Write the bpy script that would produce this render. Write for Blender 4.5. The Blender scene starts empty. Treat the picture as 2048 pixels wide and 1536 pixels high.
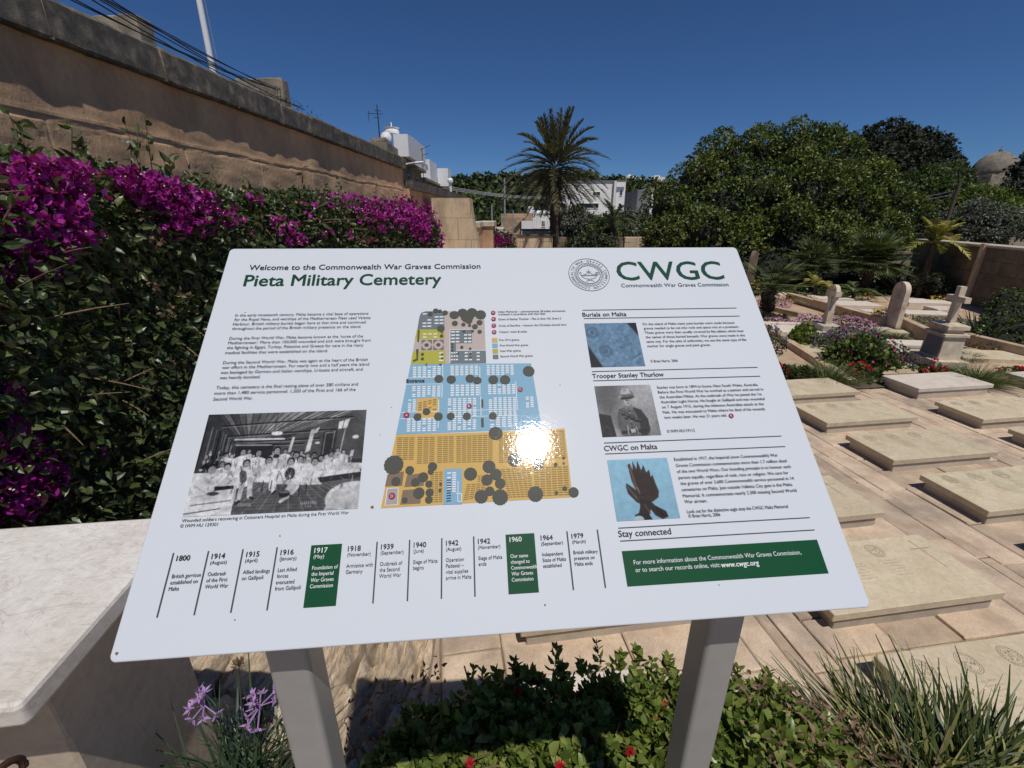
import bpy, math, random
import numpy as np
from mathutils import Vector, Matrix

R = math.radians
rng = np.random.default_rng(7)
random.seed(7)
C = bpy.context.scene.collection
sc = bpy.context.scene

# ---------------------------------------------------------------- camera, sky, sun, exposure
EYE = 2.15
FPX = 900.0
PITCH = math.atan((768 - 436) / FPX)
cam_data = bpy.data.cameras.new('camera')
cam_data.sensor_width = 36.0
cam_data.lens = 36.0 * FPX / 2048.0
cam_data.clip_start = 0.02
cam_data.clip_end = 3000
cam = bpy.data.objects.new('camera', cam_data)
C.objects.link(cam)
cam.location = (0, 0, EYE)
cam.rotation_euler = (R(90) - PITCH, 0, 0)
sc.camera = cam

SUN = Vector((0.159, -0.395, 0.9048)).normalized()
SUN_EL = math.asin(SUN.z)
SUN_AZ = math.atan2(SUN.x, SUN.y)
world = bpy.data.worlds.new('World')
sc.world = world
world.use_nodes = True
wn = world.node_tree
sky = wn.nodes.new('ShaderNodeTexSky')
sky.sky_type = 'NISHITA'
sky.sun_disc = False
sky.sun_elevation = SUN_EL
sky.sun_rotation = SUN_AZ
sky.altitude = 50
sky.air_density = 0.75
sky.dust_density = 0.15
sky.ozone_density = 3.5
wn.nodes['Background'].inputs['Strength'].default_value = 0.06
tintn = wn.nodes.new('ShaderNodeMix'); tintn.data_type = 'RGBA'; tintn.blend_type = 'MULTIPLY'
tintn.inputs[0].default_value = 1.0; tintn.inputs[7].default_value = (0.46, 0.70, 1.0, 1)
wn.links.new(sky.outputs['Color'], tintn.inputs[6]); wn.links.new(tintn.outputs[2], wn.nodes['Background'].inputs['Color'])

sun_data = bpy.data.lights.new('sun', 'SUN')
sun_data.energy = 3.3
sun_data.angle = R(0.53)
sun_data.color = (1.0, 0.955, 0.89)
sun = bpy.data.objects.new('sun', sun_data)
C.objects.link(sun)
sun.location = (3, -8, 20)
sun.rotation_euler = SUN.to_track_quat('Z', 'Y').to_euler()

sc.view_settings.view_transform = 'Standard'
sc.view_settings.look = 'None'
sc.view_settings.gamma = 1
sc.view_settings.exposure = 0.0
sc.cycles.max_bounces = 6
sc.cycles.diffuse_bounces = 4
sc.cycles.glossy_bounces = 2
sc.cycles.transmission_bounces = 3

# ---------------------------------------------------------------- places measured from the photograph
cp, sp = math.cos(PITCH), math.sin(PITCH)
def ray(px, py):
    x = (px - 1024) / FPX; y = -(py - 768) / FPX
    return np.array([x, cp + sp * y, -sp + cp * y])
EYEV = np.array([0, 0, EYE])
def P(px, py, z=0.0):
    d = ray(px, py); return EYEV + d * ((z - EYE) / d[2])
def D(px, py, Y):
    d = ray(px, py); return EYEV + d * (Y / d[1])
def X(px, py, x):
    d = ray(px, py); return EYEV + d * (x / d[0])
GA = R(8.3)
def G(u, v, z=0.0):          # the graves' own grid
    return np.array([u * math.cos(GA) - v * math.sin(GA), u * math.sin(GA) + v * math.cos(GA), z])
def Pg(px, py, z=0.0):
    p = P(px, py, z)
    return (p[0] * math.cos(GA) + p[1] * math.sin(GA), -p[0] * math.sin(GA) + p[1] * math.cos(GA))

# ---------------------------------------------------------------- mesh helpers
ORG = {}          # world place of each thing's base, so that parts can be written in world coordinates
class MB:
    def __init__(s):
        s.v = []; s.f = []; s.t = []; s.m = []; s.n = 0
    def add(s, V, F, tint=0.5, mat=0):
        V = np.asarray(V, float).reshape(-1, 3)
        for f in F: s.f.append(tuple(int(i) + s.n for i in f)); s.m.append(mat)
        s.v.append(V)
        t = np.full(len(V), tint, float) if np.isscalar(tint) else np.asarray(tint, float)
        s.t.append(t); s.n += len(V)
        return s
    def addn(s, V, F, tint, mat=0):      # V (N,k,3), F template faces
        N, k, _ = V.shape
        F = np.asarray(F)
        FF = (F[None] + (np.arange(N) * k)[:, None, None]).reshape(-1, F.shape[1]) + s.n
        s.f.extend(map(tuple, FF.tolist())); s.m.extend([mat] * len(FF))
        s.v.append(V.reshape(-1, 3)); s.t.append(np.repeat(tint, k)); s.n += N * k
        return s
    def build(s, name, mats, parent=None, smooth=False):
        me = bpy.data.meshes.new(name)
        V = np.concatenate(s.v) if s.v else np.zeros((0, 3))
        org = ORG.get(parent.name) if parent is not None else None
        if org is not None: V = V - org
        me.from_pydata(V.tolist(), [], s.f)
        if not isinstance(mats, (list, tuple)): mats = [mats]
        for m in mats: me.materials.append(m)
        me.polygons.foreach_set('material_index', np.array(s.m, dtype=np.int32))
        if smooth: me.polygons.foreach_set('use_smooth', np.ones(len(s.f), dtype=bool))
        a = me.attributes.new('tint', 'FLOAT', 'POINT')
        a.data.foreach_set('value', np.concatenate(s.t).astype(np.float32))
        me.update()
        o = bpy.data.objects.new(name, me)
        C.objects.link(o)
        if parent is not None:
            o.parent = parent
            if org is not None: ORG[o.name] = org
        return o

def tag(o, label=None, cat=None, group=None, kind=None):
    if label: o['label'] = label
    if cat: o['category'] = cat
    if group: o['group'] = group
    if kind: o['kind'] = kind
    return o
def thing(name, loc, label, cat, group=None):
    o = bpy.data.objects.new(name, None); C.objects.link(o)
    o.location = tuple(float(c) for c in loc); o.empty_display_size = 0.1
    ORG[o.name] = np.array(loc, float)
    return tag(o, label, cat, group)

BOXF = [(0, 3, 2, 1), (4, 5, 6, 7), (0, 1, 5, 4), (1, 2, 6, 5), (2, 3, 7, 6), (3, 0, 4, 7)]
def boxv(x0, x1, y0, y1, z0, z1):
    return np.array([(x0, y0, z0), (x1, y0, z0), (x1, y1, z0), (x0, y1, z0), (x0, y0, z1), (x1, y0, z1), (x1, y1, z1), (x0, y1, z1)], float)
def rot(V, a, o=(0, 0)):
    V = np.array(V, float); x = V[..., 0] - o[0]; y = V[..., 1] - o[1]
    V[..., 0] = o[0] + x * math.cos(a) - y * math.sin(a); V[..., 1] = o[1] + x * math.sin(a) + y * math.cos(a)
    return V
def box(mb, x0, x1, y0, y1, z0, z1, ang=0, o=(0, 0), tint=0.5, mat=0):
    mb.add(rot(boxv(x0, x1, y0, y1, z0, z1), ang, o), BOXF, tint, mat)
def cbox(mb, x0, x1, y0, y1, z0, z1, c=0.008, ang=0, o=(0, 0), tint=0.5, mat=0, jit=0.0):
    """box with chamfered top edges and upright corners"""
    def ring(i, z):
        a = [(x0 + i + c, y0 + i), (x1 - i - c, y0 + i), (x1 - i, y0 + i + c), (x1 - i, y1 - i - c), (x1 - i - c, y1 - i), (x0 + i + c, y1 - i), (x0 + i, y1 - i - c), (x0 + i, y0 + i + c)]
        return [(p[0] + random.uniform(-jit, jit), p[1] + random.uniform(-jit, jit), z) for p in a]
    V = ring(0, z0) + ring(0, z1 - c) + ring(c, z1)
    F = []
    for r in (0, 8):
        for k in range(8): F.append((r + k, r + (k + 1) % 8, r + 8 + (k + 1) % 8, r + 8 + k))
    F.append(tuple(range(16, 24))); F.append(tuple(range(7, -1, -1)))
    mb.add(rot(np.array(V), ang, o), F, tint, mat)
def tube(mb, pts, rad, n=8, tint=0.5, mat=0, cap=True):
    pts = [np.array(p, float) for p in pts]
    if np.isscalar(rad): rad = [rad] * len(pts)
    V = []; up = np.array([0.13, 0.21, 0.97])
    for i, p in enumerate(pts):
        d = pts[min(i + 1, len(pts) - 1)] - pts[max(i - 1, 0)]; d = d / (np.linalg.norm(d) + 1e-9)
        a = np.cross(d, up)
        if np.linalg.norm(a) < 0.2: a = np.cross(d, np.array([1.0, 0.1, 0]))
        a /= np.linalg.norm(a); b = np.cross(d, a)
        for k in range(n):
            t = 2 * math.pi * k / n
            V.append(p + rad[i] * (math.cos(t) * a + math.sin(t) * b))
    F = []
    for i in range(len(pts) - 1):
        for k in range(n):
            F.append((i * n + k, i * n + (k + 1) % n, (i + 1) * n + (k + 1) % n, (i + 1) * n + k))
    if cap:
        F.append(tuple(range(n - 1, -1, -1))); F.append(tuple((len(pts) - 1) * n + k for k in range(n)))
    mb.add(np.array(V), F, tint, mat)
def lathe(mb, c, prof, n=24, tint=0.5, mat=0):
    V = []
    for r, z in prof:
        for k in range(n):
            t = 2 * math.pi * k / n; V.append((c[0] + r * math.cos(t), c[1] + r * math.sin(t), c[2] + z))
    F = []
    for i in range(len(prof) - 1):
        for k in range(n): F.append((i * n + k, i * n + (k + 1) % n, (i + 1) * n + (k + 1) % n, (i + 1) * n + k))
    F.append(tuple(range(n - 1, -1, -1))); F.append(tuple((len(prof) - 1) * n + k for k in range(n)))
    mb.add(np.array(V), F, tint, mat)
def prism(mb, prof, o, ex, ez, en, t, tint=0.5, mat=0):
    """outline prof (list of (a,b)) in plane ex,ez extruded along en by t"""
    o, ex, ez, en = (np.array(q, float) for q in (o, ex, ez, en))
    n = len(prof)
    V = [o + a * ex + b * ez for a, b in prof] + [o + a * ex + b * ez + t * en for a, b in prof]
    F = [tuple(range(n - 1, -1, -1)), tuple(range(n, 2 * n))] + [(k, (k + 1) % n, n + (k + 1) % n, n + k) for k in range(n)]
    mb.add(np.array(V), F, tint, mat)

def unit(a): return a / (np.linalg.norm(a, axis=-1, keepdims=True) + 1e-9)
LEAF_F = [(0, 2, 1), (2, 4, 1), (0, 1, 3), (3, 1, 4)]
def leaves(mb, pos, direc, size, width=0.5, fold=0.12, droop=0.15, tint=None, mat=0, face=None, facew=0.0):
    """pointed folded leaves; pos (N,3), direc (N,3) growth directions, size (N,)"""
    N = len(pos)
    d = unit(direc)
    rnd = unit(rng.normal(size=(N, 3)) + (facew * face if face is not None else 0))
    s = unit(np.cross(d, rnd)); n = np.cross(s, d)
    if face is not None: n = np.where((n * face).sum(1, keepdims=True) < 0, -n, n)
    L = np.asarray(size).reshape(N, 1) * np.ones((N, 1))
    w = L * width * 0.5
    base = pos; mid = pos + d * L * 0.5 - n * L * fold * 0.4
    tip = pos + d * L - n * L * droop
    l = pos + d * L * 0.42 + s * w + n * L * fold; r = pos + d * L * 0.42 - s * w + n * L * fold
    V = np.stack([base, mid, l, r, tip], 1)
    if tint is None: tint = rng.random(N)
    mb.addn(V, LEAF_F, tint, mat)
LEAF2_F = [(0, 4, 1), (0, 1, 5), (4, 6, 2, 1), (1, 2, 7, 5), (6, 3, 2), (2, 3, 7)]
def leaves2(mb, pos, direc, size, width=0.5, fold=0.1, droop=0.15, tint=None, mat=0, face=None, facew=0.0):
    """rounder leaves with two pairs of edge points, for plants close to the viewer"""
    N = len(pos); d = unit(direc)
    rnd = unit(rng.normal(size=(N, 3)) + (facew * face if face is not None else 0))
    s = unit(np.cross(d, rnd)); n = np.cross(s, d)
    if face is not None: n = np.where((n * face).sum(1, keepdims=True) < 0, -n, n)
    L = np.asarray(size).reshape(N, 1) * np.ones((N, 1)); w = L * width * 0.5; up = n * L
    dr = lambda t: up * droop * t * t
    m1, m2 = pos + d * L * .33 - dr(.33), pos + d * L * .7 - dr(.7)
    V = np.stack([pos, m1, m2, pos + d * L - dr(1.0), m1 + s * w - d * L * .03 + up * fold, m1 - s * w - d * L * .03 + up * fold, m2 + s * w * .72 + up * fold * .8, m2 - s * w * .72 + up * fold * .8], 1)
    if tint is None: tint = rng.random(N)
    for k in ((0, 1), (4, 5)): pass
    nt = [f for f in LEAF2_F if len(f) == 3]; nq = [f for f in LEAF2_F if len(f) == 4]
    mb.addn(V, nt, tint, mat)
    base = mb.n - N * 8; FF = (np.array(nq)[None] + (np.arange(N) * 8)[:, None, None]).reshape(-1, 4) + base
    mb.f.extend(map(tuple, FF.tolist())); mb.m.extend([mat] * len(FF))
def quads(mb, pos, nrm, size, tint=None, mat=0, asp=1.0):
    N = len(pos); n = unit(nrm); s = unit(np.cross(n, rng.normal(size=(N, 3)))); t = np.cross(n, s)
    L = np.asarray(size).reshape(-1, 1) * np.ones((N, 1)) * 0.5
    b = n * L * 0.35
    V = np.stack([pos - s * L * asp, pos - t * L + b, pos + s * L * asp, pos + t * L + b], 1)
    if tint is None: tint = rng.random(N)
    mb.addn(V, [(0, 1, 2), (0, 2, 3)], tint, mat)
def blades(mb, base, direc, length, width, bend=0.5, seg=4, tint=None, mat=0, blunt=False):
    N = len(base); d = unit(direc)
    out = d.copy(); out[:, 2] = 0; out = unit(out + 1e-6)
    s = unit(np.cross(d, np.array([0, 0, 1.0]) + rng.normal(size=(N, 3)) * 0.25))
    L = np.asarray(length).reshape(N, 1); B = np.asarray(bend).reshape(-1, 1) * np.ones((N, 1)); W = np.asarray(width).reshape(-1, 1) * np.ones((N, 1))
    V = []
    for k in range(seg + 1):
        t = k / seg
        c = base + d * L * t + (out * 0.5 - np.array([0, 0, 1.0]) * 0.55) * B * L * t * t
        w = W * ((1 - t ** 2.6) * .5 if blunt else (1 - t) ** 0.6 * 0.5) if k < seg else W * (.10 if blunt else 0.02)
        V += [c - s * w, c + s * w]
    V = np.stack(V, 1)
    F = [(2 * k, 2 * k + 1, 2 * k + 3, 2 * k + 2) for k in range(seg)]
    if tint is None: tint = rng.random(N)
    mb.addn(V, F, tint, mat)
def sphere_pts(N):
    return unit(rng.normal(size=(N, 3)))
def lumpy(p, freq, seed):
    """cheap smooth 3-D noise in -1..1"""
    r = np.random.default_rng(seed); out = 0
    for k in range(5):
        w = r.normal(size=3); w = w / np.linalg.norm(w) * freq * (0.7 + 0.5 * k); ph = r.random() * 6.28
        out = out + np.sin(p @ w + ph) / (1 + 0.35 * k)
    return out / 2.4

# ---------------------------------------------------------------- materials
def newmat(name):
    m = bpy.data.materials.new(name); m.use_nodes = True
    nt = m.node_tree; b = nt.nodes['Principled BSDF']
    return m, nt, b
def N_(nt, typ, **kw):
    n = nt.nodes.new(typ)
    for k, v in kw.items():
        if k in n.inputs: n.inputs[k].default_value = v
        else: setattr(n, k, v)
    return n
def ramp(nt, stops, fac):
    r = nt.nodes.new('ShaderNodeValToRGB')
    while len(r.color_ramp.elements) < len(stops): r.color_ramp.elements.new(0.5)
    for e, (p, c) in zip(r.color_ramp.elements, stops):
        e.position = p; e.color = (*c, 1)
    nt.links.new(fac, r.inputs['Fac'])
    return r.outputs['Color']
def noise(nt, scale, detail=4, rough=0.55, vec=None, dist=0.0):
    n = N_(nt, 'ShaderNodeTexNoise', Scale=scale, Detail=detail, Roughness=rough, Distortion=dist)
    if vec is not None: nt.links.new(vec, n.inputs['Vector'])
    return n.outputs['Fac']
def wpos(nt, scale=(1, 1, 1), rotz=0.0):
    g = nt.nodes.new('ShaderNodeNewGeometry')
    m = nt.nodes.new('ShaderNodeMapping'); m.inputs['Scale'].default_value = scale; m.inputs['Rotation'].default_value = (0, 0, rotz)
    nt.links.new(g.outputs['Position'], m.inputs['Vector'])
    return m.outputs['Vector']
def mix(nt, a, b, fac, mode='MIX'):
    m = nt.nodes.new('ShaderNodeMix'); m.data_type = 'RGBA'; m.blend_type = mode
    for s, v in ((m.inputs[0], fac), (m.inputs[6], a), (m.inputs[7], b)):
        if hasattr(v, 'is_output'): nt.links.new(v, s)
        elif isinstance(v, (int, float)): s.default_value = v
        else: s.default_value = (*v, 1)
    return m.outputs[2]
def attr(nt, name='tint'):
    a = nt.nodes.new('ShaderNodeAttribute'); a.attribute_name = name
    return a
def bump(nt, b, h, strength, dist):
    n = N_(nt, 'ShaderNodeBump', Strength=strength, Distance=dist)
    nt.links.new(h, n.inputs['Height']); nt.links.new(n.outputs['Normal'], b.inputs['Normal'])
    return n
def mathn(nt, op, a, b=0.0):
    m = nt.nodes.new('ShaderNodeMath'); m.operation = op
    for s, v in ((m.inputs[0], a), (m.inputs[1], b)):
        if hasattr(v, 'is_output'): nt.links.new(v, s)
        else: s.default_value = v
    return m.outputs[0]

def stone(name, c1, c2, c3=None, scale=6.0, bumpd=0.006, rough=0.85, tintamt=0.25, stain=None, stainscale=1.5, vecscale=(1, 1, 1), veins=None):
    m, nt, b = newmat(name)
    v = wpos(nt, vecscale)
    n1 = noise(nt, scale, 6, 0.6, v)
    c3 = c3 or tuple((x + y) / 2 for x, y in zip(c1, c2))
    col = ramp(nt, [(0.3, c1), (0.5, c3), (0.72, c2)], n1)
    if stain:
        n2 = noise(nt, stainscale, 5, 0.62, v, 0.4)
        f = ramp(nt, [(0.48, (0, 0, 0)), (0.68, (1, 1, 1))], n2)
        col = mix(nt, col, stain, mathn(nt, 'MULTIPLY', f, 0.75))
    if veins:
        n4 = noise(nt, 7.0, 8, 0.6, wpos(nt, (1.0, 3.4, 3.0), 0.6), 2.2)
        f = ramp(nt, [(0.485, (0, 0, 0)), (0.5, (1, 1, 1)), (0.515, (0, 0, 0))], n4)
        col = mix(nt, col, veins, mathn(nt, 'MULTIPLY', f, 0.55))
    t = attr(nt).outputs['Fac']
    k = mathn(nt, 'ADD', mathn(nt, 'MULTIPLY', t, 2 * tintamt), 1 - tintamt)
    comb = nt.nodes.new('ShaderNodeCombineColor')
    for i in range(3): nt.links.new(k, comb.inputs[i])
    col = mix(nt, col, comb.outputs[0], 1.0, 'MULTIPLY')
    fine = noise(nt, scale * 14, 5, 0.7, v)
    sp_ = ramp(nt, [(0.3, (0.75, 0.75, 0.75)), (0.6, (1.08, 1.08, 1.08))], fine)
    col = mix(nt, col, sp_, 0.6, 'MULTIPLY')
    nt.links.new(col, b.inputs['Base Color'])
    b.inputs['Roughness'].default_value = rough
    h = mathn(nt, 'ADD', mathn(nt, 'MULTIPLY', n1, 1.0), mathn(nt, 'MULTIPLY', fine, 0.45))
    bump(nt, b, h, 0.8, bumpd)
    return m

def leafmat(name, stops, trans=0.25, rough=0.45, spec=0.4):
    m, nt, b = newmat(name)
    col = ramp(nt, stops, attr(nt).outputs['Fac'])
    nt.links.new(col, b.inputs['Base Color'])
    b.inputs['Roughness'].default_value = rough
    b.inputs['Specular IOR Level'].default_value = spec
    if trans > 0:
        t = nt.nodes.new('ShaderNodeBsdfTranslucent'); nt.links.new(mix(nt, col, (1.0, 1.15, 0.35), 1.0, 'MULTIPLY'), t.inputs['Color'])
        ms = nt.nodes.new('ShaderNodeMixShader'); ms.inputs[0].default_value = trans
        nt.links.new(b.outputs[0], ms.inputs[1]); nt.links.new(t.outputs[0], ms.inputs[2])
        nt.links.new(ms.outputs[0], nt.nodes['Material Output'].inputs['Surface'])
    return m
def plain(name, col, rough=0.6, metal=0.0, var=0.15, scale=8.0, bumpd=0.0):
    m, nt, b = newmat(name)
    n = noise(nt, scale, 5, 0.6, wpos(nt))
    lo = tuple(c * (1 - var) for c in col); hi = tuple(min(1, c * (1 + var)) for c in col)
    nt.links.new(ramp(nt, [(0.3, lo), (0.7, hi)], n), b.inputs['Base Color'])
    b.inputs['Roughness'].default_value = rough; b.inputs['Metallic'].default_value = metal
    if bumpd: bump(nt, b, n, 0.5, bumpd)
    return m

M = {}
M['paver'] = stone('paver_limestone', (0.42, 0.305, 0.21), (0.65, 0.51, 0.37), scale=6, bumpd=0.009, stain=(0.27, 0.215, 0.165), stainscale=2.2, tintamt=0.2)
M['mortar'] = stone('mortar', (0.16, 0.11, 0.07), (0.3, 0.22, 0.15), scale=20, bumpd=0.004)
M['slab'] = stone('grave_limestone', (0.5, 0.405, 0.27), (0.68, 0.57, 0.41), scale=3.2, bumpd=0.0015, stain=(0.4, 0.35, 0.22), stainscale=3.2, tintamt=0.15)
M['slab_pale'] = stone('pale_grave_limestone', (0.58, 0.5, 0.42), (0.72, 0.63, 0.53), scale=8, bumpd=0.001, tintamt=0.1)
M['engrave'] = stone('engraved_limestone', (0.29, 0.235, 0.155), (0.4, 0.33, 0.23), scale=9, bumpd=0.001, tintamt=0.1)
M['plinth'] = stone('plinth_stone', (0.40, 0.35, 0.28), (0.55, 0.48, 0.39), scale=7, bumpd=0.002, tintamt=0.12)
M['wall'] = stone('wall_render', (0.50, 0.30, 0.165), (0.70, 0.455, 0.26), scale=2.2, bumpd=0.012, stain=(0.3, 0.21, 0.135), stainscale=1.2, tintamt=0.22, vecscale=(1, 1, 0.6))
M['coping'] = stone('lichen_coping', (0.06, 0.055, 0.048), (0.26, 0.215, 0.16), (0.105, 0.095, 0.078), scale=11, bumpd=0.012, stain=(0.04, 0.04, 0.038), stainscale=4, tintamt=0.35)
M['ashlar'] = stone('ashlar_stone', (0.5, 0.37, 0.235), (0.74, 0.58, 0.39), scale=3.2, bumpd=0.01, stain=(0.2, 0.175, 0.125), stainscale=2.0, tintamt=0.12, vecscale=(1, 1, 0.3))
M['darkwall'] = stone('weathered_wall', (0.1, 0.075, 0.05), (0.26, 0.19, 0.12), scale=2.0, bumpd=0.01, stain=(0.06, 0.05, 0.04), stainscale=1.0, tintamt=0.2)
M['rock'] = stone('flaking_rock', (0.34, 0.25, 0.16), (0.66, 0.53, 0.38), scale=9, bumpd=0.012, stain=(0.3, 0.23, 0.16), stainscale=5, tintamt=0.35, vecscale=(1.3, 0.6, 0.8))
M['marble'] = stone('pale_marble', (0.64, 0.585, 0.53), (0.8, 0.765, 0.72), (0.76, 0.72, 0.675), scale=4, bumpd=0.0004, rough=0.42, tintamt=0.02, veins=(0.4, 0.33, 0.27), stain=(0.64, 0.58, 0.5), stainscale=3)
M['pier'] = stone('pier_render', (0.42, 0.34, 0.25), (0.52, 0.43, 0.32), scale=3, bumpd=0.003, tintamt=0.06)
M['monument'] = stone('monument_stone', (0.55, 0.455, 0.34), (0.74, 0.635, 0.49), scale=5, bumpd=0.003, stain=(0.36, 0.24, 0.13), stainscale=4, tintamt=0.08)
M['kerb'] = stone('kerb_limestone', (0.36, 0.25, 0.155), (0.58, 0.44, 0.3), scale=5, bumpd=0.006, tintamt=0.2)
M['earth'] = stone('earth', (0.10, 0.07, 0.045), (0.22, 0.155, 0.1), scale=9, bumpd=0.02)
M['ground'] = stone('dry_ground', (0.12, 0.1, 0.06), (0.25, 0.2, 0.13), scale=0.3, bumpd=0.02)
M['white_wall'] = plain('white_paint', (0.8, 0.8, 0.8), 0.7, var=0.05, scale=1.5)
M['cream_wall'] = plain('cream_render', (0.88, 0.855, 0.82), 0.8, var=0.1, scale=0.8)
M['grey_wall'] = plain('grey_render', (0.2, 0.2, 0.21), 0.85, var=0.2, scale=0.6)
M['old_facade'] = stone('old_facade', (0.15, 0.125, 0.1), (0.35, 0.29, 0.22), scale=0.8, bumpd=0.02, stain=(0.09, 0.08, 0.07), stainscale=0.6)
M['pink_stone'] = stone('pink_stone', (0.4, 0.27, 0.17), (0.56, 0.4, 0.27), scale=1.5, bumpd=0.03)
M['glass'] = plain('dark_glass', (0.02, 0.023, 0.028), 0.15, var=0.3)
M['steel'] = plain('grey_steel', (0.42, 0.43, 0.44), 0.5, 0.4)
M['black'] = plain('black_rubber', (0.012, 0.012, 0.013), 0.6)
M['rust'] = plain('rusty_iron', (0.055, 0.024, 0.016), 0.8, 0.3, var=0.5, scale=40)
M['post'] = plain('post_paint', (0.325, 0.315, 0.295), 0.42, 0.0, var=0.05, scale=30, bumpd=0.0002)
M['bark'] = stone('bark', (0.05, 0.035, 0.025), (0.14, 0.105, 0.075), scale=8, bumpd=0.03, vecscale=(2, 2, 0.5))
M['twig'] = plain('dry_twig', (0.16, 0.105, 0.06), 0.85, var=0.4, scale=50)

G3 = lambda a, b, c: [(0.0, a), (0.55, b), (1.0, c)]
M['boug_leaf'] = leafmat('bougainvillea_leaf', G3((0.022, 0.035, 0.012), (0.062, 0.09, 0.026), (0.17, 0.205, 0.07)), 0.22, 0.38, 0.5)
M['bract'] = leafmat('bougainvillea_bract', G3((0.2, 0.01, 0.14), (0.42, 0.022, 0.34), (0.68, 0.12, 0.6)), 0.35, 0.6, 0.2)
M['eyelet'] = plain('cream_floret', (0.75, 0.68, 0.42), 0.7)
M['deadbract'] = leafmat('faded_bract', G3((0.16, 0.09, 0.06), (0.26, 0.17, 0.11), (0.36, 0.25, 0.16)), 0.2, 0.7, 0.2)
M['ice_leaf'] = leafmat('succulent_leaf', G3((0.06, 0.10, 0.02), (0.16, 0.215, 0.04), (0.32, 0.34, 0.10)), 0.15, 0.36, 0.5)
M['redflower'] = leafmat('red_petal', G3((0.42, 0.01, 0.012), (0.6, 0.015, 0.03), (0.65, 0.04, 0.08)), 0.2, 0.5, 0.3)
M['grass'] = leafmat('grass_blade', G3((0.032, 0.052, 0.018), (0.105, 0.135, 0.042), (0.42, 0.38, 0.14)), 0.2, 0.4, 0.45)
M['garlic'] = leafmat('garlic_leaf', G3((0.025, 0.05, 0.025), (0.055, 0.09, 0.04), (0.15, 0.17, 0.08)), 0.2, 0.4, 0.45)
M['lilac'] = leafmat('lilac_petal', G3((0.36, 0.2, 0.5), (0.5, 0.3, 0.62), (0.62, 0.42, 0.72)), 0.3, 0.5, 0.2)
M['pinkflower'] = leafmat('pink_petal', G3((0.45, 0.18, 0.36), (0.6, 0.3, 0.5), (0.7, 0.5, 0.62)), 0.25, 0.5, 0.2)
M['purpleflower'] = leafmat('purple_petal', G3((0.045, 0.025, 0.075), (0.12, 0.075, 0.165), (0.34, 0.28, 0.40)), 0.25, 0.5, 0.2)
M['magentaflower'] = leafmat('magenta_petal', G3((0.45, 0.02, 0.12), (0.6, 0.05, 0.2), (0.62, 0.12, 0.28)), 0.25, 0.5, 0.2)
M['yellowflower'] = leafmat('yellow_petal', G3((0.6, 0.28, 0.01), (0.75, 0.45, 0.02), (0.8, 0.55, 0.06)), 0.25, 0.5, 0.2)
M['whiteflower'] = leafmat('white_petal', G3((0.6, 0.6, 0.5), (0.75, 0.75, 0.68), (0.8, 0.8, 0.75)), 0.25, 0.5, 0.2)
M['ficus'] = leafmat('ficus_leaf', G3((0.025, 0.04, 0.009), (0.115, 0.15, 0.027), (0.27, 0.29, 0.07)), 0.22, 0.42, 0.35)
M['midgreen'] = leafmat('mid_green_leaf', G3((0.03, 0.05, 0.014), (0.075, 0.11, 0.025), (0.16, 0.2, 0.05)), 0.25, 0.5, 0.3)
M['bright'] = leafmat('bright_leaf', G3((0.06, 0.09, 0.015), (0.14, 0.19, 0.03), (0.22, 0.27, 0.06)), 0.3, 0.5, 0.3)
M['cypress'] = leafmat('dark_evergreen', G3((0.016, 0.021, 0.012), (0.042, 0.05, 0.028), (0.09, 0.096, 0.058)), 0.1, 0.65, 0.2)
M['olive'] = leafmat('olive_leaf', G3((0.05, 0.062, 0.042), (0.145, 0.16, 0.112), (0.27, 0.285, 0.22)), 0.12, 0.5, 0.35)
M['palm'] = leafmat('palm_leaflet', G3((0.05, 0.06, 0.028), (0.16, 0.155, 0.08), (0.36, 0.31, 0.19)), 0.12, 0.4, 0.45)
M['fan'] = leafmat('fan_leaf', G3((0.045, 0.07, 0.028), (0.12, 0.155, 0.055), (0.28, 0.3, 0.14)), 0.15, 0.38, 0.45)
M['yellowfrond'] = leafmat('yellow_frond', G3((0.16, 0.17, 0.03), (0.42, 0.38, 0.10), (0.62, 0.56, 0.26)), 0.25, 0.5, 0.3)
M['hedgegreen'] = leafmat('shrub_leaf', G3((0.018, 0.032, 0.01), (0.06, 0.088, 0.024), (0.15, 0.185, 0.055)), 0.2, 0.42, 0.4)
M['hill'] = leafmat('hill_leaf', G3((0.024, 0.04, 0.014), (0.075, 0.105, 0.03), (0.15, 0.185, 0.06)), 0.1, 0.6, 0.2)

# ================================================================ SETTING: ground, paving, terrace
mb = MB(); n = 40
xs = np.linspace(-700, 700, n); 
gv = [(x, y, -0.06) for y in np.linspace(-300, 1100, n) for x in xs]
mb.add(np.array(gv), [(j * n + i, j * n + i + 1, (j + 1) * n + i + 1, (j + 1) * n + i) for j in range(n - 1) for i in range(n - 1)])
tag(mb.build('ground', M['ground']), kind='structure')

mb = MB(); mb.add([G(-3, 0.2, -0.018), G(12, 0.2, -0.018), G(12, 5.4, -0.018), G(-3, 5.4, -0.018)], [(0, 1, 2, 3)])
tag(mb.build('paving_bed', M['mortar']), kind='structure')

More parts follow.
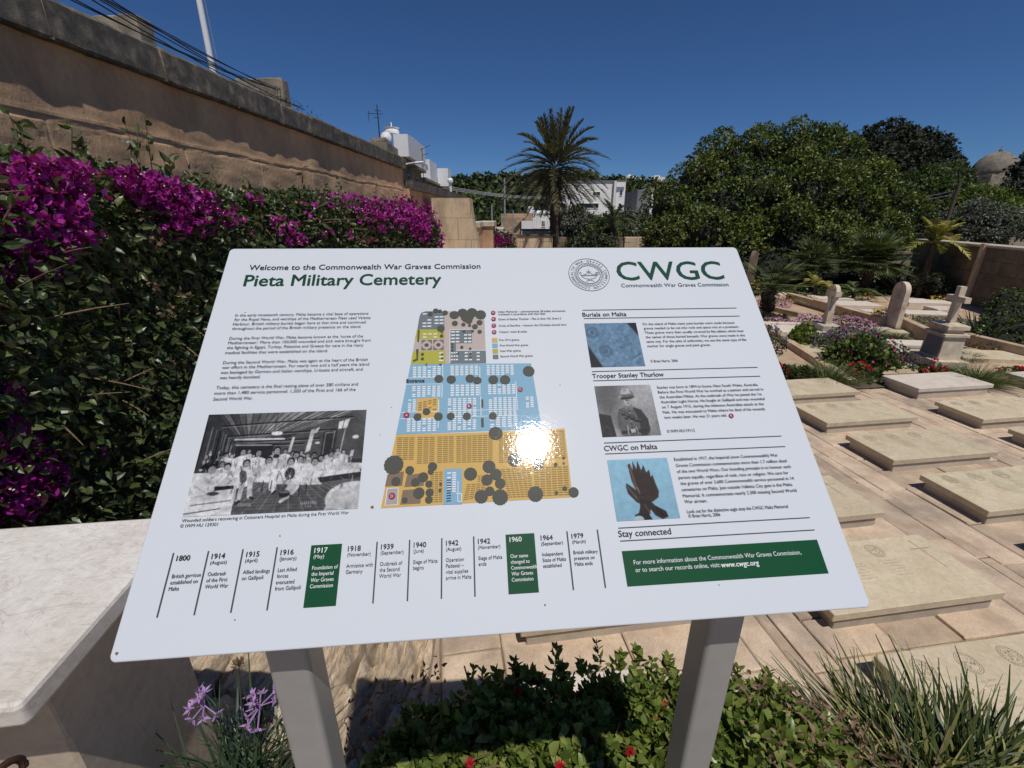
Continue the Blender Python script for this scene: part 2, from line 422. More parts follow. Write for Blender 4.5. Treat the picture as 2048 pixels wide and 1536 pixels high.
def paver(mb, u0, u1, v0, v1, gap=0.006):
    h = random.uniform(-0.004, 0.003)
    a, b_, c, d = u0 + gap, u1 - gap, v0 + gap, v1 - gap
    if b_ - a < 0.03 or d - c < 0.03: return
    cbox(mb, a, b_, c, d, -0.03, h, 0.007, GA, tint=random.uniform(0.1, 0.95), jit=0.004)
mb = MB()
cols = [(-0.6, 0.2), (0.2, 1.5), (1.5, 1.9), (1.9, 3.22), (3.22, 3.78), (3.78, 5.1), (5.1, 5.55), (5.55, 7.0), (7.0, 7.5), (7.5, 9.2)]
for ci, (u0, u1) in enumerate(cols):
    if (u1 - u0) < 0.9:            # walkways between the rows: long stones laid lengthwise beside a narrow channel
        ws = [0, 0.42, 0.6, 1.0] if ci % 2 == 0 else [0, 0.5, 1.0]
        for k in range(len(ws) - 1):
            v = 0.5 + random.uniform(0, 0.3)
            while v < 5.1:
                l = random.uniform(0.5, 1.0); paver(mb, u0 + ws[k] * (u1 - u0), u0 + ws[k + 1] * (u1 - u0), v, min(v + l, 5.15), 0.003); v += l
    else:
        v = 0.5
        while v < 5.1:
            hgt = random.choice([0.2, 0.24, 0.27, 0.5]); u = u0
            while u < u1 - 0.02:
                l = random.uniform(0.35, 0.75)
                if u1 - (u + l) < 0.2: l = u1 - u
                paver(mb, u, u + l, v, min(v + hgt, 5.15), 0.004); u += l
            v += hgt
tag(mb.build('paving', M['paver']), kind='structure')

# paths and beds of the older plots beyond the paving
mb = MB(); mb.add([G(-2.2, 5.16, -0.012), G(4.6, 5.17, -0.012), G(12.5, 5.05, -0.012), P(2300, 640, -0.012), P(1880, 580, -0.012), P(1400, 566, -0.012), P(960, 516, -0.012), (-1.9, 9.5, -0.012)], [(0, 1, 2, 3, 4, 5, 6, 7)])
M['path'] = stone('gritty_path', (0.37, 0.25, 0.155), (0.56, 0.41, 0.28), scale=3, bumpd=0.008, tintamt=0.0)
tag(mb.build('path', M['path']), kind='structure')
mb = MB()
def bed(pts, z=0.012):
    c = len(pts); mb.add([P(x, y, z) for x, y in pts], [tuple(range(c))])
bed([(1590, 640), (1720, 650), (1880, 700), (1960, 760), (1720, 765), (1640, 712)])
bed([(1490, 585), (1900, 588), (1885, 572), (1480, 568)], 0.016)
bed([(1545, 755), (1700, 778), (1990, 762), (2070, 745), (1990, 735), (1740, 752), (1640, 735)], 0.02)
bed([(1590, 606), (1760, 655), (1750, 645), (1610, 601)], 0.02)
bed([(1810, 645), (1900, 672), (2048, 705), (2048, 660), (1850, 622)], 0.024)
tag(mb.build('soil', M['earth']), kind='structure')

# terrace the viewer stands on, and the raised planting bed under the sign
mb = MB(); box(mb, -3.2, 3.0, -3.0, 0.12, -0.05, 0.5, GA * 0.6); box(mb, -3.2, -0.95, 0.12, 1.15, -0.05, 0.5, GA * 0.6)
tag(mb.build('terrace', M['paver']), kind='structure')
mb = MB(); box(mb, -0.72, 2.2, 0.121, 0.62, -0.05, 0.5, GA * 0.6); box(mb, -0.10, 0.66, 0.6205, 1.20, -0.05, 0.28, GA * 0.6)
tag(mb.build('planting_bed', M['earth']), kind='structure')
mb = MB()
for k in range(2):
    cbox(mb, -0.06 + k * 0.37, 0.306 + k * 0.37, 1.205, 1.33, -0.05, 0.36 + random.uniform(-.004, .004), 0.01, GA * 0.6, tint=random.uniform(.3, .8))
t = mb.build('bed_kerb', M['slab_pale']); tag(t, 'low pale stone kerb wall holding the planting bed under the sign', 'kerb')

# flaking rock beside the bed
nx, ny = 300, 200
U, V_ = np.meshgrid(np.linspace(0, 1, nx), np.linspace(0, 1, ny))
rx = -0.36 - U * 1.25 - 0.1 * V_; ry = .63 + V_ * 2.24
pp = np.stack([rx.ravel() * 1.0, ry.ravel() * 0.0 + 0, 0 * rx.ravel()], 1)
q = np.stack([rx.ravel() * 9, ry.ravel() * 1.6, np.zeros(nx * ny)], 1)
z = 0.62 * U.ravel() ** 0.9 - 0.015 + .75 * np.clip(1.15 - ry.ravel(), 0, 1) * (1 - .6 * U.ravel())
warp = 0.12 * lumpy(np.stack([rx.ravel(), ry.ravel(), 0 * z], 1), 5.0, 3)
st = lumpy(np.stack([rx.ravel() * 7 + warp * 6, ry.ravel() * 2.6, 0 * z], 1), 3.6, 4); st2 = lumpy(np.stack([rx.ravel() * 30 + warp * 9, ry.ravel() * 12 + warp * 9, 0 * z], 1), 3.0, 44)
terr = np.floor((st + 1) * 4.5) / 4.5 - 1 + .35 * np.floor((st2 + 1) * 2) / 2; crack = np.clip(.06 - np.abs(lumpy(np.stack([rx.ravel() * 5 + warp * 3, ry.ravel() * 1.3, 0 * z], 1), 4.0, 45)), 0, 1) / .06
jag = lumpy(np.stack([rx.ravel() * 55, ry.ravel() * 32, 0 * z], 1), 2.0, 47); z = z + 0.03 * terr + 0.02 * lumpy(q, 4.0, 6) + 0.018 * st + .02 * st2 + .007 * jag - .06 * crack
z[np.isclose(U.ravel(), 0)] = -0.03
mb = MB(); mb.add(np.stack([rx.ravel(), ry.ravel(), z], 1), [(j * nx + i + 1, j * nx + i, (j + 1) * nx + i, (j + 1) * nx + i + 1) for j in range(ny - 1) for i in range(nx - 1)], tint=np.clip(0.62 + 0.15 * st + .12 * st2 + .18 * jag - .6 * crack, 0, 1))
tag(mb.build('rock_outcrop', M['rock']), 'flaking layered limestone rock sloping beside the left sign post', 'rock')

# ================================================================ LEFT: tall wall, its lower continuation, buttress
A0 = np.array([-2.80, 3.4]); A1 = np.array([-2.80 + 0.052 * 7.55, 10.95])
wd = (A1 - A0) / np.linalg.norm(A1 - A0); wn_ = np.array([wd[1], -wd[0]])      # wn_ points to the cemetery
WT = EYE + 1.235
A0 = A0 - wd * 4.2
LW = np.linalg.norm(A1 - A0)
def W(s, d, z): p = A0 + wd * s + wn_ * d; return np.array([p[0], p[1], z])
t = thing('boundary_wall', W(LW / 2, 0, 0), 'tall rendered limestone wall with dark lichened coping behind the bougainvillea', 'wall')
mb = MB(); ns, nz = 620, 200
S, Z = np.meshgrid(np.linspace(0, LW, ns), np.linspace(-0.1, WT - 0.2, nz))
pp = np.stack([S.ravel(), Z.ravel() * 1.0, 0 * S.ravel()], 1)
d = 0.013 * lumpy(pp * np.array([1, 0.35, 1]), 2.6, 11) + 0.006 * lumpy(pp, 9.0, 12) + 0.003 * lumpy(pp, 26, 14)
# irregular horizontal bed joint with a broken mortar line, and a few uprights
crk = WT - 0.675 + 0.016 * lumpy(pp * np.array([1, 0, 0]), 5, 13) + .008 * lumpy(pp * np.array([1, 0, 0]), 30, 23)
dz = np.abs(Z.ravel() - crk)
j = np.exp(-(dz / 0.012) ** 2) * (0.5 + 0.5 * lumpy(pp, 18, 15))
d = d - 0.008 * j + 0.0035 * np.exp(-((Z.ravel() - crk - 0.03) / 0.02) ** 2)
lowc = (Z.ravel() < crk)
pit = np.clip(lumpy(pp, 60, 16) - 0.5, 0, 1) * lowc
d = d - 0.004 * pit
us = (S.ravel() % 1.13); ju = np.exp(-((us - 0.5 - 0.02 * lumpy(pp, 14, 17)) / 0.009) ** 2) * (Z.ravel() < crk + 0.02)
d = d - 0.004 * ju
streak = np.clip(lumpy(pp * np.array([1, 0.06, 1]), 4.5, 18), 0, 1) * (Z.ravel() > crk)
tn = np.clip(0.62 - 0.6 * streak * (Z.ravel() - crk + 0.2) - 0.25 * lumpy(pp, 3, 19) + 0.5 * ju + 0.4 * j, 0, 1)
PV = A0[None] + np.outer(S.ravel(), wd) + np.outer(d, wn_)
mb.add(np.column_stack([PV, Z.ravel()]), [(b_ * ns + a, b_ * ns + a + 1, (b_ + 1) * ns + a + 1, (b_ + 1) * ns + a) for b_ in range(nz - 1) for a in range(ns - 1)], tint=tn)
V = np.array([W(0, -0.04, -.1), W(LW, -0.04, -.1), W(LW, -0.5, -.1), W(0, -0.5, -.1), W(0, -0.04, WT - .2), W(LW, -0.04, WT - .2), W(LW, -0.5, WT - .2), W(0, -0.5, WT - .2)])
mb.add(V, BOXF, 0.5)
V = np.array([W(LW, 0.03, -.1), W(LW, -0.04, -.1), W(LW, -0.04, WT - .2), W(LW, 0.005, WT - .2)]); mb.add(V, [(0, 1, 2, 3)], 0.5)
mb.build('wall_face', M['wall'], t, smooth=False)
mb = MB(); s = 0.0
while s < LW - 0.01:
    l = random.uniform(0.62, 0.95); e = min(s + l, LW + 0.02)
    if LW - e < 0.3: e = LW + 0.03
    o2 = random.uniform(-0.006, 0.006); zt = WT + random.uniform(-0.008, 0.008); d0 = 0.068 + o2
    m_ = 10
    for k in range(1):
        ss = np.linspace(s + 0.004, e - 0.004, m_)
        prof = [(d0 - 0.01, WT - 0.235), (d0 + 0.004, WT - 0.22), (d0, zt - 0.03), (d0 - 0.03, zt), (-0.5, zt + 0.02), (-0.5, WT - 0.235)]
        V = []
        for q_ in ss:
            for a_, b_ in prof: V.append(W(q_, a_ + random.uniform(-.004, .004), b_ + random.uniform(-.004, .004)))
        c_ = len(prof)
        F = [(i * c_ + k2, (i + 1) * c_ + k2, (i + 1) * c_ + (k2 + 1) % c_, i * c_ + (k2 + 1) % c_) for i in range(m_ - 1) for k2 in range(c_)]
        F += [tuple(range(c_)), tuple((m_ - 1) * c_ + i for i in range(c_ - 1, -1, -1))]
        mb.add(np.array(V), F, random.uniform(0.15, 0.75))
    # thin pale mortar joint
    mb.add(rot(boxv(-0.004, 0.006, -0.45, d0 - 0.012, WT - 0.232, zt - 0.012), 0), BOXF, 1.0, 1) if False else None
    V = np.array([W(e - .014, -.45, WT - .232), W(e + .012, -.45, WT - .232), W(e + .016, d0 - .002, WT - .232), W(e - .014, d0 - .002, WT - .232), W(e - .014, -.45, zt - .012), W(e + .016, -.45, zt - .012), W(e + .016, d0 - .002, zt - .03), W(e - .014, d0 - .002, zt - .03)])
    mb.add(V, BOXF, 0.9, 1)
    s = e
mb.build('coping', [M['coping'], M['wall']], t)

# lower continuation
B0 = W(LW + 0.04, 0.1, 0)[:2]; 
def W2(s, d, z): p = B0 + wd * s + wn_ * d; return np.array([p[0], p[1], z])
WT2 = EYE + 0.80
t = thing('boundary_wall', W2(4, 0, 0), 'lower stretch of wall with sloping grey coping beyond the tall wall', 'wall')
def wbox(mb, f, s0, s1, d0, d1, z0, z1, tint=0.5, mat=0):
    mb.add(np.array([f(s0, d1, z0), f(s1, d1, z0), f(s1, d0, z0), f(s0, d0, z0), f(s0, d1, z1), f(s1, d1, z1), f(s1, d0, z1), f(s0, d0, z1)]), BOXF, tint, mat)
mb = MB(); wbox(mb, W2, 0, 9, -0.5, 0, -.1, WT2 - .18, 0.6); mb.build('wall_face', M['wall'], t)
mb = MB()
for k in range(11): wbox(mb, W2, k * 0.82 + .004, k * .82 + .815, -.6, .09, WT2 - .2, WT2 + random.uniform(-.006, .006), random.uniform(.3, .9))
mb.build('coping', M['coping'], t)
# buttress
bx0, bx1 = D(864, 396, 12.2), D(938, 396, 12.2)
zt = bx0[2]
t = thing('buttress', ((bx0[0] + bx1[0]) / 2, 12.5, 0), 'cream ashlar buttress with battered side at the end of the bougainvillea', 'buttress')
mb = MB(); hs = [(-.1, .62), (.62, 1.12), (1.12, 1.62), (1.62, 2.15), (2.15, zt)]
for k, (a, b_) in enumerate(hs):
    la = max(0, (zt - a)) * 0.16; lb = (zt - b_) * 0.16
    parts_ = [(bx0[0] - .02, bx0[0] + .62), (bx0[0] + .628, None)] if k % 2 else [(bx0[0] - .02, bx0[0] + .95), (bx0[0] + .958, None)]
    for (p0, p1) in parts_:
        xa = bx1[0] + la if p1 is None else p1; xb = bx1[0] + lb if p1 is None else p1
        V = np.array([(p0, 12.2 - la * .15, a + .006), (xa, 12.2 - la * .15, a + .006), (xa, 13.0, a + .006), (p0, 13.0, a + .006), (p0, 12.2 - lb * .15, b_), (xb, 12.2 - lb * .15, b_), (xb, 13.0, b_), (p0, 13.0, b_)])
        mb.add(V, BOXF, random.uniform(.35, .75))
mb.add(boxv(bx0[0], bx1[0] - .02, 12.25, 12.95, 0, zt - .02), BOXF, .5)
mb.build('ashlar', M['ashlar'], t)
# stepped piers further on
for (xa, xb, yt, Y, lab) in [(945, 959, 443, 15.5, 'grey-capped stub of wall directly behind the cream buttress'), (956, 988, 442, 17.5, 'low capped wall pier just beyond the cream buttress'), (986, 1007, 456, 21, 'second low capped pier beyond the buttress, smaller and farther'), (1006, 1016, 464, 24, 'smallest capped pier at the far end of the wall')]:
    a = D(xa, yt, Y); b_ = D(xb, yt, Y)
    t = thing('wall_pier', ((a[0] + b_[0]) / 2, Y + .4, 0), lab, 'pier')
    mb = MB(); box(mb, a[0] + .05, b_[0] - .05, Y + .06, Y + 2.6, -.1, a[2] - .18); mb.build('pier_body', M['wall'], t)
    mb = MB(); cbox(mb, a[0], b_[0], Y, Y + 2.7, a[2] - .18, a[2], .03, tint=.9); mb.build('cap', M['plinth'], t)

# things on top of and behind the tall wall
def ruin(px0, px1, py0, py1, Y, lab):
    a = D(px0, py1, Y); b_ = D(px1, py0, Y)
    t = thing('stone_parapet', ((a[0] + b_[0]) / 2, Y + .4, a[2] - .6), lab, 'parapet')
    mb = MB(); zb = a[2] - 2.6; n_ = 6; 
    hh = (b_[2] - zb) / n_
    for k in range(n_):
        o2 = random.uniform(-.03, .03)
        w_ = (b_[0] - a[0]); cut = random.uniform(.35, .65)
        cbox(mb, a[0] + o2, a[0] + w_ * cut - .006, Y + o2, Y + .28, zb + k * hh, zb + (k + 1) * hh - .006, .015, tint=random.random(), jit=.01)
        cbox(mb, a[0] + w_ * cut, b_[0] + o2 * .5, Y - o2, Y + .28, zb + k * hh, zb + (k + 1) * hh - .006 + random.uniform(0, .02), .015, tint=random.random(), jit=.01)
    mb.build('masonry', M['old_stone'], t)
M['old_stone'] = stone('old_stone', (0.2, 0.16, 0.11), (0.44, 0.37, 0.27), scale=5, bumpd=0.02, stain=(0.1, 0.09, 0.075), stainscale=3, tintamt=0.3)
ruin(190, 270, 28, 75, 7.2, 'weathered stone block rising behind the coping near the top left corner')
ruin(478, 562, 156, 205, 9.6, 'weathered stone parapet block behind the wall where the cables end')
# cables
cabs = [((130, -6), (548, 176), .05), ((140, -6), (560, 180), .08), ((175, -6), (600, 213), .1), ((190, -6), (610, 220), .05), ((197, -6), (560, 178), .05), ((203, -6), (556, 182), .02), ((213, -6), (606, 218), .07)]
for k, (a, b_, sag) in enumerate(cabs):
    p0 = D(a[0], a[1], 4.7 + .07 * k); p1 = D(b_[0], b_[1], 9.4 + .05 * k)
    if p1[1] and b_[1] > 200: p1 = D(b_[0], b_[1], 9.9 + .05 * k)
    pts = [p0 + (p1 - p0) * s_ - np.array([0, 0, sag * 4 * s_ * (1 - s_)]) for s_ in np.linspace(-0.25, 1, 14)]
    mb = MB(); tube(mb, pts, 0.0065, 5); o = mb.build('cable', M['black'])
    tag(o, 'black overhead cable in the bundle sweeping down over the wall to the stone parapet block', 'cable', 'overhead cables above the wall')
# flagpole with stay
a = D(427, 148, 13); b_ = a + np.array([0, 0, 6.0])
t = thing('flagpole', a - np.array([0, 0, 2.5]), 'tall white pole standing behind the coping at upper left', 'pole')
mb = MB(); tube(mb, [a - np.array([0, 0, 2.5]), b_], [.075, .05], 12, cap=True); mb.build('pole', M['white_wall'], t)
mb = MB(); tube(mb, [D(441, 152, 13.2), b_ + np.array([0, .05, 0])], .008, 5); mb.build('halyard', M['steel'], t)
# weeds on the coping beyond the parapet block
mb = MB(); c = D(582, 208, 9.2); Np = 90
pos = c + rng.normal(size=(Np, 3)) * np.array([.12, .5, .03]); blades(mb, pos, unit(rng.normal(size=(Np, 3)) * .7 + np.array([0, 0, 1])), rng.uniform(.05, .13, Np), .012, .4, 3, rng.random(Np) * .4)
tag(mb.build('weed_clump', M['cypress']), 'dark dried weeds growing on the coping past the stone parapet', 'weeds')

# ================================================================ BOUGAINVILLEA
def hx(y): return -1.80 + 0.030 * y
def hz(y): return np.interp(y, [0, 1.8, 6.3, 8, 9.6, 10.1, 10.45], [2.37, 2.35, 2.39, 2.28, 2.02, 1.78, 1.3])
def hedge_surface(y, s):
    """s 0..1 up the front, 1..1.35 over the rounded top; returns pos, normal"""
    zt = hz(y); f = np.clip(s, 0, 1); g = np.clip((s - 1) / 0.35, 0, 1)
    r = 0.25
    z = np.where(s < 1, 0.12 + f * (zt - r - 0.12), zt - r + r * np.sin(g * math.pi / 2))
    x = np.where(s < 1, hx(y), hx(y) - r + r * np.cos(g * math.pi / 2) - np.clip(g - .6, 0, 1) * 1.0)
    end = np.clip((y - 9.2) / 1.25, 0, 1)
    x = x - 0.55 * end ** 2
    p = np.stack([x, y, z], 1)
    bulge = 0.10 * lumpy(p, 2.3, 31) + 0.05 * lumpy(p, 6.0, 32)
    n = np.stack([np.where(s < 1, 1.0, np.cos(g * 1.4)), 0.75 * end, np.where(s < 1, 0.15, np.sin(g * 1.4) + .1)], 1)
    n = unit(n)
    return p + n * bulge[:, None], n
t = thing('bougainvillea', (-2.2, 5, 0), 'long dark green bougainvillea covered with magenta bracts along the wall', 'climbing shrub')
# solid core, coloured near-black as the shade behind the leaves
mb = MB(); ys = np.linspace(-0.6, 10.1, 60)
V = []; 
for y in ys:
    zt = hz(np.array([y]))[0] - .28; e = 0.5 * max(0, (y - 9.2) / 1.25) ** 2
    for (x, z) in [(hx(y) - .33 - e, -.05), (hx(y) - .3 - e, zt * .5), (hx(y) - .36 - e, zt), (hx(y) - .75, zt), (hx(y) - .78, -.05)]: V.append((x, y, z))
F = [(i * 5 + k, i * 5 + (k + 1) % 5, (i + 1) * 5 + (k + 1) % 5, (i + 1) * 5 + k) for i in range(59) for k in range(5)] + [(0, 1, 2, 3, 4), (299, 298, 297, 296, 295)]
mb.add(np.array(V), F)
M['inner'] = plain('core_shade', (0.014, 0.015, 0.009), 0.95, var=0.5, scale=30)
mb.build('dark_core', M['inner'], t)
mb = MB(); Nl = 84000
y = -0.5 + 11.0 * rng.random(Nl) ** 1.55
s = rng.random(Nl) * 1.42
p, n = hedge_surface(y, s)
clump = lumpy(p, 9.0, 33)
clump = .6 * clump + .6 * lumpy(p, 4.2, 35); keep = clump > np.where(s < .8, -.12, -.6) - np.interp(y, [2, 6], [0, .35]) - .3 * rng.random(Nl)
p, n, y = p[keep], n[keep], y[keep]; Nk = len(p)
p = p - n * (np.abs(rng.normal(size=(Nk, 1))) * 0.10 - 0.035)
dirs = n * 0.55 + rng.normal(size=(Nk, 3)) * 0.65 + np.array([0, 0, -0.25])
sz = rng.uniform(0.032, 0.066, Nk) * np.interp(y, [1, 10], [0.86, 1.3])
leaves2(mb, p, dirs, sz, 0.52, 0.08, 0.25, np.clip(rng.beta(2, 2.4, Nk) + 0.12 * lumpy(p, 4, 34), 0, 1), face=n + np.array([0.1, -.3, .6]), facew=.4)
# long shoots along the top
mbS = MB()
for k in range(120):
    yy = -0.3 + 10 * random.random() ** 1.2
    b0, nn = hedge_surface(np.array([yy]), np.array([random.uniform(.97, 1.3)])); b0 = b0[0]
    L = random.uniform(.05, .2) if k % 9 else .3; dvv = np.array([random.uniform(-.05, .1), random.uniform(-.1, .1), L]); q = b0 + np.outer(np.linspace(0, 1, 9), dvv); tube(mbS, [b0 - dvv * .5, b0 + dvv * .5, b0 + dvv], [.003, .0025, .0015], 4)
    dd = unit(rng.normal(size=(9, 3)) + np.array([.2, 0, .2]))
    leaves2(mb, q, dd, rng.uniform(.035, .06, 9), 0.48, .1, .3, rng.uniform(.3, .9, 9))
mb.build('foliage', M['boug_leaf'], t)
mb = mbS
for k in range(260):
    yy = -0.3 + 9 * random.random() ** 1.4; ss = random.uniform(.15, 1.1)
    b0, nn = hedge_surface(np.array([yy]), np.array([ss])); b0 = b0[0] - nn[0] * .08
    dv = unit(np.array([random.uniform(0, .8), random.uniform(-1, 1), random.uniform(-.7, .8)])); L = random.uniform(.12, .4)
    pts = [b0 + dv * L * q_ + np.array([0, 0, -.1 * L * q_ * q_]) for q_ in (0, .35, .7, 1)]
    tube(mb, pts, [.0045, .004, .003, .0015], 4)
tag(mb.build('stems', M['twig'], t), kind='stuff')
# bracts: (px, py, radius px, how many)
bl = [(60, 345, 45, 110), (120, 345, 50, 120), (40, 400, 60, 150), (110, 410, 55, 150), (60, 455, 60, 130), (130, 450, 45, 90), (20, 520, 45, 80), (70, 530, 40, 50), (160, 380, 30, 50), (95, 480, 45, 70), (15, 470, 30, 50),
      (235, 345, 25, 45), (270, 365, 35, 90), (310, 385, 38, 110), (345, 405, 35, 120), (385, 420, 35, 110), (410, 440, 30, 80), (330, 440, 28, 50), (370, 455, 25, 40), (450, 435, 20, 30), (400, 395, 18, 30),
      (575, 455, 14, 22), (590, 480, 16, 26), (560, 440, 10, 12), (645, 467, 8, 10), (510, 398, 9, 10), (485, 474, 6, 5), (340, 455, 20, 20),
      (10, 880, 45, 80), (30, 935, 55, 150), (60, 960, 40, 90), (15, 990, 45, 110), (90, 945, 25, 30), (5, 790, 25, 25), (40, 865, 22, 25), (130, 1005, 12, 5), (190, 905, 10, 5), (20, 1010, 30, 50),
      (770, 420, 22, 70), (800, 420, 26, 150), (825, 425, 26, 190), (845, 440, 24, 190), (862, 455, 20, 170), (872, 475, 14, 140), (850, 470, 18, 90), (830, 455, 20, 80), (876, 488, 10, 60), (795, 440, 22, 60), (740, 415, 20, 50), (700, 395, 22, 40), (760, 445, 20, 24), (720, 430, 18, 18), (660, 400, 18, 18), (690, 470, 10, 8), (730, 480, 8, 8), (620, 420, 20, 12), (815, 405, 16, 60), (855, 425, 14, 80)]
mbB = MB(); mbE = MB()
def surf_at(px, py):
    best = None
    for yy in np.linspace(.7, 10.4, 120):
        pass
    d_ = ray(px, py); lo = 0.3
    ts = np.linspace(.8, 12, 500); q = EYEV + d_ * ts[:, None]
    end = np.clip((q[:, 1] - 9.2) / 1.25, 0, 1)
    inside = (q[:, 0] < hx(q[:, 1]) - .55 * end ** 2 + 0.02) & (q[:, 2] < hz(q[:, 1])) & (q[:, 1] < 10.5)
    i = np.argmax(inside)
    if not inside[i]: i = np.argmin(np.abs(q[:, 1] - 10.2))
    return q[i]
for (px, py, r, nb) in bl:
    for k in range(int(nb * (.8 if r > 28 else 1.0))):
        a = random.random() * 6.283; rr = r * math.sqrt(random.random()) * 1.0
        c = surf_at(px + rr * math.cos(a), py + rr * math.sin(a))
        far = c[1] > 5
        c = c + np.array([random.uniform(-.06, .06), 0, 0])
        nrm = unit(np.array([1.0, -.5, .5]) + rng.normal(size=3) * .75)
        sz = random.uniform(.018, .034) * (1.35 if far else 1)
        a0 = random.random() * 6.28; s_ = unit(np.cross(nrm, [0.1, .3, 1])); t_ = np.cross(nrm, s_)
        ds = np.array([(math.cos(a0 + j * 2.094) * s_ + math.sin(a0 + j * 2.094) * t_) * .8 + nrm * .55 for j in range(3)])
        leaves2(mbB, np.repeat(c[None], 3, 0), ds, np.full(3, sz), .95, -.10, -.12, np.clip(rng.normal(.5, .2, 3) + random.uniform(-.3, .3), 0, 1), face=np.repeat(nrm[None], 3, 0), facew=1.0)
        if random.random() < .22:
            quads(mbE, (c + nrm * .014)[None], nrm[None], np.array([random.uniform(.007, .011) * (1.2 if far else 1)]))
tag(mbB.build('bracts', M['bract'], t), kind='stuff'); tag(mbE.build('florets', M['eyelet'], t), kind='stuff')
mb = MB()
for (px, py, r, nb) in [(340, 735, 12, 6), (282, 755, 12, 8), (355, 590, 10, 4), (290, 575, 14, 4), (320, 620, 14, 5), (240, 700, 10, 4), (430, 900, 8, 3), (120, 905, 14, 5), (300, 480, 20, 5), (700, 450, 40, 30), (600, 440, 50, 24), (780, 470, 40, 30)]:
    for k in range(nb):
        c = surf_at(px + random.uniform(-r, r), py + random.uniform(-r, r)) + np.array([.03, 0, 0])
        leaves(mb, np.repeat(c[None], 3, 0), rng.normal(size=(3, 3)) + np.array([.3, -.2, 0]), np.full(3, .028), .7, .1, .2)
tag(mb.build('withered_bracts', M['deadbract'], t), kind='stuff')

# ================================================================ PIER with marble top (lower left)
pa = R(7.0); po = (-0.70, 0.44)
t = thing('stone_pier', (-1.1, 0.6, 0.5), 'low rendered pier with a thick pale marble top beside the sign', 'pier')
mb = MB()
def rbox(mb, x0, x1, y0, y1, z0, z1, c, ang, o, r=0.03, tint=.5):
    """slab with rounded corners and softened edges"""
    ring = []
    for (cx_, cy_, a0) in [(x0 + r, y0 + r, 180), (x1 - r, y0 + r, 270), (x1 - r, y1 - r, 0), (x0 + r, y1 - r, 90)]:
        for k in range(7): ring.append((cx_, cy_, R(a0 + 15 * k)))
    def rg(i, z): return [(cx_ + (r - i) * math.cos(a), cy_ + (r - i) * math.sin(a), z) for cx_, cy_, a in ring]
    lv = [(c, z0), (c * .3, z0 + c * .3), (0, z0 + c), (0, z1 - c), (c * .3, z1 - c * .3), (c, z1)]
    V = sum([rg(i, z) for i, z in lv], []); m_ = len(ring)
    F = [(q_ * m_ + k, q_ * m_ + (k + 1) % m_, (q_ + 1) * m_ + (k + 1) % m_, (q_ + 1) * m_ + k) for q_ in range(len(lv) - 1) for k in range(m_)]
    F += [tuple(range(m_ - 1, -1, -1)), tuple((len(lv) - 1) * m_ + k for k in range(m_))]
    mb.add(rot(np.array(V), ang, o), F, tint)
rbox(mb, po[0] - 1.3, po[0], po[1], po[1] + .445, 1.457, 1.5, .008, pa, po, .010); mb.build('marble_top', M['marble'], t, smooth=False)
mb = MB(); cbox(mb, po[0] - 1.26, po[0] - .058, po[1] + .085, po[1] + .41, 1.302, 1.456, .003, pa, po, tint=.55)
cbox(mb, po[0] - 1.255, po[0] - .066, po[1] + .092, po[1] + .403, .4, 1.301, .006, pa, po, tint=.45); mb.build('pier_body', M['pier'], t)
c = P(0, 1560, 1.3)
mb = MB(); pts = []
for k in range(15):
    a = R(-20 + 200 * k / 14); pts.append(np.array(X(-8, 1566, -.755)) + np.array([0.012, .027 * math.cos(a), .026 * math.sin(a)]))
tube(mb, pts, .0055, 8); tag(mb.build('iron_ring', M['rust']), 'rusty iron ring fixed to the side of the stone pier', 'ring')

# ================================================================ plants of the near bed
def bedtop(x, y):
    base = np.interp(x, [-.75, -.42, -.28, -.12, .2, .45, .8, 1.4], [.66, .76, 1.0, 1.12, 1.19, 1.19, 1.04, .9])
    edge = np.clip((.87 - y) / .17, 0, 1) ** .5
    return .48 + (base - .48) * edge
t = thing('ice_plant', (.2, .7, .5), 'low heart-leaved succulent with tiny red flowers sprawling under the sign', 'succulent')
mb = MB(); Nl = 24000
x = rng.uniform(-.5, .74, Nl); y = rng.uniform(.16, .88, Nl)
z = bedtop(x, y) + .06 * lumpy(np.stack([x, y, 0 * x], 1), 13, 41) - np.abs(rng.normal(size=Nl)) * .06
pos = np.stack([x, y, z], 1)
d_ = rng.normal(size=(Nl, 3)) * .7 + np.array([0, -.1, .75])
leaves2(mb, pos, d_, rng.uniform(.018, .034, Nl), .66, .13, rng.uniform(-.1, .35, (Nl, 1)), np.clip(rng.beta(2, 2, Nl) + .1 * lumpy(pos, 10, 42), 0, 1), face=np.tile([0, -.3, 1.0], (Nl, 1)), facew=.5)
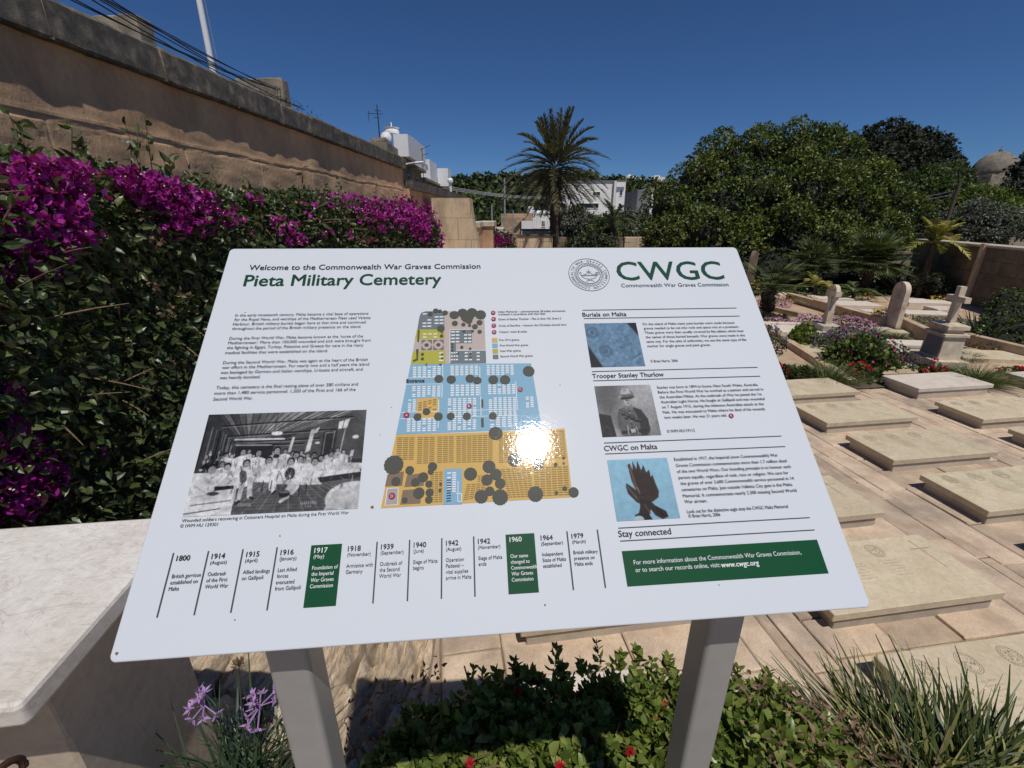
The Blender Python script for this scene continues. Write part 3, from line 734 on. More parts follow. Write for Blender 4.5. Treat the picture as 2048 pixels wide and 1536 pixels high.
# upright leafy shoots along the far rim
for k in range(260):
    sx = random.uniform(-.3, .68); sy = random.uniform(.58, .80); sz_ = bedtop(np.array([sx]), np.array([min(sy, .72)]))[0] - .045
    if sx < -.05: sz_ -= random.uniform(0, .1)
    top = np.array([random.uniform(-.03, .03), random.uniform(-.03, .03), random.uniform(.03, .085)])
    m_ = 16; tt = np.repeat(np.linspace(.2, 1, 8), 2); q = np.array([sx, sy, sz_]) + tt[:, None] * top
    aa = np.tile([0, math.pi], 8) + np.repeat(np.arange(8) * 1.3, 2); dd = np.stack([np.cos(aa), np.sin(aa), .7 + .4 * tt], 1)
    leaves2(mb, q, dd, (.036 - .014 * tt) * random.uniform(.8, 1.15), .55, .1, .05, np.clip(rng.normal(.55, .2, m_), 0, 1))
mb.build('leaves', M['ice_leaf'], t, smooth=True)
mb = MB()
for k in range(150):
    sx = random.uniform(-.45, .95); sy = random.uniform(.2, .78); sz_ = bedtop(np.array([sx]), np.array([sy]))[0]
    dv = np.array([random.uniform(-.12, .12), random.uniform(-.1, .1), random.uniform(-.01, .05)])
    tube(mb, [np.array([sx, sy, .5]), np.array([sx, sy, sz_ - .05]) + dv * .3, np.array([sx, sy, sz_ - .012]) + dv], [.003, .003, .002], 4)
for (p0, p1, p2) in [((1440, 1425), (1530, 1415), (1610, 1400)), ((1560, 1490), (1575, 1460), (1590, 1436))]:
    tube(mb, [P(*p0, 1.1), P(*p1, 1.13), P(*p2, 1.12)], [.004, .004, .002], 5)
mb.build('stems', M['twig'], t)
mbc = MB()
x = rng.uniform(-.6, 1.2, 1); 
def bud(px, py, z, r=.0135):
    c = P(px, py, z + .035); m2 = MB(); N_p = 70
    dd = sphere_pts(N_p) * np.array([1, 1, .6]) + np.array([0, -.25, .8]); leaves(m2, np.repeat(c[None], N_p, 0), dd, rng.uniform(.7, 1.1, N_p) * r, .17, 0, .2)
    o = m2.build('flower', M['redflower'], t)
for (px, py, z) in [(1309, 1446, 1.13), (1495, 1524, 1.08), (1524, 1522, 1.08), (1611, 1472, 1.06), (1120, 1532, 1.16), (1327, 1411, 1.15), (1035, 1385, 1.1), (1555, 1500, 1.08), (1420, 1490, 1.12), (1260, 1505, 1.15), (940, 1528, 1.14)]: bud(px, py, z)
x = rng.uniform(-.5, -.2, 420); y = rng.uniform(.6, 1.0, 420); pos = np.stack([x, y, .62 + .16 * rng.random(420) + .5 * np.clip(x + .5, 0, 1)], 1)
mb = MB(); leaves(mb, pos, rng.normal(size=(420, 3)) + np.array([0, 0, .5]), rng.uniform(.015, .03, 420), .5, .1, .2)
x = rng.uniform(.46, .82, 800); y = rng.uniform(.5, .84, 800); pos2 = np.stack([x, y, bedtop(x, y) + rng.uniform(-.03, .06, 800)], 1)
leaves(mb, pos2, rng.normal(size=(800, 3)) + np.array([0, 0, .5]), rng.uniform(.012, .026, 800), .5, .1, .2)
mb.build('dry_leaves', M['deadbract'], t)

# grass clump lower right
t = thing('grass_clump', (.95, .72, .5), 'large clump of strappy blue-green leaves with yellow tips at lower right', 'grass clump')
mb = MB(); Nb = 2800
c = P(1815, 1550, .95)
ang = rng.random(Nb) * 6.283; rr = np.sqrt(rng.random(Nb))
base = np.stack([c[0] + .10 + .29 * rr * np.cos(ang), c[1] - .03 + .17 * rr * np.sin(ang), .74 + .1 * rng.random(Nb)], 1)
d_ = np.stack([np.cos(ang) * rr * .62 + rng.normal(size=Nb) * .22 - .02, np.sin(ang) * rr * .6 + rng.normal(size=Nb) * .2 - .1, np.ones(Nb) * 1.0], 1)
tt = np.where(rng.random(Nb) < .2, rng.uniform(.62, 1, Nb), rng.uniform(0, .66, Nb))
blades(mb, base, d_, rng.uniform(.13, .31, Nb), rng.uniform(.007, .0125, Nb), rng.uniform(.2, .9, Nb), 6, tt, blunt=True)
mb.build('blades', M['grass'], t)
# society garlic lower left
t = thing('society_garlic', (-.36, .62, .5), 'clump of narrow leaves with lilac star flowers between pier and sign post', 'flowering plant')
mb = MB(); Nb = 170; c = P(480, 1560, .95)
base = np.stack([c[0] + rng.normal(size=Nb) * .045, c[1] + .02 + rng.normal(size=Nb) * .04, np.full(Nb, .86) + rng.random(Nb) * .06], 1)
d_ = np.stack([rng.normal(size=Nb) * .5, rng.normal(size=Nb) * .4, np.ones(Nb)], 1)
blades(mb, base, d_, rng.uniform(.14, .3, Nb), rng.uniform(.005, .008, Nb), rng.uniform(.1, .7, Nb), 5, rng.random(Nb) * np.where(rng.random(Nb) < .1, 1, .6))
mb.build('blades', M['garlic'], t)
mb = MB(); heads = [((408, 1410), 1.17, .036, 9), ((520, 1412), 1.12, .042, 12)]
stalk_from = [c[0], c[1] + .01, .88]
for (pxy, z, r, nf) in heads:
    h = P(*pxy, z); tube(mb, [np.array(stalk_from) + np.array([random.uniform(-.03, .03), 0, 0]), (np.array(stalk_from) + h) / 2 + np.array([0, 0, .05]), h - np.array([0, 0, .012])], [.0025, .0022, .0018], 5)
hh = P(477, 1330, 1.27); tube(mb, [np.array(stalk_from), (np.array(stalk_from) + hh) / 2 + np.array([.004, 0, .03]), hh], [.0024, .002, .0015], 5)
mb.build('stalks', M['garlic'], t)
for (pxy, z, r, nf) in heads:
    h = P(*pxy, z); mb = MB()
    for k in range(nf):
        dv = unit(rng.normal(size=3) + np.array([0, -.25, .35])); e = h + dv * r * random.uniform(.6, 1)
        tube(mb, [h, e], [.0012, .0016], 4)
        s_ = unit(np.cross(dv, [.3, .2, 1])); t_ = np.cross(dv, s_)
        ds = np.array([(math.cos(j * 1.047) * s_ + math.sin(j * 1.047) * t_) + dv * .35 for j in range(6)])
        leaves(mb, np.repeat(e[None], 6, 0), ds, np.full(6, .017), .38, .03, .1, np.clip(rng.normal(.6, .2, 6), 0, 1))
    mb.build('flower_head', M['lilac'], t)
mb = MB()
for k in range(40):
    dv = unit(rng.normal(size=3) + np.array([0, 0, .8])); tube(mb, [hh, hh + dv * .012, hh + dv * .015 + np.array([0, 0, .003])], [.0006, .0014, .0005], 4)
mb.build('seed_head', M['twig'], t)

# ================================================================ FLAT GRAVES on the paving
def text_mesh(txt, size, bold=0.0):
    cu = bpy.data.curves.new('tmp', 'FONT'); cu.body = txt; cu.size = size; cu.offset = bold; cu.resolution_u = 3
    cu.align_x = 'LEFT'
    return bpy.data.objects.new('tmp', cu)
def emblem(mb, c, r, z, ang):
    def ringm(r0, r1, n=40):
        V = []; 
        for k in range(n):
            a = 2 * math.pi * k / n
            V += [(c[0] + r0 * math.cos(a), c[1] + r0 * 1.12 * math.sin(a), z), (c[0] + r1 * math.cos(a), c[1] + r1 * 1.12 * math.sin(a), z)]
        mb.add(rot(np.array(V), ang, c), [(2 * k, 2 * k + 1, (2 * k + 3) % (2 * n), (2 * k + 2) % (2 * n)) for k in range(n)], random.uniform(.3, .7))
    ringm(r * .93, r); ringm(r * .68, r * .72)
    for k in range(46):
        a = random.random() * 6.28; rr = r * .6 * math.sqrt(random.random()); l = r * random.uniform(.08, .24); w = r * random.uniform(.025, .05); b_ = random.choice([0, math.pi / 2, a, a + 1.2])
        p = (c[0] + rr * math.cos(a), c[1] + rr * math.sin(a))
        mb.add(rot(np.array([(p[0] - l / 2, p[1] - w / 2, z + .0004), (p[0] + l / 2, p[1] - w / 2, z + .0004), (p[0] + l / 2, p[1] + w / 2, z + .0004), (p[0] - l / 2, p[1] + w / 2, z + .0004)]), b_, p), [(0, 1, 2, 3)], random.random())
    for k in range(26):
        a = 2 * math.pi * k / 26; p = (c[0] + r * .83 * math.cos(a), c[1] + r * .83 * 1.12 * math.sin(a)); l = r * .07; w = r * .12
        mb.add(rot(np.array([(p[0] - l / 2, p[1] - w / 2, z + .0004), (p[0] + l / 2, p[1] - w / 2, z + .0004), (p[0] + l / 2, p[1] + w / 2, z + .0004), (p[0] - l / 2, p[1] + w / 2, z + .0004)]), a, p), [(0, 1, 2, 3)], random.random())
def gravestone(u, v, label, w=1.11, d=0.515, h=0.128, mat='slab', marks=3, cross=True, tilt=0.0):
    c = G(u + w / 2, v + d / 2)
    t = thing('flat_gravestone', c, label, 'gravestone', 'flat gravestones on the paving')
    t.rotation_euler = (0, tilt, 0)
    o = G(u, v)[:2]
    mb = MB(); cbox(mb, o[0] + .035, o[0] + w - .045, o[1] + .016, o[1] + d - .03, -.02, h - .0475, .003, GA, o, tint=random.random()); mb.build('base', M['plinth'], t)
    mb = MB(); cbox(mb, o[0], o[0] + w, o[1], o[1] + d, h - .047, h, .004, GA, o, tint=random.uniform(.3, .8)); mb.build('slab', M[mat], t)
    if marks:
        mb = MB(); z = h + .0006
        for k in range(marks):
            q = G(u + w * (.15 + .225 * k), v + d * .80); emblem(mb, (q[0], q[1]), .052, z, GA)
            for ln in range(6):          # worn rows of lettering under each emblem
                L = random.uniform(.07, .14); qx = u + w * (.15 + .225 * k) - L / 2; qv = v + d * (.62 - .045 * ln)
                x_ = 0
                while x_ < L:
                    cw = random.uniform(.004, .009); a_ = G(qx + x_, qv)[:2]; hh_ = .0085
                    if random.random() > .12: mb.add(rot(boxv(a_[0], a_[0] + .0022, a_[1], a_[1] + hh_, z - .0003, z)[4:], GA, a_), [(0, 1, 2, 3)], random.random())
                    if random.random() > .4: mb.add(rot(boxv(a_[0], a_[0] + cw * .7, a_[1], a_[1] + .002, z - .0003, z + .0003)[4:], GA, a_), [(0, 1, 2, 3)], random.random())
                    x_ += cw + .004
        if cross:
            a_ = G(u + w * .88, v + d * .42)[:2]
            mb.add(rot(boxv(a_[0] - .003, a_[0] + .003, a_[1], a_[1] + .25, z - .001, z)[4:], GA, a_), [(0, 1, 2, 3)], .2)
            a2 = G(u + w * .88 - .07, v + d * .42 + .17)[:2]
            mb.add(rot(boxv(a2[0], a2[0] + .14, a2[1], a2[1] + .006, z, z + .0004)[4:], GA, a2), [(0, 1, 2, 3)], .2)
        mb.build('engraving', M['engrave'], t)
    return t
gravestone(2.0, 1.585, 'broad flat gravestone at the sign panel corner, with carved crest and cross', marks=3)
gravestone(2.0, 0.83, 'nearest flat gravestone, half hidden by the strappy grass clump at lower right', marks=3)
gravestone(2.0, 2.345, 'flat gravestone cut off on its left by the sign panel beside the green box', marks=2)
gravestone(3.87, 2.24, 'flat gravestone at the right edge in front of the middle one', marks=3)
gravestone(3.87, 2.99, 'flat gravestone in the middle of the paving, three round crests at its far end', marks=3)
gravestone(3.90, 3.77, 'flat gravestone with crests lying directly behind the middle one', marks=3)
gravestone(3.94, 4.54, 'unmarked honey coloured flat gravestone in front of the spiky green tuft', marks=0)
gravestone(3.87, 1.47, 'flat gravestone at the right edge whose dark shadow corner alone shows', marks=2)
gravestone(5.79, 4.46, 'smooth greyish white thick flat gravestone in front of the red geraniums', mat='slab_pale', marks=0, h=.15)
gravestone(5.63, 3.61, 'flat gravestone at right with faint crests, in front of the greyish white one', marks=3)
gravestone(5.63, 2.87, 'flat gravestone at the right edge of which only the far left corner shows', marks=2)
gravestone(7.60, 4.33, 'pale thick flat gravestone cut by the right edge behind the walkway', mat='slab_pale', marks=0, h=.15)
gravestone(0.30, 1.735, 'flat gravestone seen below the sign panel between its two posts', marks=0)

# ================================================================ OLDER PLOTS beyond the paving
MA = R(-8.9); ax = np.array([-math.sin(MA), math.cos(MA), 0]); bx = np.array([math.cos(MA), math.sin(MA), 0]); ez = np.array([0, 0, 1.0])
def obox(mb, c, wa, wb, z0, z1, tint=.5, mat=0, ch=.006, taper=0.0):
    """block centred at c, wa along the depth axis, wb across"""
    if taper == 0:
        cbox(mb, c[0] - wb / 2, c[0] + wb / 2, c[1] - wa / 2, c[1] + wa / 2, z0, z1, ch, MA, (c[0], c[1]), tint, mat)
    else:
        V = boxv(-wb / 2, wb / 2, -wa / 2, wa / 2, z0, z1); V[4:, :2] *= (1 - taper); V[:, 0] += c[0]; V[:, 1] += c[1]
        mb.add(rot(V, MA, (c[0], c[1])), BOXF, tint, mat)
# headstone
c = (P(1764, 655) + P(1799, 661)) / 2
t = thing('headstone', c, 'upright round-topped white headstone with engraved lines between the two crosses', 'headstone')
prof = [(-.2, 0), (.2, 0)] + [(.2 * math.cos(a), .79 + .19 * math.sin(a)) for a in np.linspace(0, math.pi, 18)]
mb = MB(); prism(mb, prof, c - ez * .02 - bx * .045, ax, ez, bx, .09); mb.build('stone', M['monument'], t)
mb = MB(); 
for k in range(13):
    L = random.uniform(.14, .3) if k not in (0, 1) else .28; zz = .80 - .03 * k - (.04 if k > 6 else 0)
    x_ = -L / 2
    while x_ < L / 2:
        cw = random.uniform(.006, .013); q = c - bx * .0465 + ax * x_ + ez * zz
        mb.add([q, q + ax * cw, q + ax * cw + ez * .012, q + ez * .012], [(3, 2, 1, 0)], random.random()); x_ += cw + .007
mb.build('inscription', M['engrave'], t)
mb = MB(); obox(mb, c, .56, .2, -.02, .05); mb.build('foot', M['kerb'], t)
# small far headstone behind the sign's edge
c = P(1502, 590); c = D(1500, 560, 14.5); c[2] = 0
t = thing('headstone', c, 'brown round-topped headstone half hidden behind the fan palm by the sign edge', 'headstone')
prof = [(-.22, 0), (.22, 0)] + [(.22 * math.cos(a), .78 + .2 * math.sin(a)) for a in np.linspace(0, math.pi, 16)]
mb = MB(); prism(mb, [(a, b * 1.25) for a, b in prof], c - bx * .05 - ez * .02, ax * .6 + bx * .5, ez, bx * .8 - ax * .3, .12); mb.build('stone', M['darkwall'], t)
# celtic cross on three steps
c = P(1646, 676)
t = thing('celtic_cross', c, 'stone wheel-head cross on a three-stepped base among pink flowers', 'cross monument')
mb = MB(); obox(mb, c, 1.0, .8, -.02, .09, .5); obox(mb, c, .74, .56, .088, .19, .6); obox(mb, c, .5, .34, .188, .30, .7); mb.build('stepped_base', M['plinth'], t)
mb = MB(); th = .11; o = c - bx * th / 2
prism(mb, [(-.085, .295), (.085, .295), (.055, .82), (-.055, .82)], o, ax, ez, bx, th)
prism(mb, [(-.05, .80), (.05, .80), (.06, 1.06), (-.06, 1.06)], o + bx * .002, ax, ez, bx, th - .004)
prism(mb, [(-.19, .865), (.19, .865), (.19, .965), (-.19, .965)], o + bx * .003, ax, ez, bx, th - .006)
n_ = 36; V = []
for k in range(n_):
    a = 2 * math.pi * k / n_
    for r_, b_ in [(.105, .018), (.165, .018), (.165, th - .018), (.105, th - .018)]: V.append(o + ax * r_ * math.cos(a) + ez * (.915 + r_ * math.sin(a)) + bx * b_)
mb.add(np.array(V), [(4 * k + j, 4 * k + (j + 1) % 4, (4 * k + 4 + (j + 1) % 4) % (4 * n_), (4 * k + 4 + j) % (4 * n_)) for k in range(n_) for j in range(4)])
mb.build('wheel_cross', M['monument'], t); t.scale = (.93, .93, .93)
# latin cross on pedestal
c = P(1866, 743); c = c + bx * .12 + ax * .16
t = thing('cross_monument', c, 'plain latin cross standing on a tall stepped pedestal with a slate plate, at right', 'cross monument')
mb = MB(); obox(mb, c, .95, .70, -.02, .045, .5); obox(mb, c, .66, .5, .044, .22, .35); mb.build('base', M['monument'], t)
mb = MB(); obox(mb, c, .46, .33, .218, .62, .6, taper=.06); mb.build('die', M['monument'], t)
mb = MB(); 
q = c - bx * .168 + ez * .26
mb.add([q - ax * .19, q + ax * .19, q + ax * .178 + ez * .33 + bx * .006, q - ax * .178 + ez * .33 + bx * .006, q - ax * .19 + bx * .02, q + ax * .19 + bx * .02, q + ax * .178 + ez * .33 + bx * .026, q - ax * .178 + ez * .33 + bx * .026], [(3, 2, 1, 0), (4, 5, 6, 7), (0, 1, 5, 4), (2, 3, 7, 6), (1, 2, 6, 5), (3, 0, 4, 7)])
M['slate'] = plain('slate', (0.16, 0.165, 0.18), .6, var=.15, scale=20); mb.build('plate', M['slate'], t)
mb = MB(); obox(mb, c, .50, .37, .618, .665, .5); obox(mb, c, .36, .25, .663, .735, .6); obox(mb, c, .46, .33, .733, .80, .5, taper=.0); obox(mb, c, .44, .31, .798, .82, .5, taper=.25); mb.build('cap', M['monument'], t)
mb = MB(); o = c - bx * .045
prism(mb, [(-.05, .815), (.05, .815), (.046, 1.42), (-.046, 1.42)], o, ax, ez, bx, .09)
prism(mb, [(-.21, 1.17), (.21, 1.17), (.21, 1.262), (-.21, 1.262)], o + bx * .002, ax, ez, bx, .086)
mb.build('cross', M['monument'], t); t.scale = (.87, .87, .87)
# small grey vase behind the cross
c = D(1934, 601, 7.3)
# kerbs
def kerb(a, b_, w, h, lab, n=None, tint0=.5, z0=0.0):
    a = P(*a, z0); b_ = P(*b_, z0); L = np.linalg.norm(b_ - a); d = (b_ - a) / L; nn = np.array([d[1], -d[0], 0]); n = n or max(1, int(L / .9))
    ang = math.atan2(d[1], d[0])
    mb = MB(); s = 0
    for k in range(n):
        l = L / n; q = a + d * (k * l)
        cbox(mb, q[0] + .004, q[0] + l - .004, q[1] - w / 2, q[1] + w / 2, -.03, h + random.uniform(-.006, .006), .01, ang, (q[0], q[1]), random.uniform(.3, .8), jit=.006)
    tag(mb.build('grave_kerb', M['kerb']), lab, 'kerb')
kerb((1702, 772), (1545, 670), .13, .10, 'long stone kerb running from the spiky tuft up to the sign edge')
kerb((1762, 655), (1575, 601), .14, .22, 'brown kerb running behind the wheel-head cross')
kerb((1868, 690), (1800, 655), .14, .22, 'short kerb between the headstone and the pedestal')
kerb((2090, 728), (1925, 686), .14, .2, 'kerb leading from the pedestal to the right edge')
kerb((2070, 741), (1742, 752), .16, .06, 'low front kerb of the plot behind the red geraniums')
kerb((1600, 634), (1525, 616), .12, .1, 'low curved kerb by the foot of the fan palm')
kerb((1598, 655), (1570, 632), .12, .06, 'short stub of path edging near the kerbed grave')
def ledger(px, py, w, d, h, lab, ang=MA, mat='slab_pale', name='flat_gravestone'):
    c = P(px, py); mb = MB()
    cbox(mb, c[0], c[0] + w, c[1], c[1] + d, -.02, h, .008, ang, (c[0], c[1]), random.uniform(.3, .8))
    tag(mb.build(name, M[mat]), lab, 'gravestone')
ledger(1628, 604, 1.0, .6, .1, 'pale flat gravestone at the back, just above the wheel-head cross arm')
ledger(1664, 617, 1.15, .7, .1, 'pale flat gravestone between wheel-head cross and headstone')
ledger(1737, 632, .6, .45, .08, 'small flat stone directly left of the headstone')
ledger(1816, 613, .75, .7, .11, 'first pale block stone to the right of the headstone top')
ledger(1864, 614, .6, .6, .1, 'second pale block stone right of the headstone, beside the latin cross arm')
ledger(1812, 632, 1.0, .5, .06, 'low flat stone behind the shrubby bed right of the headstone')
ledger(1874, 627, .5, .5, .1, 'pale stone half hidden by the spiky leaves behind the latin cross')
ledger(1560, 593, 1.3, .5, .06, 'thin flat stone at the back behind the fan palm')
ledger(1972, 693, .75, .5, .07, 'bright white flat stone near the dark shrub on the right')
ledger(1926, 722, 1.15, .55, .06, 'large cream ledger stone behind the right grass tuft', mat='slab')
ledger(1748, 694, 1.0, .4, .06, 'white ledger strip behind the purple daisies', mat='slab_pale')
ledger(1730, 668, .85, .5, .05, 'sandy ledger stone at the foot of the headstone', mat='slab')
ledger(1818, 716, .5, .3, .08, 'low wedge stone left of the pedestal base', mat='slab')
ledger(1612, 706, 1.0, .62, .035, 'sandy paving ledger behind the long kerb', mat='slab')
ledger(1765, 742, 1.3, .5, .035, 'sandy ledger in front of the round geranium bush', mat='slab')
# kerbed grave by the sign's edge
c = P(1557, 678)
t = thing('kerbed_grave', c, 'white kerbed grave with a raised corner post beside the sign edge', 'grave')
mb = MB(); o = (c[0], c[1])
for (x0, x1, y0, y1) in [(0, .75, 0, .1), (.652, .75, .102, 1.0), (0, .1, .102, 1.0), (.102, .65, .9, 1.0)]: cbox(mb, c[0] + x0, c[0] + x1, c[1] + y0, c[1] + y1, -.02, .13, .012, MA, o, .6)
mb.build('frame', M['slab_pale'], t)
mb = MB(); cbox(mb, c[0] - .02, c[0] + .14, c[1] - .02, c[1] + .14, -.02, .17, .03, MA, o, .7); mb.build('corner_post', M['slab_pale'], t)
mb = MB(); cbox(mb, c[0] + .104, c[0] + .648, c[1] + .104, c[1] + .896, -.02, .09, .01, MA, o, .5); mb.build('ledger', M['slab_pale'], t)

# ---------------------------------------------------------------- flower clumps and tufts
def clump(name, px, py, r, h, leafm, lab, cat, flowers=None, nf=0, fr=.02, n=500, ls=.045, width=.7, up=.5, z0=0.0, r2=None, fpet=5, fz=.3):
    c = P(px, py, z0); r2 = r2 or r * .8
    t = thing(name, c, lab, cat, None)
    mb = MB(); d = sphere_pts(n); d[:, 2] = np.abs(d[:, 2]); rad = 1 - np.abs(rng.normal(size=(n, 1))) * .25
    rad *= 1 + .2 * lumpy(d, 4, int(px) % 97)[:, None]
    pos = c + d * rad * np.array([r, r2, h])
    leaves(mb, pos, d * .6 + rng.normal(size=(n, 3)) * .5 + np.array([0, 0, up]), rng.uniform(.7, 1.25, n) * ls, width, .08, .15, face=d + np.array([0, -.2, .5]), facew=.5)
    mb.build('leaves', M[leafm], t)
    if flowers:
        for (fm, cnt) in (flowers if isinstance(flowers, list) else [(flowers, nf)]):
            mb = MB(); d = sphere_pts(cnt * 3); d[:, 2] = np.abs(d[:, 2]); d = d[(d[:, 1] < .5) | (d[:, 2] > .4)]; d = d[d[:, 2] > fz * random.uniform(.3, 1)][:cnt]
            for dv in d:
                q = c + dv * np.array([r, r2, h]) * random.uniform(.95, 1.15); 
                nrm = unit(dv + np.array([0, -.4, .5]) + rng.normal(size=3) * .25); s_ = unit(np.cross(nrm, [.3, .1, 1])); t_ = np.cross(nrm, s_)
                aa = np.arange(fpet) * 6.283 / fpet + random.random()
                ds = np.cos(aa)[:, None] * s_ + np.sin(aa)[:, None] * t_ + nrm * .25
                leaves(mb, np.repeat(q[None], fpet, 0), ds, np.full(fpet, fr * random.uniform(.7, 1.2)), .75, 0, .05, np.clip(rng.normal(.5, .25, fpet), 0, 1), face=np.repeat(nrm[None], fpet, 0), facew=1)
            mb.build('blossoms', M[fm], t)
    return t
def geranium(px, py, r, h, lab, heads, n=260, fm='redflower'):
    t = clump('geranium', px, py, r, h, 'hedgegreen', lab, 'geranium', None, n=n, ls=.06, width=1.0)
    for (hx_, hy_) in heads:
        c = P(px, py); dep = c[1]; q = D(hx_, hy_, dep - r * .4); mb = MB()
        N_p = 26; dd = sphere_pts(N_p); dd[:, 2] = np.abs(dd[:, 2]) * .8
        leaves(mb, q + dd * .028, dd + rng.normal(size=(N_p, 3)) * .5, np.full(N_p, .026), .9, 0, 0); 
        tube(mb, [q, np.array([q[0] * .5 + c[0] * .5, q[1], max(.03, q[2] - .12)])], [.003, .003], 4, 0, 1)
        mb.build('flower_head', [M[fm], M['twig']], t)
geranium(1725, 762, .26, .22, 'red geranium with upright flower heads beside the long kerb end', [(1705, 731), (1723, 727), (1735, 736), (1711, 746), (1740, 740)])
geranium(1872, 752, .36, .12, 'red geranium row in front of the pedestal, behind the greyish white slab', [(1870, 722), (1865, 736), (1851, 742), (1875, 747), (1890, 748), (1888, 738)], 260)
geranium(1562, 755, .22, .2, 'red geranium peeping past the sign edge', [(1567, 738), (1570, 752), (1577, 745), (1560, 732), (1572, 760)])
geranium(1600, 760, .22, .2, 'leafy geranium with one low red bloom left of the spiky tuft', [(1598, 758)], 240)
geranium(2035, 752, .3, .1, 'small red geranium at the far right edge behind the pale slab', [(1998, 740), (2040, 737), (2046, 739)], 160)
geranium(1862, 668, .2, .14, 'single red geranium on the bed left of the latin cross', [(1865, 652), (1862, 656)], 120)
geranium(2040, 702, .2, .12, 'geranium with pink red blooms on the plot at the right edge', [(2043, 700), (2046, 694)], 120)
def tuft(px, py, r, L, n, lab, m='grass', z0=0.0, w=.007):
    c = P(px, py, z0); t = thing('grass_tuft', c, lab, 'grass tuft', 'spiky grass tufts among the graves')
    mb = MB(); a = rng.random(n) * 6.283; q = np.sqrt(rng.random(n))
    base = np.stack([c[0] + q * r * .35 * np.cos(a), c[1] + q * r * .35 * np.sin(a), np.full(n, z0 + .0)], 1)
    d = np.stack([np.cos(a) * q * 1.3, np.sin(a) * q * 1.3, np.ones(n) * .9], 1) + rng.normal(size=(n, 3)) * .15
    blades(mb, base, d, rng.uniform(.6, 1.1, n) * L, w, rng.uniform(.2, .8, n), 4, np.clip(.25 + rng.random(n) * np.where(rng.random(n) < .3, .75, .5), 0, 1)); mb.build('blades', M[m], t)
tuft(1655, 764, .5, .42, 900, 'spiky green tuft behind the honey coloured flat gravestone')
tuft(1948, 767, .5, .42, 900, 'spiky green tuft at the right behind the greyish white flat gravestone')
tuft(1795, 679, .4, .2, 420, 'fine green tuft at the foot of the headstone', 'hedgegreen')
tuft(1748, 668, .25, .28, 120, 'thin iris-like tuft beside the purple daisies', 'olive', w=.014)
tuft(1935, 718, .35, .2, 360, 'soft green tuft right of the pedestal', 'hedgegreen')
clump('daisy_bush', 1662, 699, .34, .30, 'hedgegreen', 'dark purple daisy bush in front of the wheel-head cross steps', 'daisy bush', [('purpleflower', 90)], n=420, fr=.032)
clump('daisy_bush', 1702, 692, .5, .34, 'hedgegreen', 'widest purple daisy bush between wheel-head cross and headstone', 'daisy bush', [('purpleflower', 150), ('magentaflower', 14)], n=560, fr=.034)
clump('daisy_bush', 1752, 712, .46, .28, 'hedgegreen', 'purple and white daisy bush left of the pedestal', 'daisy bush', [('purpleflower', 70), ('whiteflower', 26), ('magentaflower', 22)], n=480, fr=.034)
clump('daisy_bush', 1535, 705, .3, .42, 'hedgegreen', 'dark purple flower bush half covered by the sign edge', 'daisy bush', [('purpleflower', 50), ('magentaflower', 8)], n=420, fr=.04)
clump('daisy_bush', 1770, 735, .34, .2, 'hedgegreen', 'low dark leafy bush with pink dots beside the round geranium bush', 'daisy bush', [('magentaflower', 16)], n=380, fr=.03)
clump('leafy_bush', 1605, 687, .28, .3, 'bright', 'yellowish green round-leaved bush by the kerbed grave', 'bush', n=420, ls=.07, width=1.0)
clump('leafy_bush', 1712, 735, .5, .48, 'midgreen', 'big round green geranium bush with reddish leaves behind the red geranium', 'bush', [('magentaflower', 10)], n=1100, ls=.07, width=1.0, fr=.03)
clump('pink_daisies', 1690, 652, .55, .18, 'hedgegreen', 'pale pink flower cushion right of the wheel-head cross', 'flower cushion', [('pinkflower', 240)], n=260, fr=.03)
clump('pink_daisies', 1612, 655, .3, .26, 'hedgegreen', 'pink flowers left behind the wheel-head cross base', 'flower cushion', [('pinkflower', 110)], n=160, fr=.034)
clump('pink_daisies', 1552, 652, .38, .16, 'hedgegreen', 'pale pink flowers beside the sign edge above the kerbed grave', 'flower cushion', [('pinkflower', 150)], n=300, fr=.028)
clump('pink_daisies', 1545, 612, .45, .2, 'hedgegreen', 'pinkish lilac flowers behind the fan palm trunk', 'flower cushion', [('pinkflower', 110)], n=260, fr=.034)
clump('marigolds', 1762, 636, .3, .2, 'hedgegreen', 'orange yellow marigolds just left of the headstone', 'marigolds', [('yellowflower', 60)], n=200, fr=.04)
clump('marigolds', 1598, 604, .5, .18, 'hedgegreen', 'yellow flowers at the start of the brown kerb', 'marigolds', [('yellowflower', 40)], n=220, fr=.035)
clump('marigolds', 1712, 598, .5, .2, 'hedgegreen', 'yellow flowers at the back between the two flat gravestones', 'marigolds', [('yellowflower', 44)], n=200, fr=.045)
clump('marigolds', 1892, 602, .4, .16, 'hedgegreen', 'yellow flowers at the back left of the latin cross', 'marigolds', [('yellowflower', 26)], n=160, fr=.04)
clump('marigolds', 1515, 590, .25, .5, 'hedgegreen', 'single yellow bloom cluster under the fan palm leaves', 'marigolds', [('yellowflower', 24)], n=80, fr=.045)
clump('leafy_bush', 1700, 640, .75, .14, 'hedgegreen', 'creeping green cover along the brown kerb', 'bush', [('yellowflower', 12)], n=360, r2=.4, fr=.025)
clump('leafy_bush', 1838, 655, .75, .22, 'hedgegreen', 'low green mat with white dots right of the headstone', 'bush', [('whiteflower', 14)], n=900, fr=.02, ls=.035)
clump('leafy_bush', 1945, 678, .6, .3, 'midgreen', 'grey green bush with white blooms right of the latin cross', 'bush', [('whiteflower', 26)], n=700, fr=.026, ls=.04)
clump('leafy_bush', 2005, 700, .5, .12, 'hedgegreen', 'low creeping plant with yellow dots near the right edge', 'bush', [('yellowflower', 10)], n=360, fr=.022, ls=.04)
clump('leafy_bush', 1530, 640, .4, .16, 'cypress', 'dark green plants ringed around the fan palm foot', 'bush', n=360, ls=.06)
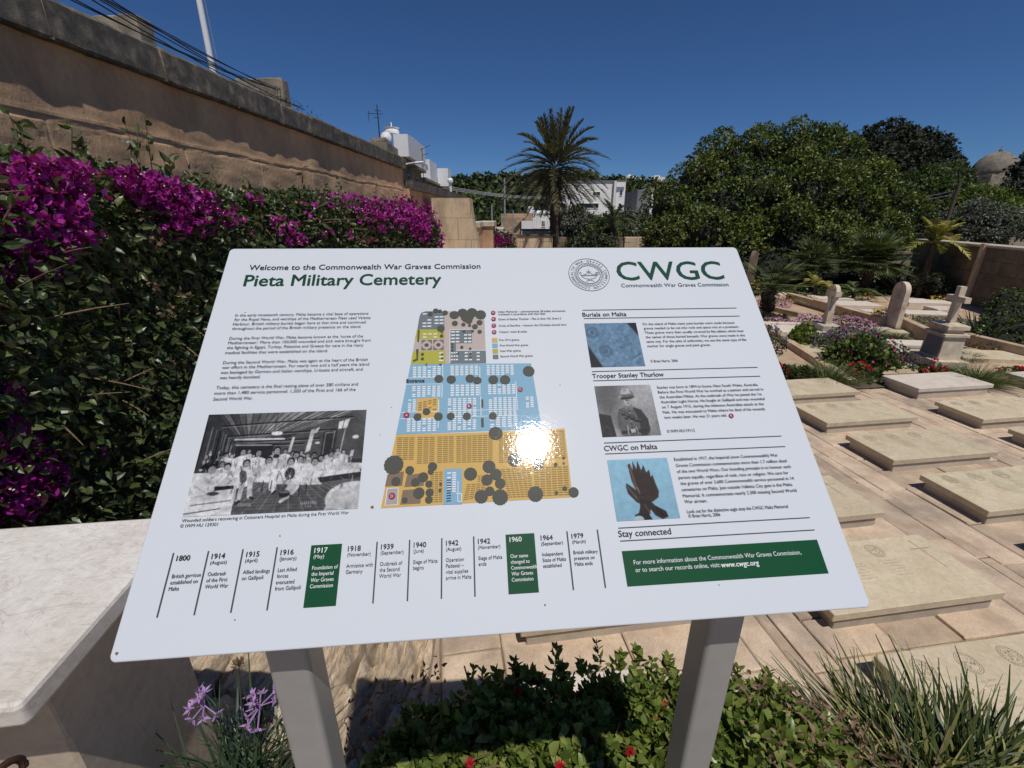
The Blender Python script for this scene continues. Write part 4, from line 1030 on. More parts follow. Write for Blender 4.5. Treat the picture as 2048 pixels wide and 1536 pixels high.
clump('heather', 1822, 735, .3, .2, 'cypress', 'thin purplish heather left of the pedestal base', 'heather', [('purpleflower', 40)], n=260, ls=.025, fr=.016)

# ---------------------------------------------------------------- big shrubs and palms of the garden
def ico():
    bm_ = __import__('bmesh').new(); __import__('bmesh').ops.create_icosphere(bm_, subdivisions=3, radius=1.0)
    V = np.array([v.co[:] for v in bm_.verts]); F = [tuple(v.index for v in f.verts) for f in bm_.faces]; bm_.free(); return V, F
ICO = ico()
def camdepth(p): return p[1] * cp + (EYE - p[2]) * sp
def crown(mb, lobes, ls, dens, seed, flat=1.0, gap=.35, out=.5, asp=.55, bias=0.0, core=.74, sub=0):
    L = []
    for (px, py, r, Y) in lobes:
        c = D(px, py, Y); L.append((c, r / FPX * camdepth(c)))
    C0 = np.array([c for c, r in L]); R0 = np.array([r for c, r in L]); main = len(L)
    if sub:          # boughs: smaller leaf masses budding from every main mass
        for c, r in list(L):
            for q in range(sub):
                d = rng.normal(size=3) + np.array([0, -.5, .55]); d /= np.linalg.norm(d); L.append((c + d * r * random.uniform(.62, .92), r * random.uniform(.28, .52)))
        for c, r in L[:main]: pass
    Cc = np.array([c for c, r in L]); Rr = np.array([r for c, r in L])
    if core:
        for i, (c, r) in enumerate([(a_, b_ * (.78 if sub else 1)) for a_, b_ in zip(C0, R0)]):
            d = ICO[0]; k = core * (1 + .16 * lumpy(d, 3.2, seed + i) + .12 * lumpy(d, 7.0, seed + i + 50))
            mb.add(c + d * (r * k)[:, None] * np.array([1, 1, flat]), ICO[1], 0.02, 1)  # near-black solid core, its colour standing in for shade in the crown's gaps
    for i, (c, r) in enumerate(L):
        under = sub and i < main
        n = int((.55 if under else 1) * dens * 4 * math.pi * r * r)
        d = sphere_pts(n); rad = r * (1 - np.abs(rng.normal(size=n)) * .16) * (1 + .17 * lumpy(d, 3.4, seed + i) + .13 * lumpy(d, 8.0, seed + i + 50))
        p = c + d * rad[:, None] * np.array([1, 1, flat])
        dist = np.linalg.norm((p[:, None] - Cc[None]) / np.array([1, 1, flat]), axis=2) / Rr[None]; dist[:, i] = 9
        if sub: dist[:, :main] *= 1.12
        k = (d[:, 2] > (-.3 if sub and not under else -2)) & (dist.min(1) > .78) & (lumpy(p, 3.2 / max(.4, r) * 1.6, seed + 7) > -.75 + gap * rng.random(n))
        p = p[k]; d = d[k]; rad = rad[k]; n = len(p)
        if not n: continue
        dirs = d * out + rng.normal(size=(n, 3)) * .6 + np.array([0, 0, -.1])
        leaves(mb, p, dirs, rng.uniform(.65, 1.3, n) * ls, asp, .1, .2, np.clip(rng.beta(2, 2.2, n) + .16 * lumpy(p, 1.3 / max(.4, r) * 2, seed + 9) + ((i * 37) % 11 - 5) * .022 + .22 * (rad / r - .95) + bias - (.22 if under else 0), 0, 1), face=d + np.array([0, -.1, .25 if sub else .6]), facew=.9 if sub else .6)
    return C0, R0
def tree(name, lobes, ls, dens, m, lab, cat, base, seed, trunk=.25, flat=1.0, gap=.35, group=None, bark='bark', asp=.55, trunk_top=None, bias=0.0, sub=0):
    t = thing(name, base, lab, cat, group)
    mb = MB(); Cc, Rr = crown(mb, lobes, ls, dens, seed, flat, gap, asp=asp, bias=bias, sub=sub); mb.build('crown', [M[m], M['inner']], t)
    mb = MB(); b = np.array(base, float); top = Cc.mean(0); fork = b + (top - b) * np.array([.25, .25, .5])
    tube(mb, [b - ez * .1, b + ez * .3 + (fork - b) * .1, (b + fork) / 2 + np.array([.1, 0, 0]) * trunk, fork], [trunk * 1.35, trunk, trunk * .85, trunk * .7], 9)
    for c_ in Cc[:12]:
        mid = (fork + c_) / 2 + rng.normal(size=3) * .15 * trunk
        tube(mb, [fork, mid, c_], [trunk * .5, trunk * .3, trunk * .1], 6)
    mb.build('trunk', M[bark], t)
    return t
fic = [(1338, 420, 50, 20), (1392, 365, 55, 21), (1330, 470, 42, 19), (1446, 322, 46, 21.5), (1505, 312, 50, 22), (1560, 306, 50, 22), (1618, 318, 52, 22.5), (1678, 335, 52, 22), (1730, 372, 50, 21.5), (1775, 412, 48, 21), (1800, 455, 46, 20.5),
       (1450, 420, 62, 19.5), (1525, 395, 68, 19.5), (1605, 400, 70, 19.5), (1680, 420, 66, 19.5), (1745, 470, 55, 19.5), (1400, 470, 58, 18.8), (1480, 490, 58, 18.5), (1560, 480, 64, 18.5), (1640, 490, 60, 18.5), (1700, 505, 50, 19),
       (1590, 345, 45, 20.3), (1480, 360, 40, 20.3), (1660, 370, 40, 20.3), (1640, 545, 26, 16.6), (1655, 480, 30, 17.2), (1575, 440, 32, 18), (1420, 345, 30, 20.3)]
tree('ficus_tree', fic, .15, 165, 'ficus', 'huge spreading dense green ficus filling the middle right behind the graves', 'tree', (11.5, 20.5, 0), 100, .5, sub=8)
dk = [(1770, 301, 45, 33), (1830, 316, 45, 33), (1720, 316, 40, 33), (1865, 316, 30, 34), (1800, 281, 26, 33.5), (1870, 356, 42, 33), (1850, 286, 24, 34), (1790, 356, 60, 32), (1750, 281, 18, 34), (1895, 391, 34, 33)]
tree('cypress_tree', dk, .27, 60, 'cypress', 'tall dark grey-green evergreen towering behind the ficus', 'tree', (27, 34, 0), 140, .4, flat=1.05, gap=.6, sub=9)
tree('cypress_tree', [(1655, 280, 26, 30), (1632, 285, 20, 30), (1680, 285, 18, 30), (1650, 268, 12, 30)], .24, 40, 'cypress', 'small dark pine crown peeking over the top of the ficus', 'tree', (20, 30, 0), 150, .2, gap=.9)
mg = [(1830, 385, 42, 27), (1868, 402, 45, 27), (1890, 362, 32, 28), (1912, 350, 22, 28.5), (1895, 430, 40, 26.5), (1850, 440, 42, 26.5), (1918, 378, 24, 28)]
tree('broadleaf_tree', mg, .2, 80, 'midgreen', 'loose mid green tree with thin airy top left of the dome', 'tree', (26, 27, 0), 160, .22, gap=.9, sub=9)
tree('broadleaf_tree', [(1938, 404, 28, 25), (1970, 408, 30, 25), (2003, 412, 26, 25), (1960, 420, 30, 25), (1990, 425, 30, 25), (1925, 415, 24, 25)], .2, 80, 'bright', 'bright yellow-green tree in front of the domed chapel', 'tree', (26.5, 25, 0), 170, .2, gap=.6, sub=8)
tree('dark_tree', [(2052, 352, 30, 27), (2050, 390, 42, 26), (2045, 440, 40, 25), (2070, 330, 30, 27), (2080, 420, 50, 25)], .26, 40, 'cypress', 'dark tree cut by the right edge beside the dome', 'tree', (31, 26, 0), 180, .25, gap=.6)
tree('olive_tree', [(1940, 440, 32, 18), (1975, 445, 34, 18), (2005, 455, 30, 18), (1920, 462, 28, 18), (1960, 470, 30, 17.8), (1995, 475, 28, 17.8), (1950, 420, 22, 18.2), (1990, 425, 22, 18.2)], .13, 120, 'olive', 'silvery grey-green olive tree standing over the right wall', 'tree', (18.5, 18.2, 0), 190, .18, gap=.4, asp=.4, sub=8)
tree('olive_tree', [(1850, 455, 32, 20), (1880, 445, 26, 20), (1865, 480, 30, 19.5), (1820, 470, 26, 20)], .14, 110, 'olive', 'darker olive bush between the ficus and the leaning pole', 'tree', (18.3, 20, 0), 195, .15, gap=.4, asp=.4)

def fan_palm(base, hc, R_, nfr, lab, m='fan', trunk=.12, name='fan_palm', spread=1.0, leaflets=26, tw=.02):
    t = thing(name, base, lab, 'palm'); base = np.array(base, float); c = base + ez * hc
    mb = MB(); mt = MB()
    for k in range(nfr):
        a = k * 2.399 + random.uniform(-.2, .2); el = random.uniform(-.25, 1.35) if spread > .9 else random.uniform(.1, 1.4)
        dv = np.array([math.cos(a) * math.cos(el), math.sin(a) * math.cos(el), math.sin(el)]); L = R_ * random.uniform(.75, 1.05)
        hub = c + dv * L * .5 - ez * .06 * L * (1.2 - el)
        tube(mt, [c, (c + hub) / 2 + ez * .03 * L, hub], [.014, .01, .006], 4)
        side = unit(np.cross(dv, np.array([.05, .1, 1]))); nrm = np.cross(side, dv)
        fa = np.linspace(-1.75, 1.75, leaflets); ds = np.cos(fa)[:, None] * dv + np.sin(fa)[:, None] * side + nrm * (.18 * np.abs(fa)[:, None] - .1)
        leaf_L = L * .52 * (1 - .18 * np.abs(fa))
        blades(mb, np.repeat(hub[None], leaflets, 0), ds, leaf_L, tw * R_ * 1.5, .25, 3, np.clip(rng.normal(.5, .22, leaflets) + random.uniform(-.15, .15), 0, 1))
    mb.build('leaves', M[m], t); mt.build('leaf_stalks', M[m], t)
    if trunk: 
        mb = MB(); nseg = 14; pts = [base + ez * (hc * k / (nseg - 1)) - ez * .05 for k in range(nseg)]; tube(mb, pts, [trunk * (1 + .18 * (k % 2)) for k in range(nseg)], 10)
        n = 90; a = rng.random(n) * 6.28; zz = rng.random(n) * hc
        pos = base + np.stack([np.cos(a) * trunk, np.sin(a) * trunk, zz], 1); leaves(mb, pos, np.stack([np.cos(a), np.sin(a), np.full(n, 1.2)], 1), np.full(n, .12), .5)
        mb.build('trunk', M['bark'], t)
    return t
b = P(1530, 633); fan_palm(b, .62, .95, 26, 'small fan palm with a dark stubby trunk right beside the sign edge', trunk=.1)
b = D(1608, 590, 14.2); b[2] = 0; fan_palm(b, .85, .88, 74, 'rounded dwarf fan palm clump left of the larger one under the ficus', trunk=.1, name='dwarf_fan_palm')
b = D(1725, 590, 13.8); b[2] = 0; fan_palm(b, .95, 1.12, 100, 'largest rounded dwarf fan palm clump in the shade behind the headstone', trunk=.12, name='dwarf_fan_palm')
# yellowing arching palm by the right wall
def arching(base, hc, L, nfr, lab, m, name, nl=26, lw=.02, ll=.22, seedtilt=(.2, 1.2), droop=1.3, trunk=.08, tintf=None, cat='palm'):
    t = thing(name, base, lab, cat); base = np.array(base, float); c = base + ez * hc
    mb = MB(); mt = MB()
    for k in range(nfr):
        a = k * 2.399 + random.uniform(-.3, .3); el = random.uniform(*seedtilt); l = L * random.uniform(.8, 1.1)
        h = np.array([math.cos(a), math.sin(a), 0]); ts = np.linspace(0, 1, 14)
        pts = c + np.outer(ts * l * math.cos(el), h) + np.outer(ts * l * math.sin(el) - droop * l * ts ** 2 * .55 * max(.25, math.cos(el)), ez)
        tube(mt, pts, list(np.linspace(.014, .003, 14)), 4, .35)
        tt = np.linspace(.12, 1, nl); q = np.stack([np.interp(tt, ts, pts[:, j]) for j in range(3)], 1); tg = unit(np.gradient(q, axis=0))
        side = unit(np.cross(tg, ez + 1e-3)); upn = np.cross(side, tg)
        base_t = tintf(el) if tintf else random.uniform(.3, .7)
        for sg in (1, -1):
            ds = side * sg * .8 + tg * .75 + upn * .25 + rng.normal(size=(nl, 3)) * .08
            blades(mb, q, ds, ll * np.sin(np.clip(tt * 2.6 + .35, 0, 2.9)) .clip(.25), lw, .35, 3, np.clip(rng.normal(base_t, .12, nl), 0, 1))
    mb.build('fronds', M[m], t); mt.build('frond_stalks', M[m], t)
    if trunk:
        mb = MB(); tube(mb, [base - ez * .1, base + ez * hc * .5, c], [trunk * 1.2, trunk, trunk * .9], 9); mb.build('trunk', M['bark'], t)
    return t
b = D(1846, 560, 13.2); b[2] = 0; arching(b, 1.45, 1.05, 20, 'yellowing arching palm in front of the right garden wall', 'yellowfrond', 'arching_palm', ll=.24, lw=.04, droop=1.5, seedtilt=(.3, 1.3))
b = D(1632, 575, 13); b[2] = 0; arching(b, .35, .7, 12, 'small cycad with pale yellow fronds between the dwarf fan palms', 'yellowfrond', 'cycad', ll=.16, lw=.028, trunk=.05, cat='cycad')
b = D(1708, 590, 12.6); b[2] = 0; arching(b, .2, .8, 16, 'low spreading cycad with dull olive fronds behind the wheel-head cross', 'fan', 'cycad', ll=.18, lw=.02, trunk=.05, seedtilt=(.15, .9), cat='cycad')
b = D(1665, 588, 12.9); b[2] = 0; arching(b, .2, .7, 14, 'second low cycad beside the flat stones at the back', 'fan', 'cycad', ll=.16, lw=.02, trunk=.05, seedtilt=(.1, .7), cat='cycad')
def agave(px, py, Y, r, n, lab, m='olive', w=.05, tilt=.8):
    b = D(px, py, Y); b[2] = 0.0; t = thing('agave', b, lab, 'agave'); mb = MB(); a = rng.random(n) * 6.28
    d = np.stack([np.cos(a) * tilt, np.sin(a) * tilt, rng.uniform(.3, 1.5, n)], 1); blades(mb, np.repeat(b[None], n, 0) + rng.normal(size=(n, 3)) * .03, d, rng.uniform(.7, 1.1, n) * r, w, .25, 4, rng.random(n)); mb.build('leaves', M[m], t)
agave(1812, 545, 13.6, 1.15, 50, 'spiky pale agave below the yellowing palm', 'olive')
agave(1790, 505, 15.6, 1.9, 60, 'tall dark yucca leaves in the shade left of the yellowing palm', 'hedgegreen', .06)
agave(1922, 640, 7.6, .5, 40, 'dark spiky plant directly behind the latin cross', 'cypress', .03)
agave(1960, 640, 8.2, .75, 60, 'dark strap leaves under the big shrub on the right', 'cypress', .045)
def shrub(lobes, lab, m='hedgegreen', ls=.07, dens=330, seed=1, gap=.35, name='shrub', base=None, cat='shrub'):
    L0 = D(lobes[0][0], lobes[0][1], lobes[0][3]); base = base or (L0[0], L0[1], 0); t = thing(name, base, lab, cat)
    mb = MB(); crown(mb, lobes, ls, dens, seed, 1.0, gap); mb.build('foliage', [M[m], M['inner']], t)
    return t
shrub([(2020, 640, 42, 8.6), (1985, 655, 34, 8.4), (2045, 620, 40, 8.8), (1965, 680, 24, 8.0), (2010, 690, 30, 7.8), (2060, 670, 45, 8.0), (2005, 605, 26, 9.0)], 'dense dark green hedge-like shrub at the right edge in front of the wall', 'midgreen', ls=.06, dens=520, seed=300)
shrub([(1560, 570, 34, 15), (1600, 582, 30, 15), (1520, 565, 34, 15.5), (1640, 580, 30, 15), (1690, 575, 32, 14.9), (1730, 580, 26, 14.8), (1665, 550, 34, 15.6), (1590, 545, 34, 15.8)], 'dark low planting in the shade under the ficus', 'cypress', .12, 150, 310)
shrub([(1765, 582, 30, 14), (1800, 575, 28, 14.2), (1830, 580, 28, 13.6), (1870, 575, 26, 13), (1895, 590, 22, 12.6), (1740, 590, 20, 13.6)], 'mixed dark shrubs along the foot of the right wall', 'hedgegreen', .1, 160, 320)
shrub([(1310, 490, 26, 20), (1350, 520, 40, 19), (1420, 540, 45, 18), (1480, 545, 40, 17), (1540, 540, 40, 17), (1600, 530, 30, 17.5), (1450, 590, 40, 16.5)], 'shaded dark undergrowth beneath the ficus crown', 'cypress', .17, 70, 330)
# ground cover strip at the back of the graves
mb = MB(); n = 2600; x = rng.uniform(1480, 1900, n); yy = rng.uniform(573, 588, n); pos = np.array([P(a, b_, .04) for a, b_ in zip(x, yy)]); pos[:, 2] += rng.random(n) * .12
leaves(mb, pos, rng.normal(size=(n, 3)) + np.array([0, 0, .8]), rng.uniform(.07, .14, n), .6)
tag(mb.build('ground_cover', M['hedgegreen']), 'low green ground cover along the back of the graves', 'ground cover', kind='stuff')

# right garden wall with a pale pilaster
w0 = P(1868, 588); w1 = P(2048, 640); dvec = unit(w1 - w0); w1 = w1 + dvec * 4; w0 = w0 - dvec * 2.0
hw = D(1890, 484, P(1885, 590)[1])[2]
t = thing('garden_wall', (w0 + w1) / 2, 'dark weathered limestone wall closing the garden on the right', 'wall')
L = np.linalg.norm(w1 - w0); angw = math.atan2(dvec[1], dvec[0]); 
mb = MB(); nb = 9
zc = np.linspace(-.1, hw - .06, 6)
for r_ in range(5):
    s = 0 if r_ % 2 else -.3
    while s < L:
        l = random.uniform(.5, .75); cbox(mb, w0[0] + max(s, 0) + .003, w0[0] + min(s + l, L) - .003, w0[1], w0[1] + .4, zc[r_], zc[r_ + 1] - .004, .008, angw, (w0[0], w0[1]), random.uniform(.2, .8), jit=.004); s += l
mb.build('masonry', M['darkwall'], t)
mb = MB(); cbox(mb, w0[0], w0[0] + L, w0[1] - .04, w0[1] + .44, hw - .06, hw, .01, angw, (w0[0], w0[1]), .5); mb.build('coping', M['plinth'], t)
pc = P(1935, 606); s0 = np.dot(pc - w0, dvec); mb = MB(); cbox(mb, w0[0] + s0, w0[0] + s0 + .15, w0[1] - .09, w0[1], -.1, hw + .03, .01, angw, (w0[0], w0[1]), .9); mb.build('pilaster', M['kerb'], t)

# ================================================================ PALM
b0 = D(1111, 470, 26); b0[2] = 0; cc = D(1110, 338, 26)
t = thing('date_palm', b0, 'tall shaggy date palm against the sky above the sign', 'palm')
mb = MB(); mt = MB(); nf = 84
for k in range(nf):
    a = k * 2.399963 + random.uniform(-.15, .15); f = (k + .5) / nf
    el = 1.5 - 2.5 * f ** 1.05 + random.uniform(-.12, .12); l = 2.95 * random.uniform(.85, 1.08) * (1 - .12 * abs(el - .4) - .12 * max(0, -el))
    h = np.array([math.cos(a), math.sin(a), 0]); ts = np.linspace(0, 1, 16); dr = .50 * max(.25, math.cos(el)) * (1 if el > -.2 else .5)
    pts = cc + np.outer(.22 + ts * l * math.cos(el), h) * np.array([1, 1, 1]) + np.outer(ts * l * math.sin(el) - dr * l * ts ** 2.1, ez) + ez * (.45 * math.sin(el))
    tube(mt, pts, list(np.linspace(.035, .006, 16)), 4, .6)
    nl = 54; tt = np.linspace(.1, 1, nl); q = np.stack([np.interp(tt, ts, pts[:, j]) for j in range(3)], 1); tg = unit(np.gradient(q, axis=0))
    side = unit(np.cross(tg, ez + np.array([1e-3, 0, 0]))); upn = np.cross(side, tg); bt = .42 + .45 * max(0, f - .4) + random.uniform(-.08, .08)
    for sg in (1, -1):
        ds = side * sg * .55 + tg * .8 + upn * .38 + rng.normal(size=(nl, 3)) * .1
        blades(mb, q, ds, .46 * np.sin(np.clip(tt * 2.3 + .5, 0, 2.85)), .05, .25, 3, np.clip(rng.normal(bt, .14, nl), 0, 1))
mb.build('fronds', M['palm'], t); mt.build('frond_stalks', M['palm'], t)
mb = MB(); pts = [b0 - ez * .2]; rad = [.42]
zz = np.linspace(0, cc[2], 26)
for i, z in enumerate(zz):
    pts.append(b0 + (cc - b0) * np.array([z / cc[2]] * 3) * np.array([1, 1, 0]) + ez * z); rad.append((.27 + .02 * (i % 2)) if z < cc[2] - 1.0 else .30 + .1 * (z - cc[2] + 1.0))
tube(mb, pts, rad, 14); n = 260; a = rng.random(n) * 6.28; z_ = cc[2] * rng.random(n) ** .6
pos = b0 + (cc - b0) * (z_ / cc[2])[:, None] * np.array([1, 1, 0]) + np.stack([np.cos(a) * .3, np.sin(a) * .3, z_], 1)
leaves(mb, pos, np.stack([np.cos(a) * .6, np.sin(a) * .6, np.ones(n)], 1), np.full(n, .15), .6); mb.build('trunk', M['bark'], t)

# ================================================================ walls and shrubs round the palm
def dwall(px0, px1, py, Y0, Y1, m, lab, th=.4, cap=True, rows=5, name='stone_wall'):
    a = D(px0, py, Y0); b_ = D(px1, py, Y1); zt = (a[2] + b_[2]) / 2; d = b_ - a; d[2] = 0; L = np.linalg.norm(d); ang = math.atan2(d[1], d[0])
    t = thing(name, ((a[0] + b_[0]) / 2, (a[1] + b_[1]) / 2, 0), lab, 'wall'); mb = MB(); z = np.linspace(-.1, zt - (.08 if cap else 0), rows + 1)
    for r_ in range(rows):
        s = -.3 * (r_ % 2)
        while s < L:
            l = random.uniform(.5, .9); cbox(mb, a[0] + max(s, 0) + .004, a[0] + min(s + l, L) - .004, a[1], a[1] + th, z[r_], z[r_ + 1] - .006, .012, ang, (a[0], a[1]), random.uniform(.2, .9), jit=.006); s += l
    mb.build('masonry', M[m], t)
    if cap: mb = MB(); cbox(mb, a[0] - .05, a[0] + L + .05, a[1] - .05, a[1] + th + .05, zt - .078, zt, .015, ang, (a[0], a[1]), .6); mb.build('coping', M['coping'], t)
dwall(1034, 1106, 469, 24.5, 24.5, 'ashlar', 'sunlit cream wall with palm shadows left of the palm trunk')
dwall(1044, 1100, 458, 26, 26, 'ashlar', 'slightly higher grey-capped wall right behind the sunlit cream wall', cap=True)
dwall(1108, 1182, 474, 25.2, 25.2, 'darkwall', 'stained garden wall immediately right of the palm trunk', cap=False)
dwall(1206, 1246, 474, 25.0, 25.0, 'darkwall', 'brown stained wall section between the shrubs right of the palm', cap=False)
dwall(1250, 1290, 474, 25.1, 25.1, 'ashlar', 'cream wall section farthest right before the ficus', cap=False)
dwall(1290, 1500, 478, 25.2, 25.2, 'darkwall', 'shaded garden wall running behind the ficus', cap=False)
shrub([(1130, 440, 22, 31), (1150, 432, 22, 31), (1135, 462, 24, 30), (1165, 455, 22, 30), (1180, 440, 16, 31)], 'grey-green oleander bush just right of the palm trunk', 'olive', .17, 110, 340, gap=.7)
shrub([(1200, 452, 24, 29), (1220, 445, 20, 29), (1185, 470, 20, 28), (1235, 462, 22, 29), (1212, 470, 18, 28)], 'mid green bush in front of the white modern building', 'midgreen', .18, 90, 350, gap=.5)
shrub([(1255, 440, 20, 31), (1275, 445, 24, 31), (1290, 460, 26, 30), (1260, 465, 22, 30), (1240, 435, 14, 31)], 'dull green bushes below the grey rendered building', 'olive', .18, 100, 360, gap=.7)
shrub([(1190, 484, 22, 24), (1215, 486, 20, 24), (1165, 488, 18, 24), (1140, 490, 12, 24)], 'ivy-like shrub spilling over the garden wall right of the palm', 'hedgegreen', .15, 110, 370)
shrub([(990, 478, 18, 19), (1012, 480, 18, 19.5), (970, 482, 12, 18.5), (1020, 488, 12, 19.5)], 'far bougainvillea bush past the buttress', 'boug_leaf', .12, 160, 380, name='bougainvillea')
mb = MB(); Cc = [D(1000 + random.gauss(0, 12), 482 + random.gauss(0, 6), 18.4) for k in range(120)]
bt_ = bpy.data.objects['bougainvillea.001']; leaves(mb, np.array(Cc), rng.normal(size=(120, 3)) + np.array([0, -.6, .3]), np.full(120, .11), .9); tag(mb.build('bracts', M['bract'], bt_), kind='stuff')
arching((D(1225, 478, 26.5)[0], 26.5, .6), 1.5, 1.7, 14, 'small bright green palm rising behind the garden wall', 'fan', 'garden_palm', ll=.35, lw=.05, trunk=.15)

# ================================================================ BUILDINGS
def pbox(mb, px0, px1, py0, Y, depth, zb=-.2, tint=.5, mat=0, dy=0):
    a = D(px0, py0, Y); b_ = D(px1, py0, Y); box(mb, a[0], b_[0], Y + dy, Y + depth, zb, a[2], tint=tint, mat=mat); return a, b_
def win(parent, px0, px1, py0, py1, Y, frame='white_wall', name='window'):
    a = D(px0, py1, Y); b_ = D(px1, py0, Y); mb = MB(); f = .05
    for (x0, x1, z0, z1) in [(a[0], b_[0], a[2] - .06, a[2]), (a[0], b_[0], b_[2], b_[2] + .05), (a[0] - .05, a[0], a[2] - .06, b_[2] + .05), (b_[0], b_[0] + .05, a[2] - .06, b_[2] + .05)]: mb.add(boxv(x0, x1, Y - .06, Y + .05, z0, z1), BOXF)
    o = mb.build(name, M[frame], parent); mb = MB(); mb.add(boxv(a[0], b_[0], Y - .03, Y + .03, a[2], b_[2]), BOXF); mb.build('pane', M['glass'], o)
# white modern building
t = thing('modern_building', (9, 60, 0), 'cream white flat-roofed modern building behind the palm with strip windows', 'building')
mb = MB(); pbox(mb, 1113, 1230, 363, 60, 14); mb.build('wall', M['cream_wall'], t)
mb = MB(); pbox(mb, 1234, 1252, 363, 60.4, 13); mb.build('side_bay', M['cream_wall'], t)
mb = MB(); pbox(mb, 1229.3, 1233.6, 362, 59.7, 2); mb.build('pilaster', M['white_wall'], t)
mb = MB(); pbox(mb, 1227.2, 1229, 364, 59.75, .2); mb.build('drainpipe', M['grey_wall'], t)
for w_ in [(1116, 1131, 407, 416), (1153, 1197, 407, 416), (1186, 1200, 384, 391)]: win(t, *w_, 60)
for w_ in [(1239.5, 1244.5, 381, 391), (1237, 1242.5, 407, 415)]: win(t, *w_, 60.4)
mb = MB(); a = D(1112, 364, 60); b_ = D(1253, 361, 60); box(mb, a[0], b_[0], 59.9, 60.1, a[2], b_[2]); mb.build('roof_edge', M['grey_wall'], t)
t = thing('grey_building', (14, 64, 0), 'grey rendered blind building with a pale corner, left of the ficus', 'building')
mb = MB(); pbox(mb, 1276, 1304, 380, 64, 10); mb.build('wall', M['grey_wall'], t); mb = MB(); pbox(mb, 1304, 1309, 374, 63.8, 10); mb.build('corner_wall', M['cream_wall'], t)
# stone house with tanks
t = thing('stone_house', (0, 44, 0), 'pinkish stone house with bare wall and white water tanks left of the palm', 'house')
mb = MB(); a = D(1002, 427, 44); b_ = D(1066, 427, 44); zr = np.linspace(-.2, a[2], 16)
for r_ in range(15):
    s = a[0] - .3 * (r_ % 2)
    while s < b_[0]:
        l = random.uniform(.4, .7); cbox(mb, max(s, a[0]) + .004, min(s + l, b_[0]) - .004, 44, 50, zr[r_], zr[r_ + 1] - .008, .01, tint=random.random()); s += l
mb.build('stone_wall', M['pink_stone'], t)
mb = MB(); 
for k in range(8):
    q = D(1028 + k * 2.6, 455 - k * 2.7, 43.97); box(mb, q[0], q[0] + .22, 43.9, 44.02, q[2] - .25, q[2])
mb.build('stair_scar', M['darkwall'], t)
mb = MB(); pbox(mb, 1066, 1105, 420.5, 45, 6); mb.build('white_wall', M['white_wall'], t); win(t, 1084, 1090, 442, 452, 45)
mb = MB(); q = D(1043, 452, 43.5); box(mb, q[0], q[0] + 1.0, 43.2, 43.9, -.2, q[2] + .45); mb.build('porch', M['white_wall'], t)
for (p0, p1, py) in [(1072, 1084, 426.5), (1086, 1098, 426.5)]:
    mb = MB(); a = D(p0, py, 44.2); b_ = D(p1, py, 44.2); tube(mb, [a, a + (b_ - a) * .06, b_ - (b_ - a) * .06, b_], [.12, .2, .2, .12], 14)
    for q_ in (.2, .8): c_ = a + (b_ - a) * q_; box(mb, c_[0] - .03, c_[0] + .03, 44.1, 44.4, c_[2] - 1.0, c_[2] - .15)
    tag(mb.build('water_tank', M['white_wall']), 'horizontal white water tank lying on the white part of the stone house', 'water tank', 'horizontal water tanks on the stone house')
mb = MB(); a = D(1061, 426.5, 45); lathe(mb, a, [(.28, 0), (.28, .5), (.2, .58), (.08, .6)], 18); tag(mb.build('water_tank', M['white_wall']), 'upright white water tank on the stone house roof', 'water tank')
# long old building on the left and its white roof storeys
t = thing('terrace_building', (-10, 33, 0), 'long old limestone building with cornice and white roof rooms behind the wall', 'building')
xf = -6.0
q0 = X(768, 292, xf); q1 = X(842, 343, xf); zt = (q0[2] + q1[2]) / 2; y0, y1 = 24.0, X(842, 343, xf)[1]
mb = MB(); box(mb, xf - 8, xf, y0, y1, -.2, zt - .25); mb.build('wall', M['old_facade'], t)
mb = MB(); box(mb, xf - 8.2, xf + .35, y0 - .35, y1, zt - .25, zt - .1, tint=.8); box(mb, xf - 8, xf + .06, y0 - .05, y1, zt - .1, zt + .35, tint=.7); mb.build('cornice', M['old_facade'], t)
y2 = X(882, 376, xf)[1]; z2 = X(882, 376, xf)[2]
mb = MB(); box(mb, xf - 8, xf - .02, y1 + .01, y2, -.2, z2); mb.build('far_wall', M['old_facade'], t)
mb = MB(); box(mb, xf - 8.1, xf + .3, y1 + .01, y2 + .2, z2, z2 + .15, tint=.9); mb.build('far_cornice', M['old_facade'], t)
a = D(786, 268, y0 + 2.2); b_ = D(815, 268, y0 + 2.2)
mb = MB(); box(mb, a[0], b_[0], y0 + 2.2, y0 + 5.5, zt, a[2]); mb.build('roof_room', M['white_wall'], t)
a2 = D(812, 285, y0 + 8); b2 = D(838, 285, y0 + 8); mb = MB(); box(mb, a2[0], b2[0], y0 + 6, y0 + 10, zt, a2[2]); mb.build('roof_room', M['white_wall'], t)
a2 = D(846, 325, 38); b2 = D(868, 325, 38); mb = MB(); box(mb, a2[0], b2[0], 36, 39, z2, a2[2]); box(mb, b2[0] + .05, b2[0] + .9, 39, 41, z2, a2[2] - .3); mb.build('roof_room', M['white_wall'], t)
a3 = D(741, 276, y0 + .6); b3 = D(770, 276, y0 + .6); mb = MB(); box(mb, a3[0], b3[0], y0 + .5, y0 + 2, zt, a3[2]); mb.build('parapet_block', M['old_stone'], t)
for k, yy in enumerate([25.5, 28, 30.5, 33, 36, 38.5]):
    for zz_ in (1.4, 3.2):
        if zz_ > 3 and yy > 32: zz_ = 2.9
        mb = MB(); mb.add(boxv(xf - .05, xf + .05, yy, yy + .9, zz_ - .05, zz_ + 1.35), BOXF, .8); o = mb.build('window', M['old_stone'], t); mb = MB(); mb.add(boxv(xf - .02, xf + .055, yy + .1, yy + .8, zz_, zz_ + 1.25), BOXF); mb.build('shutter', M['glass'], o)
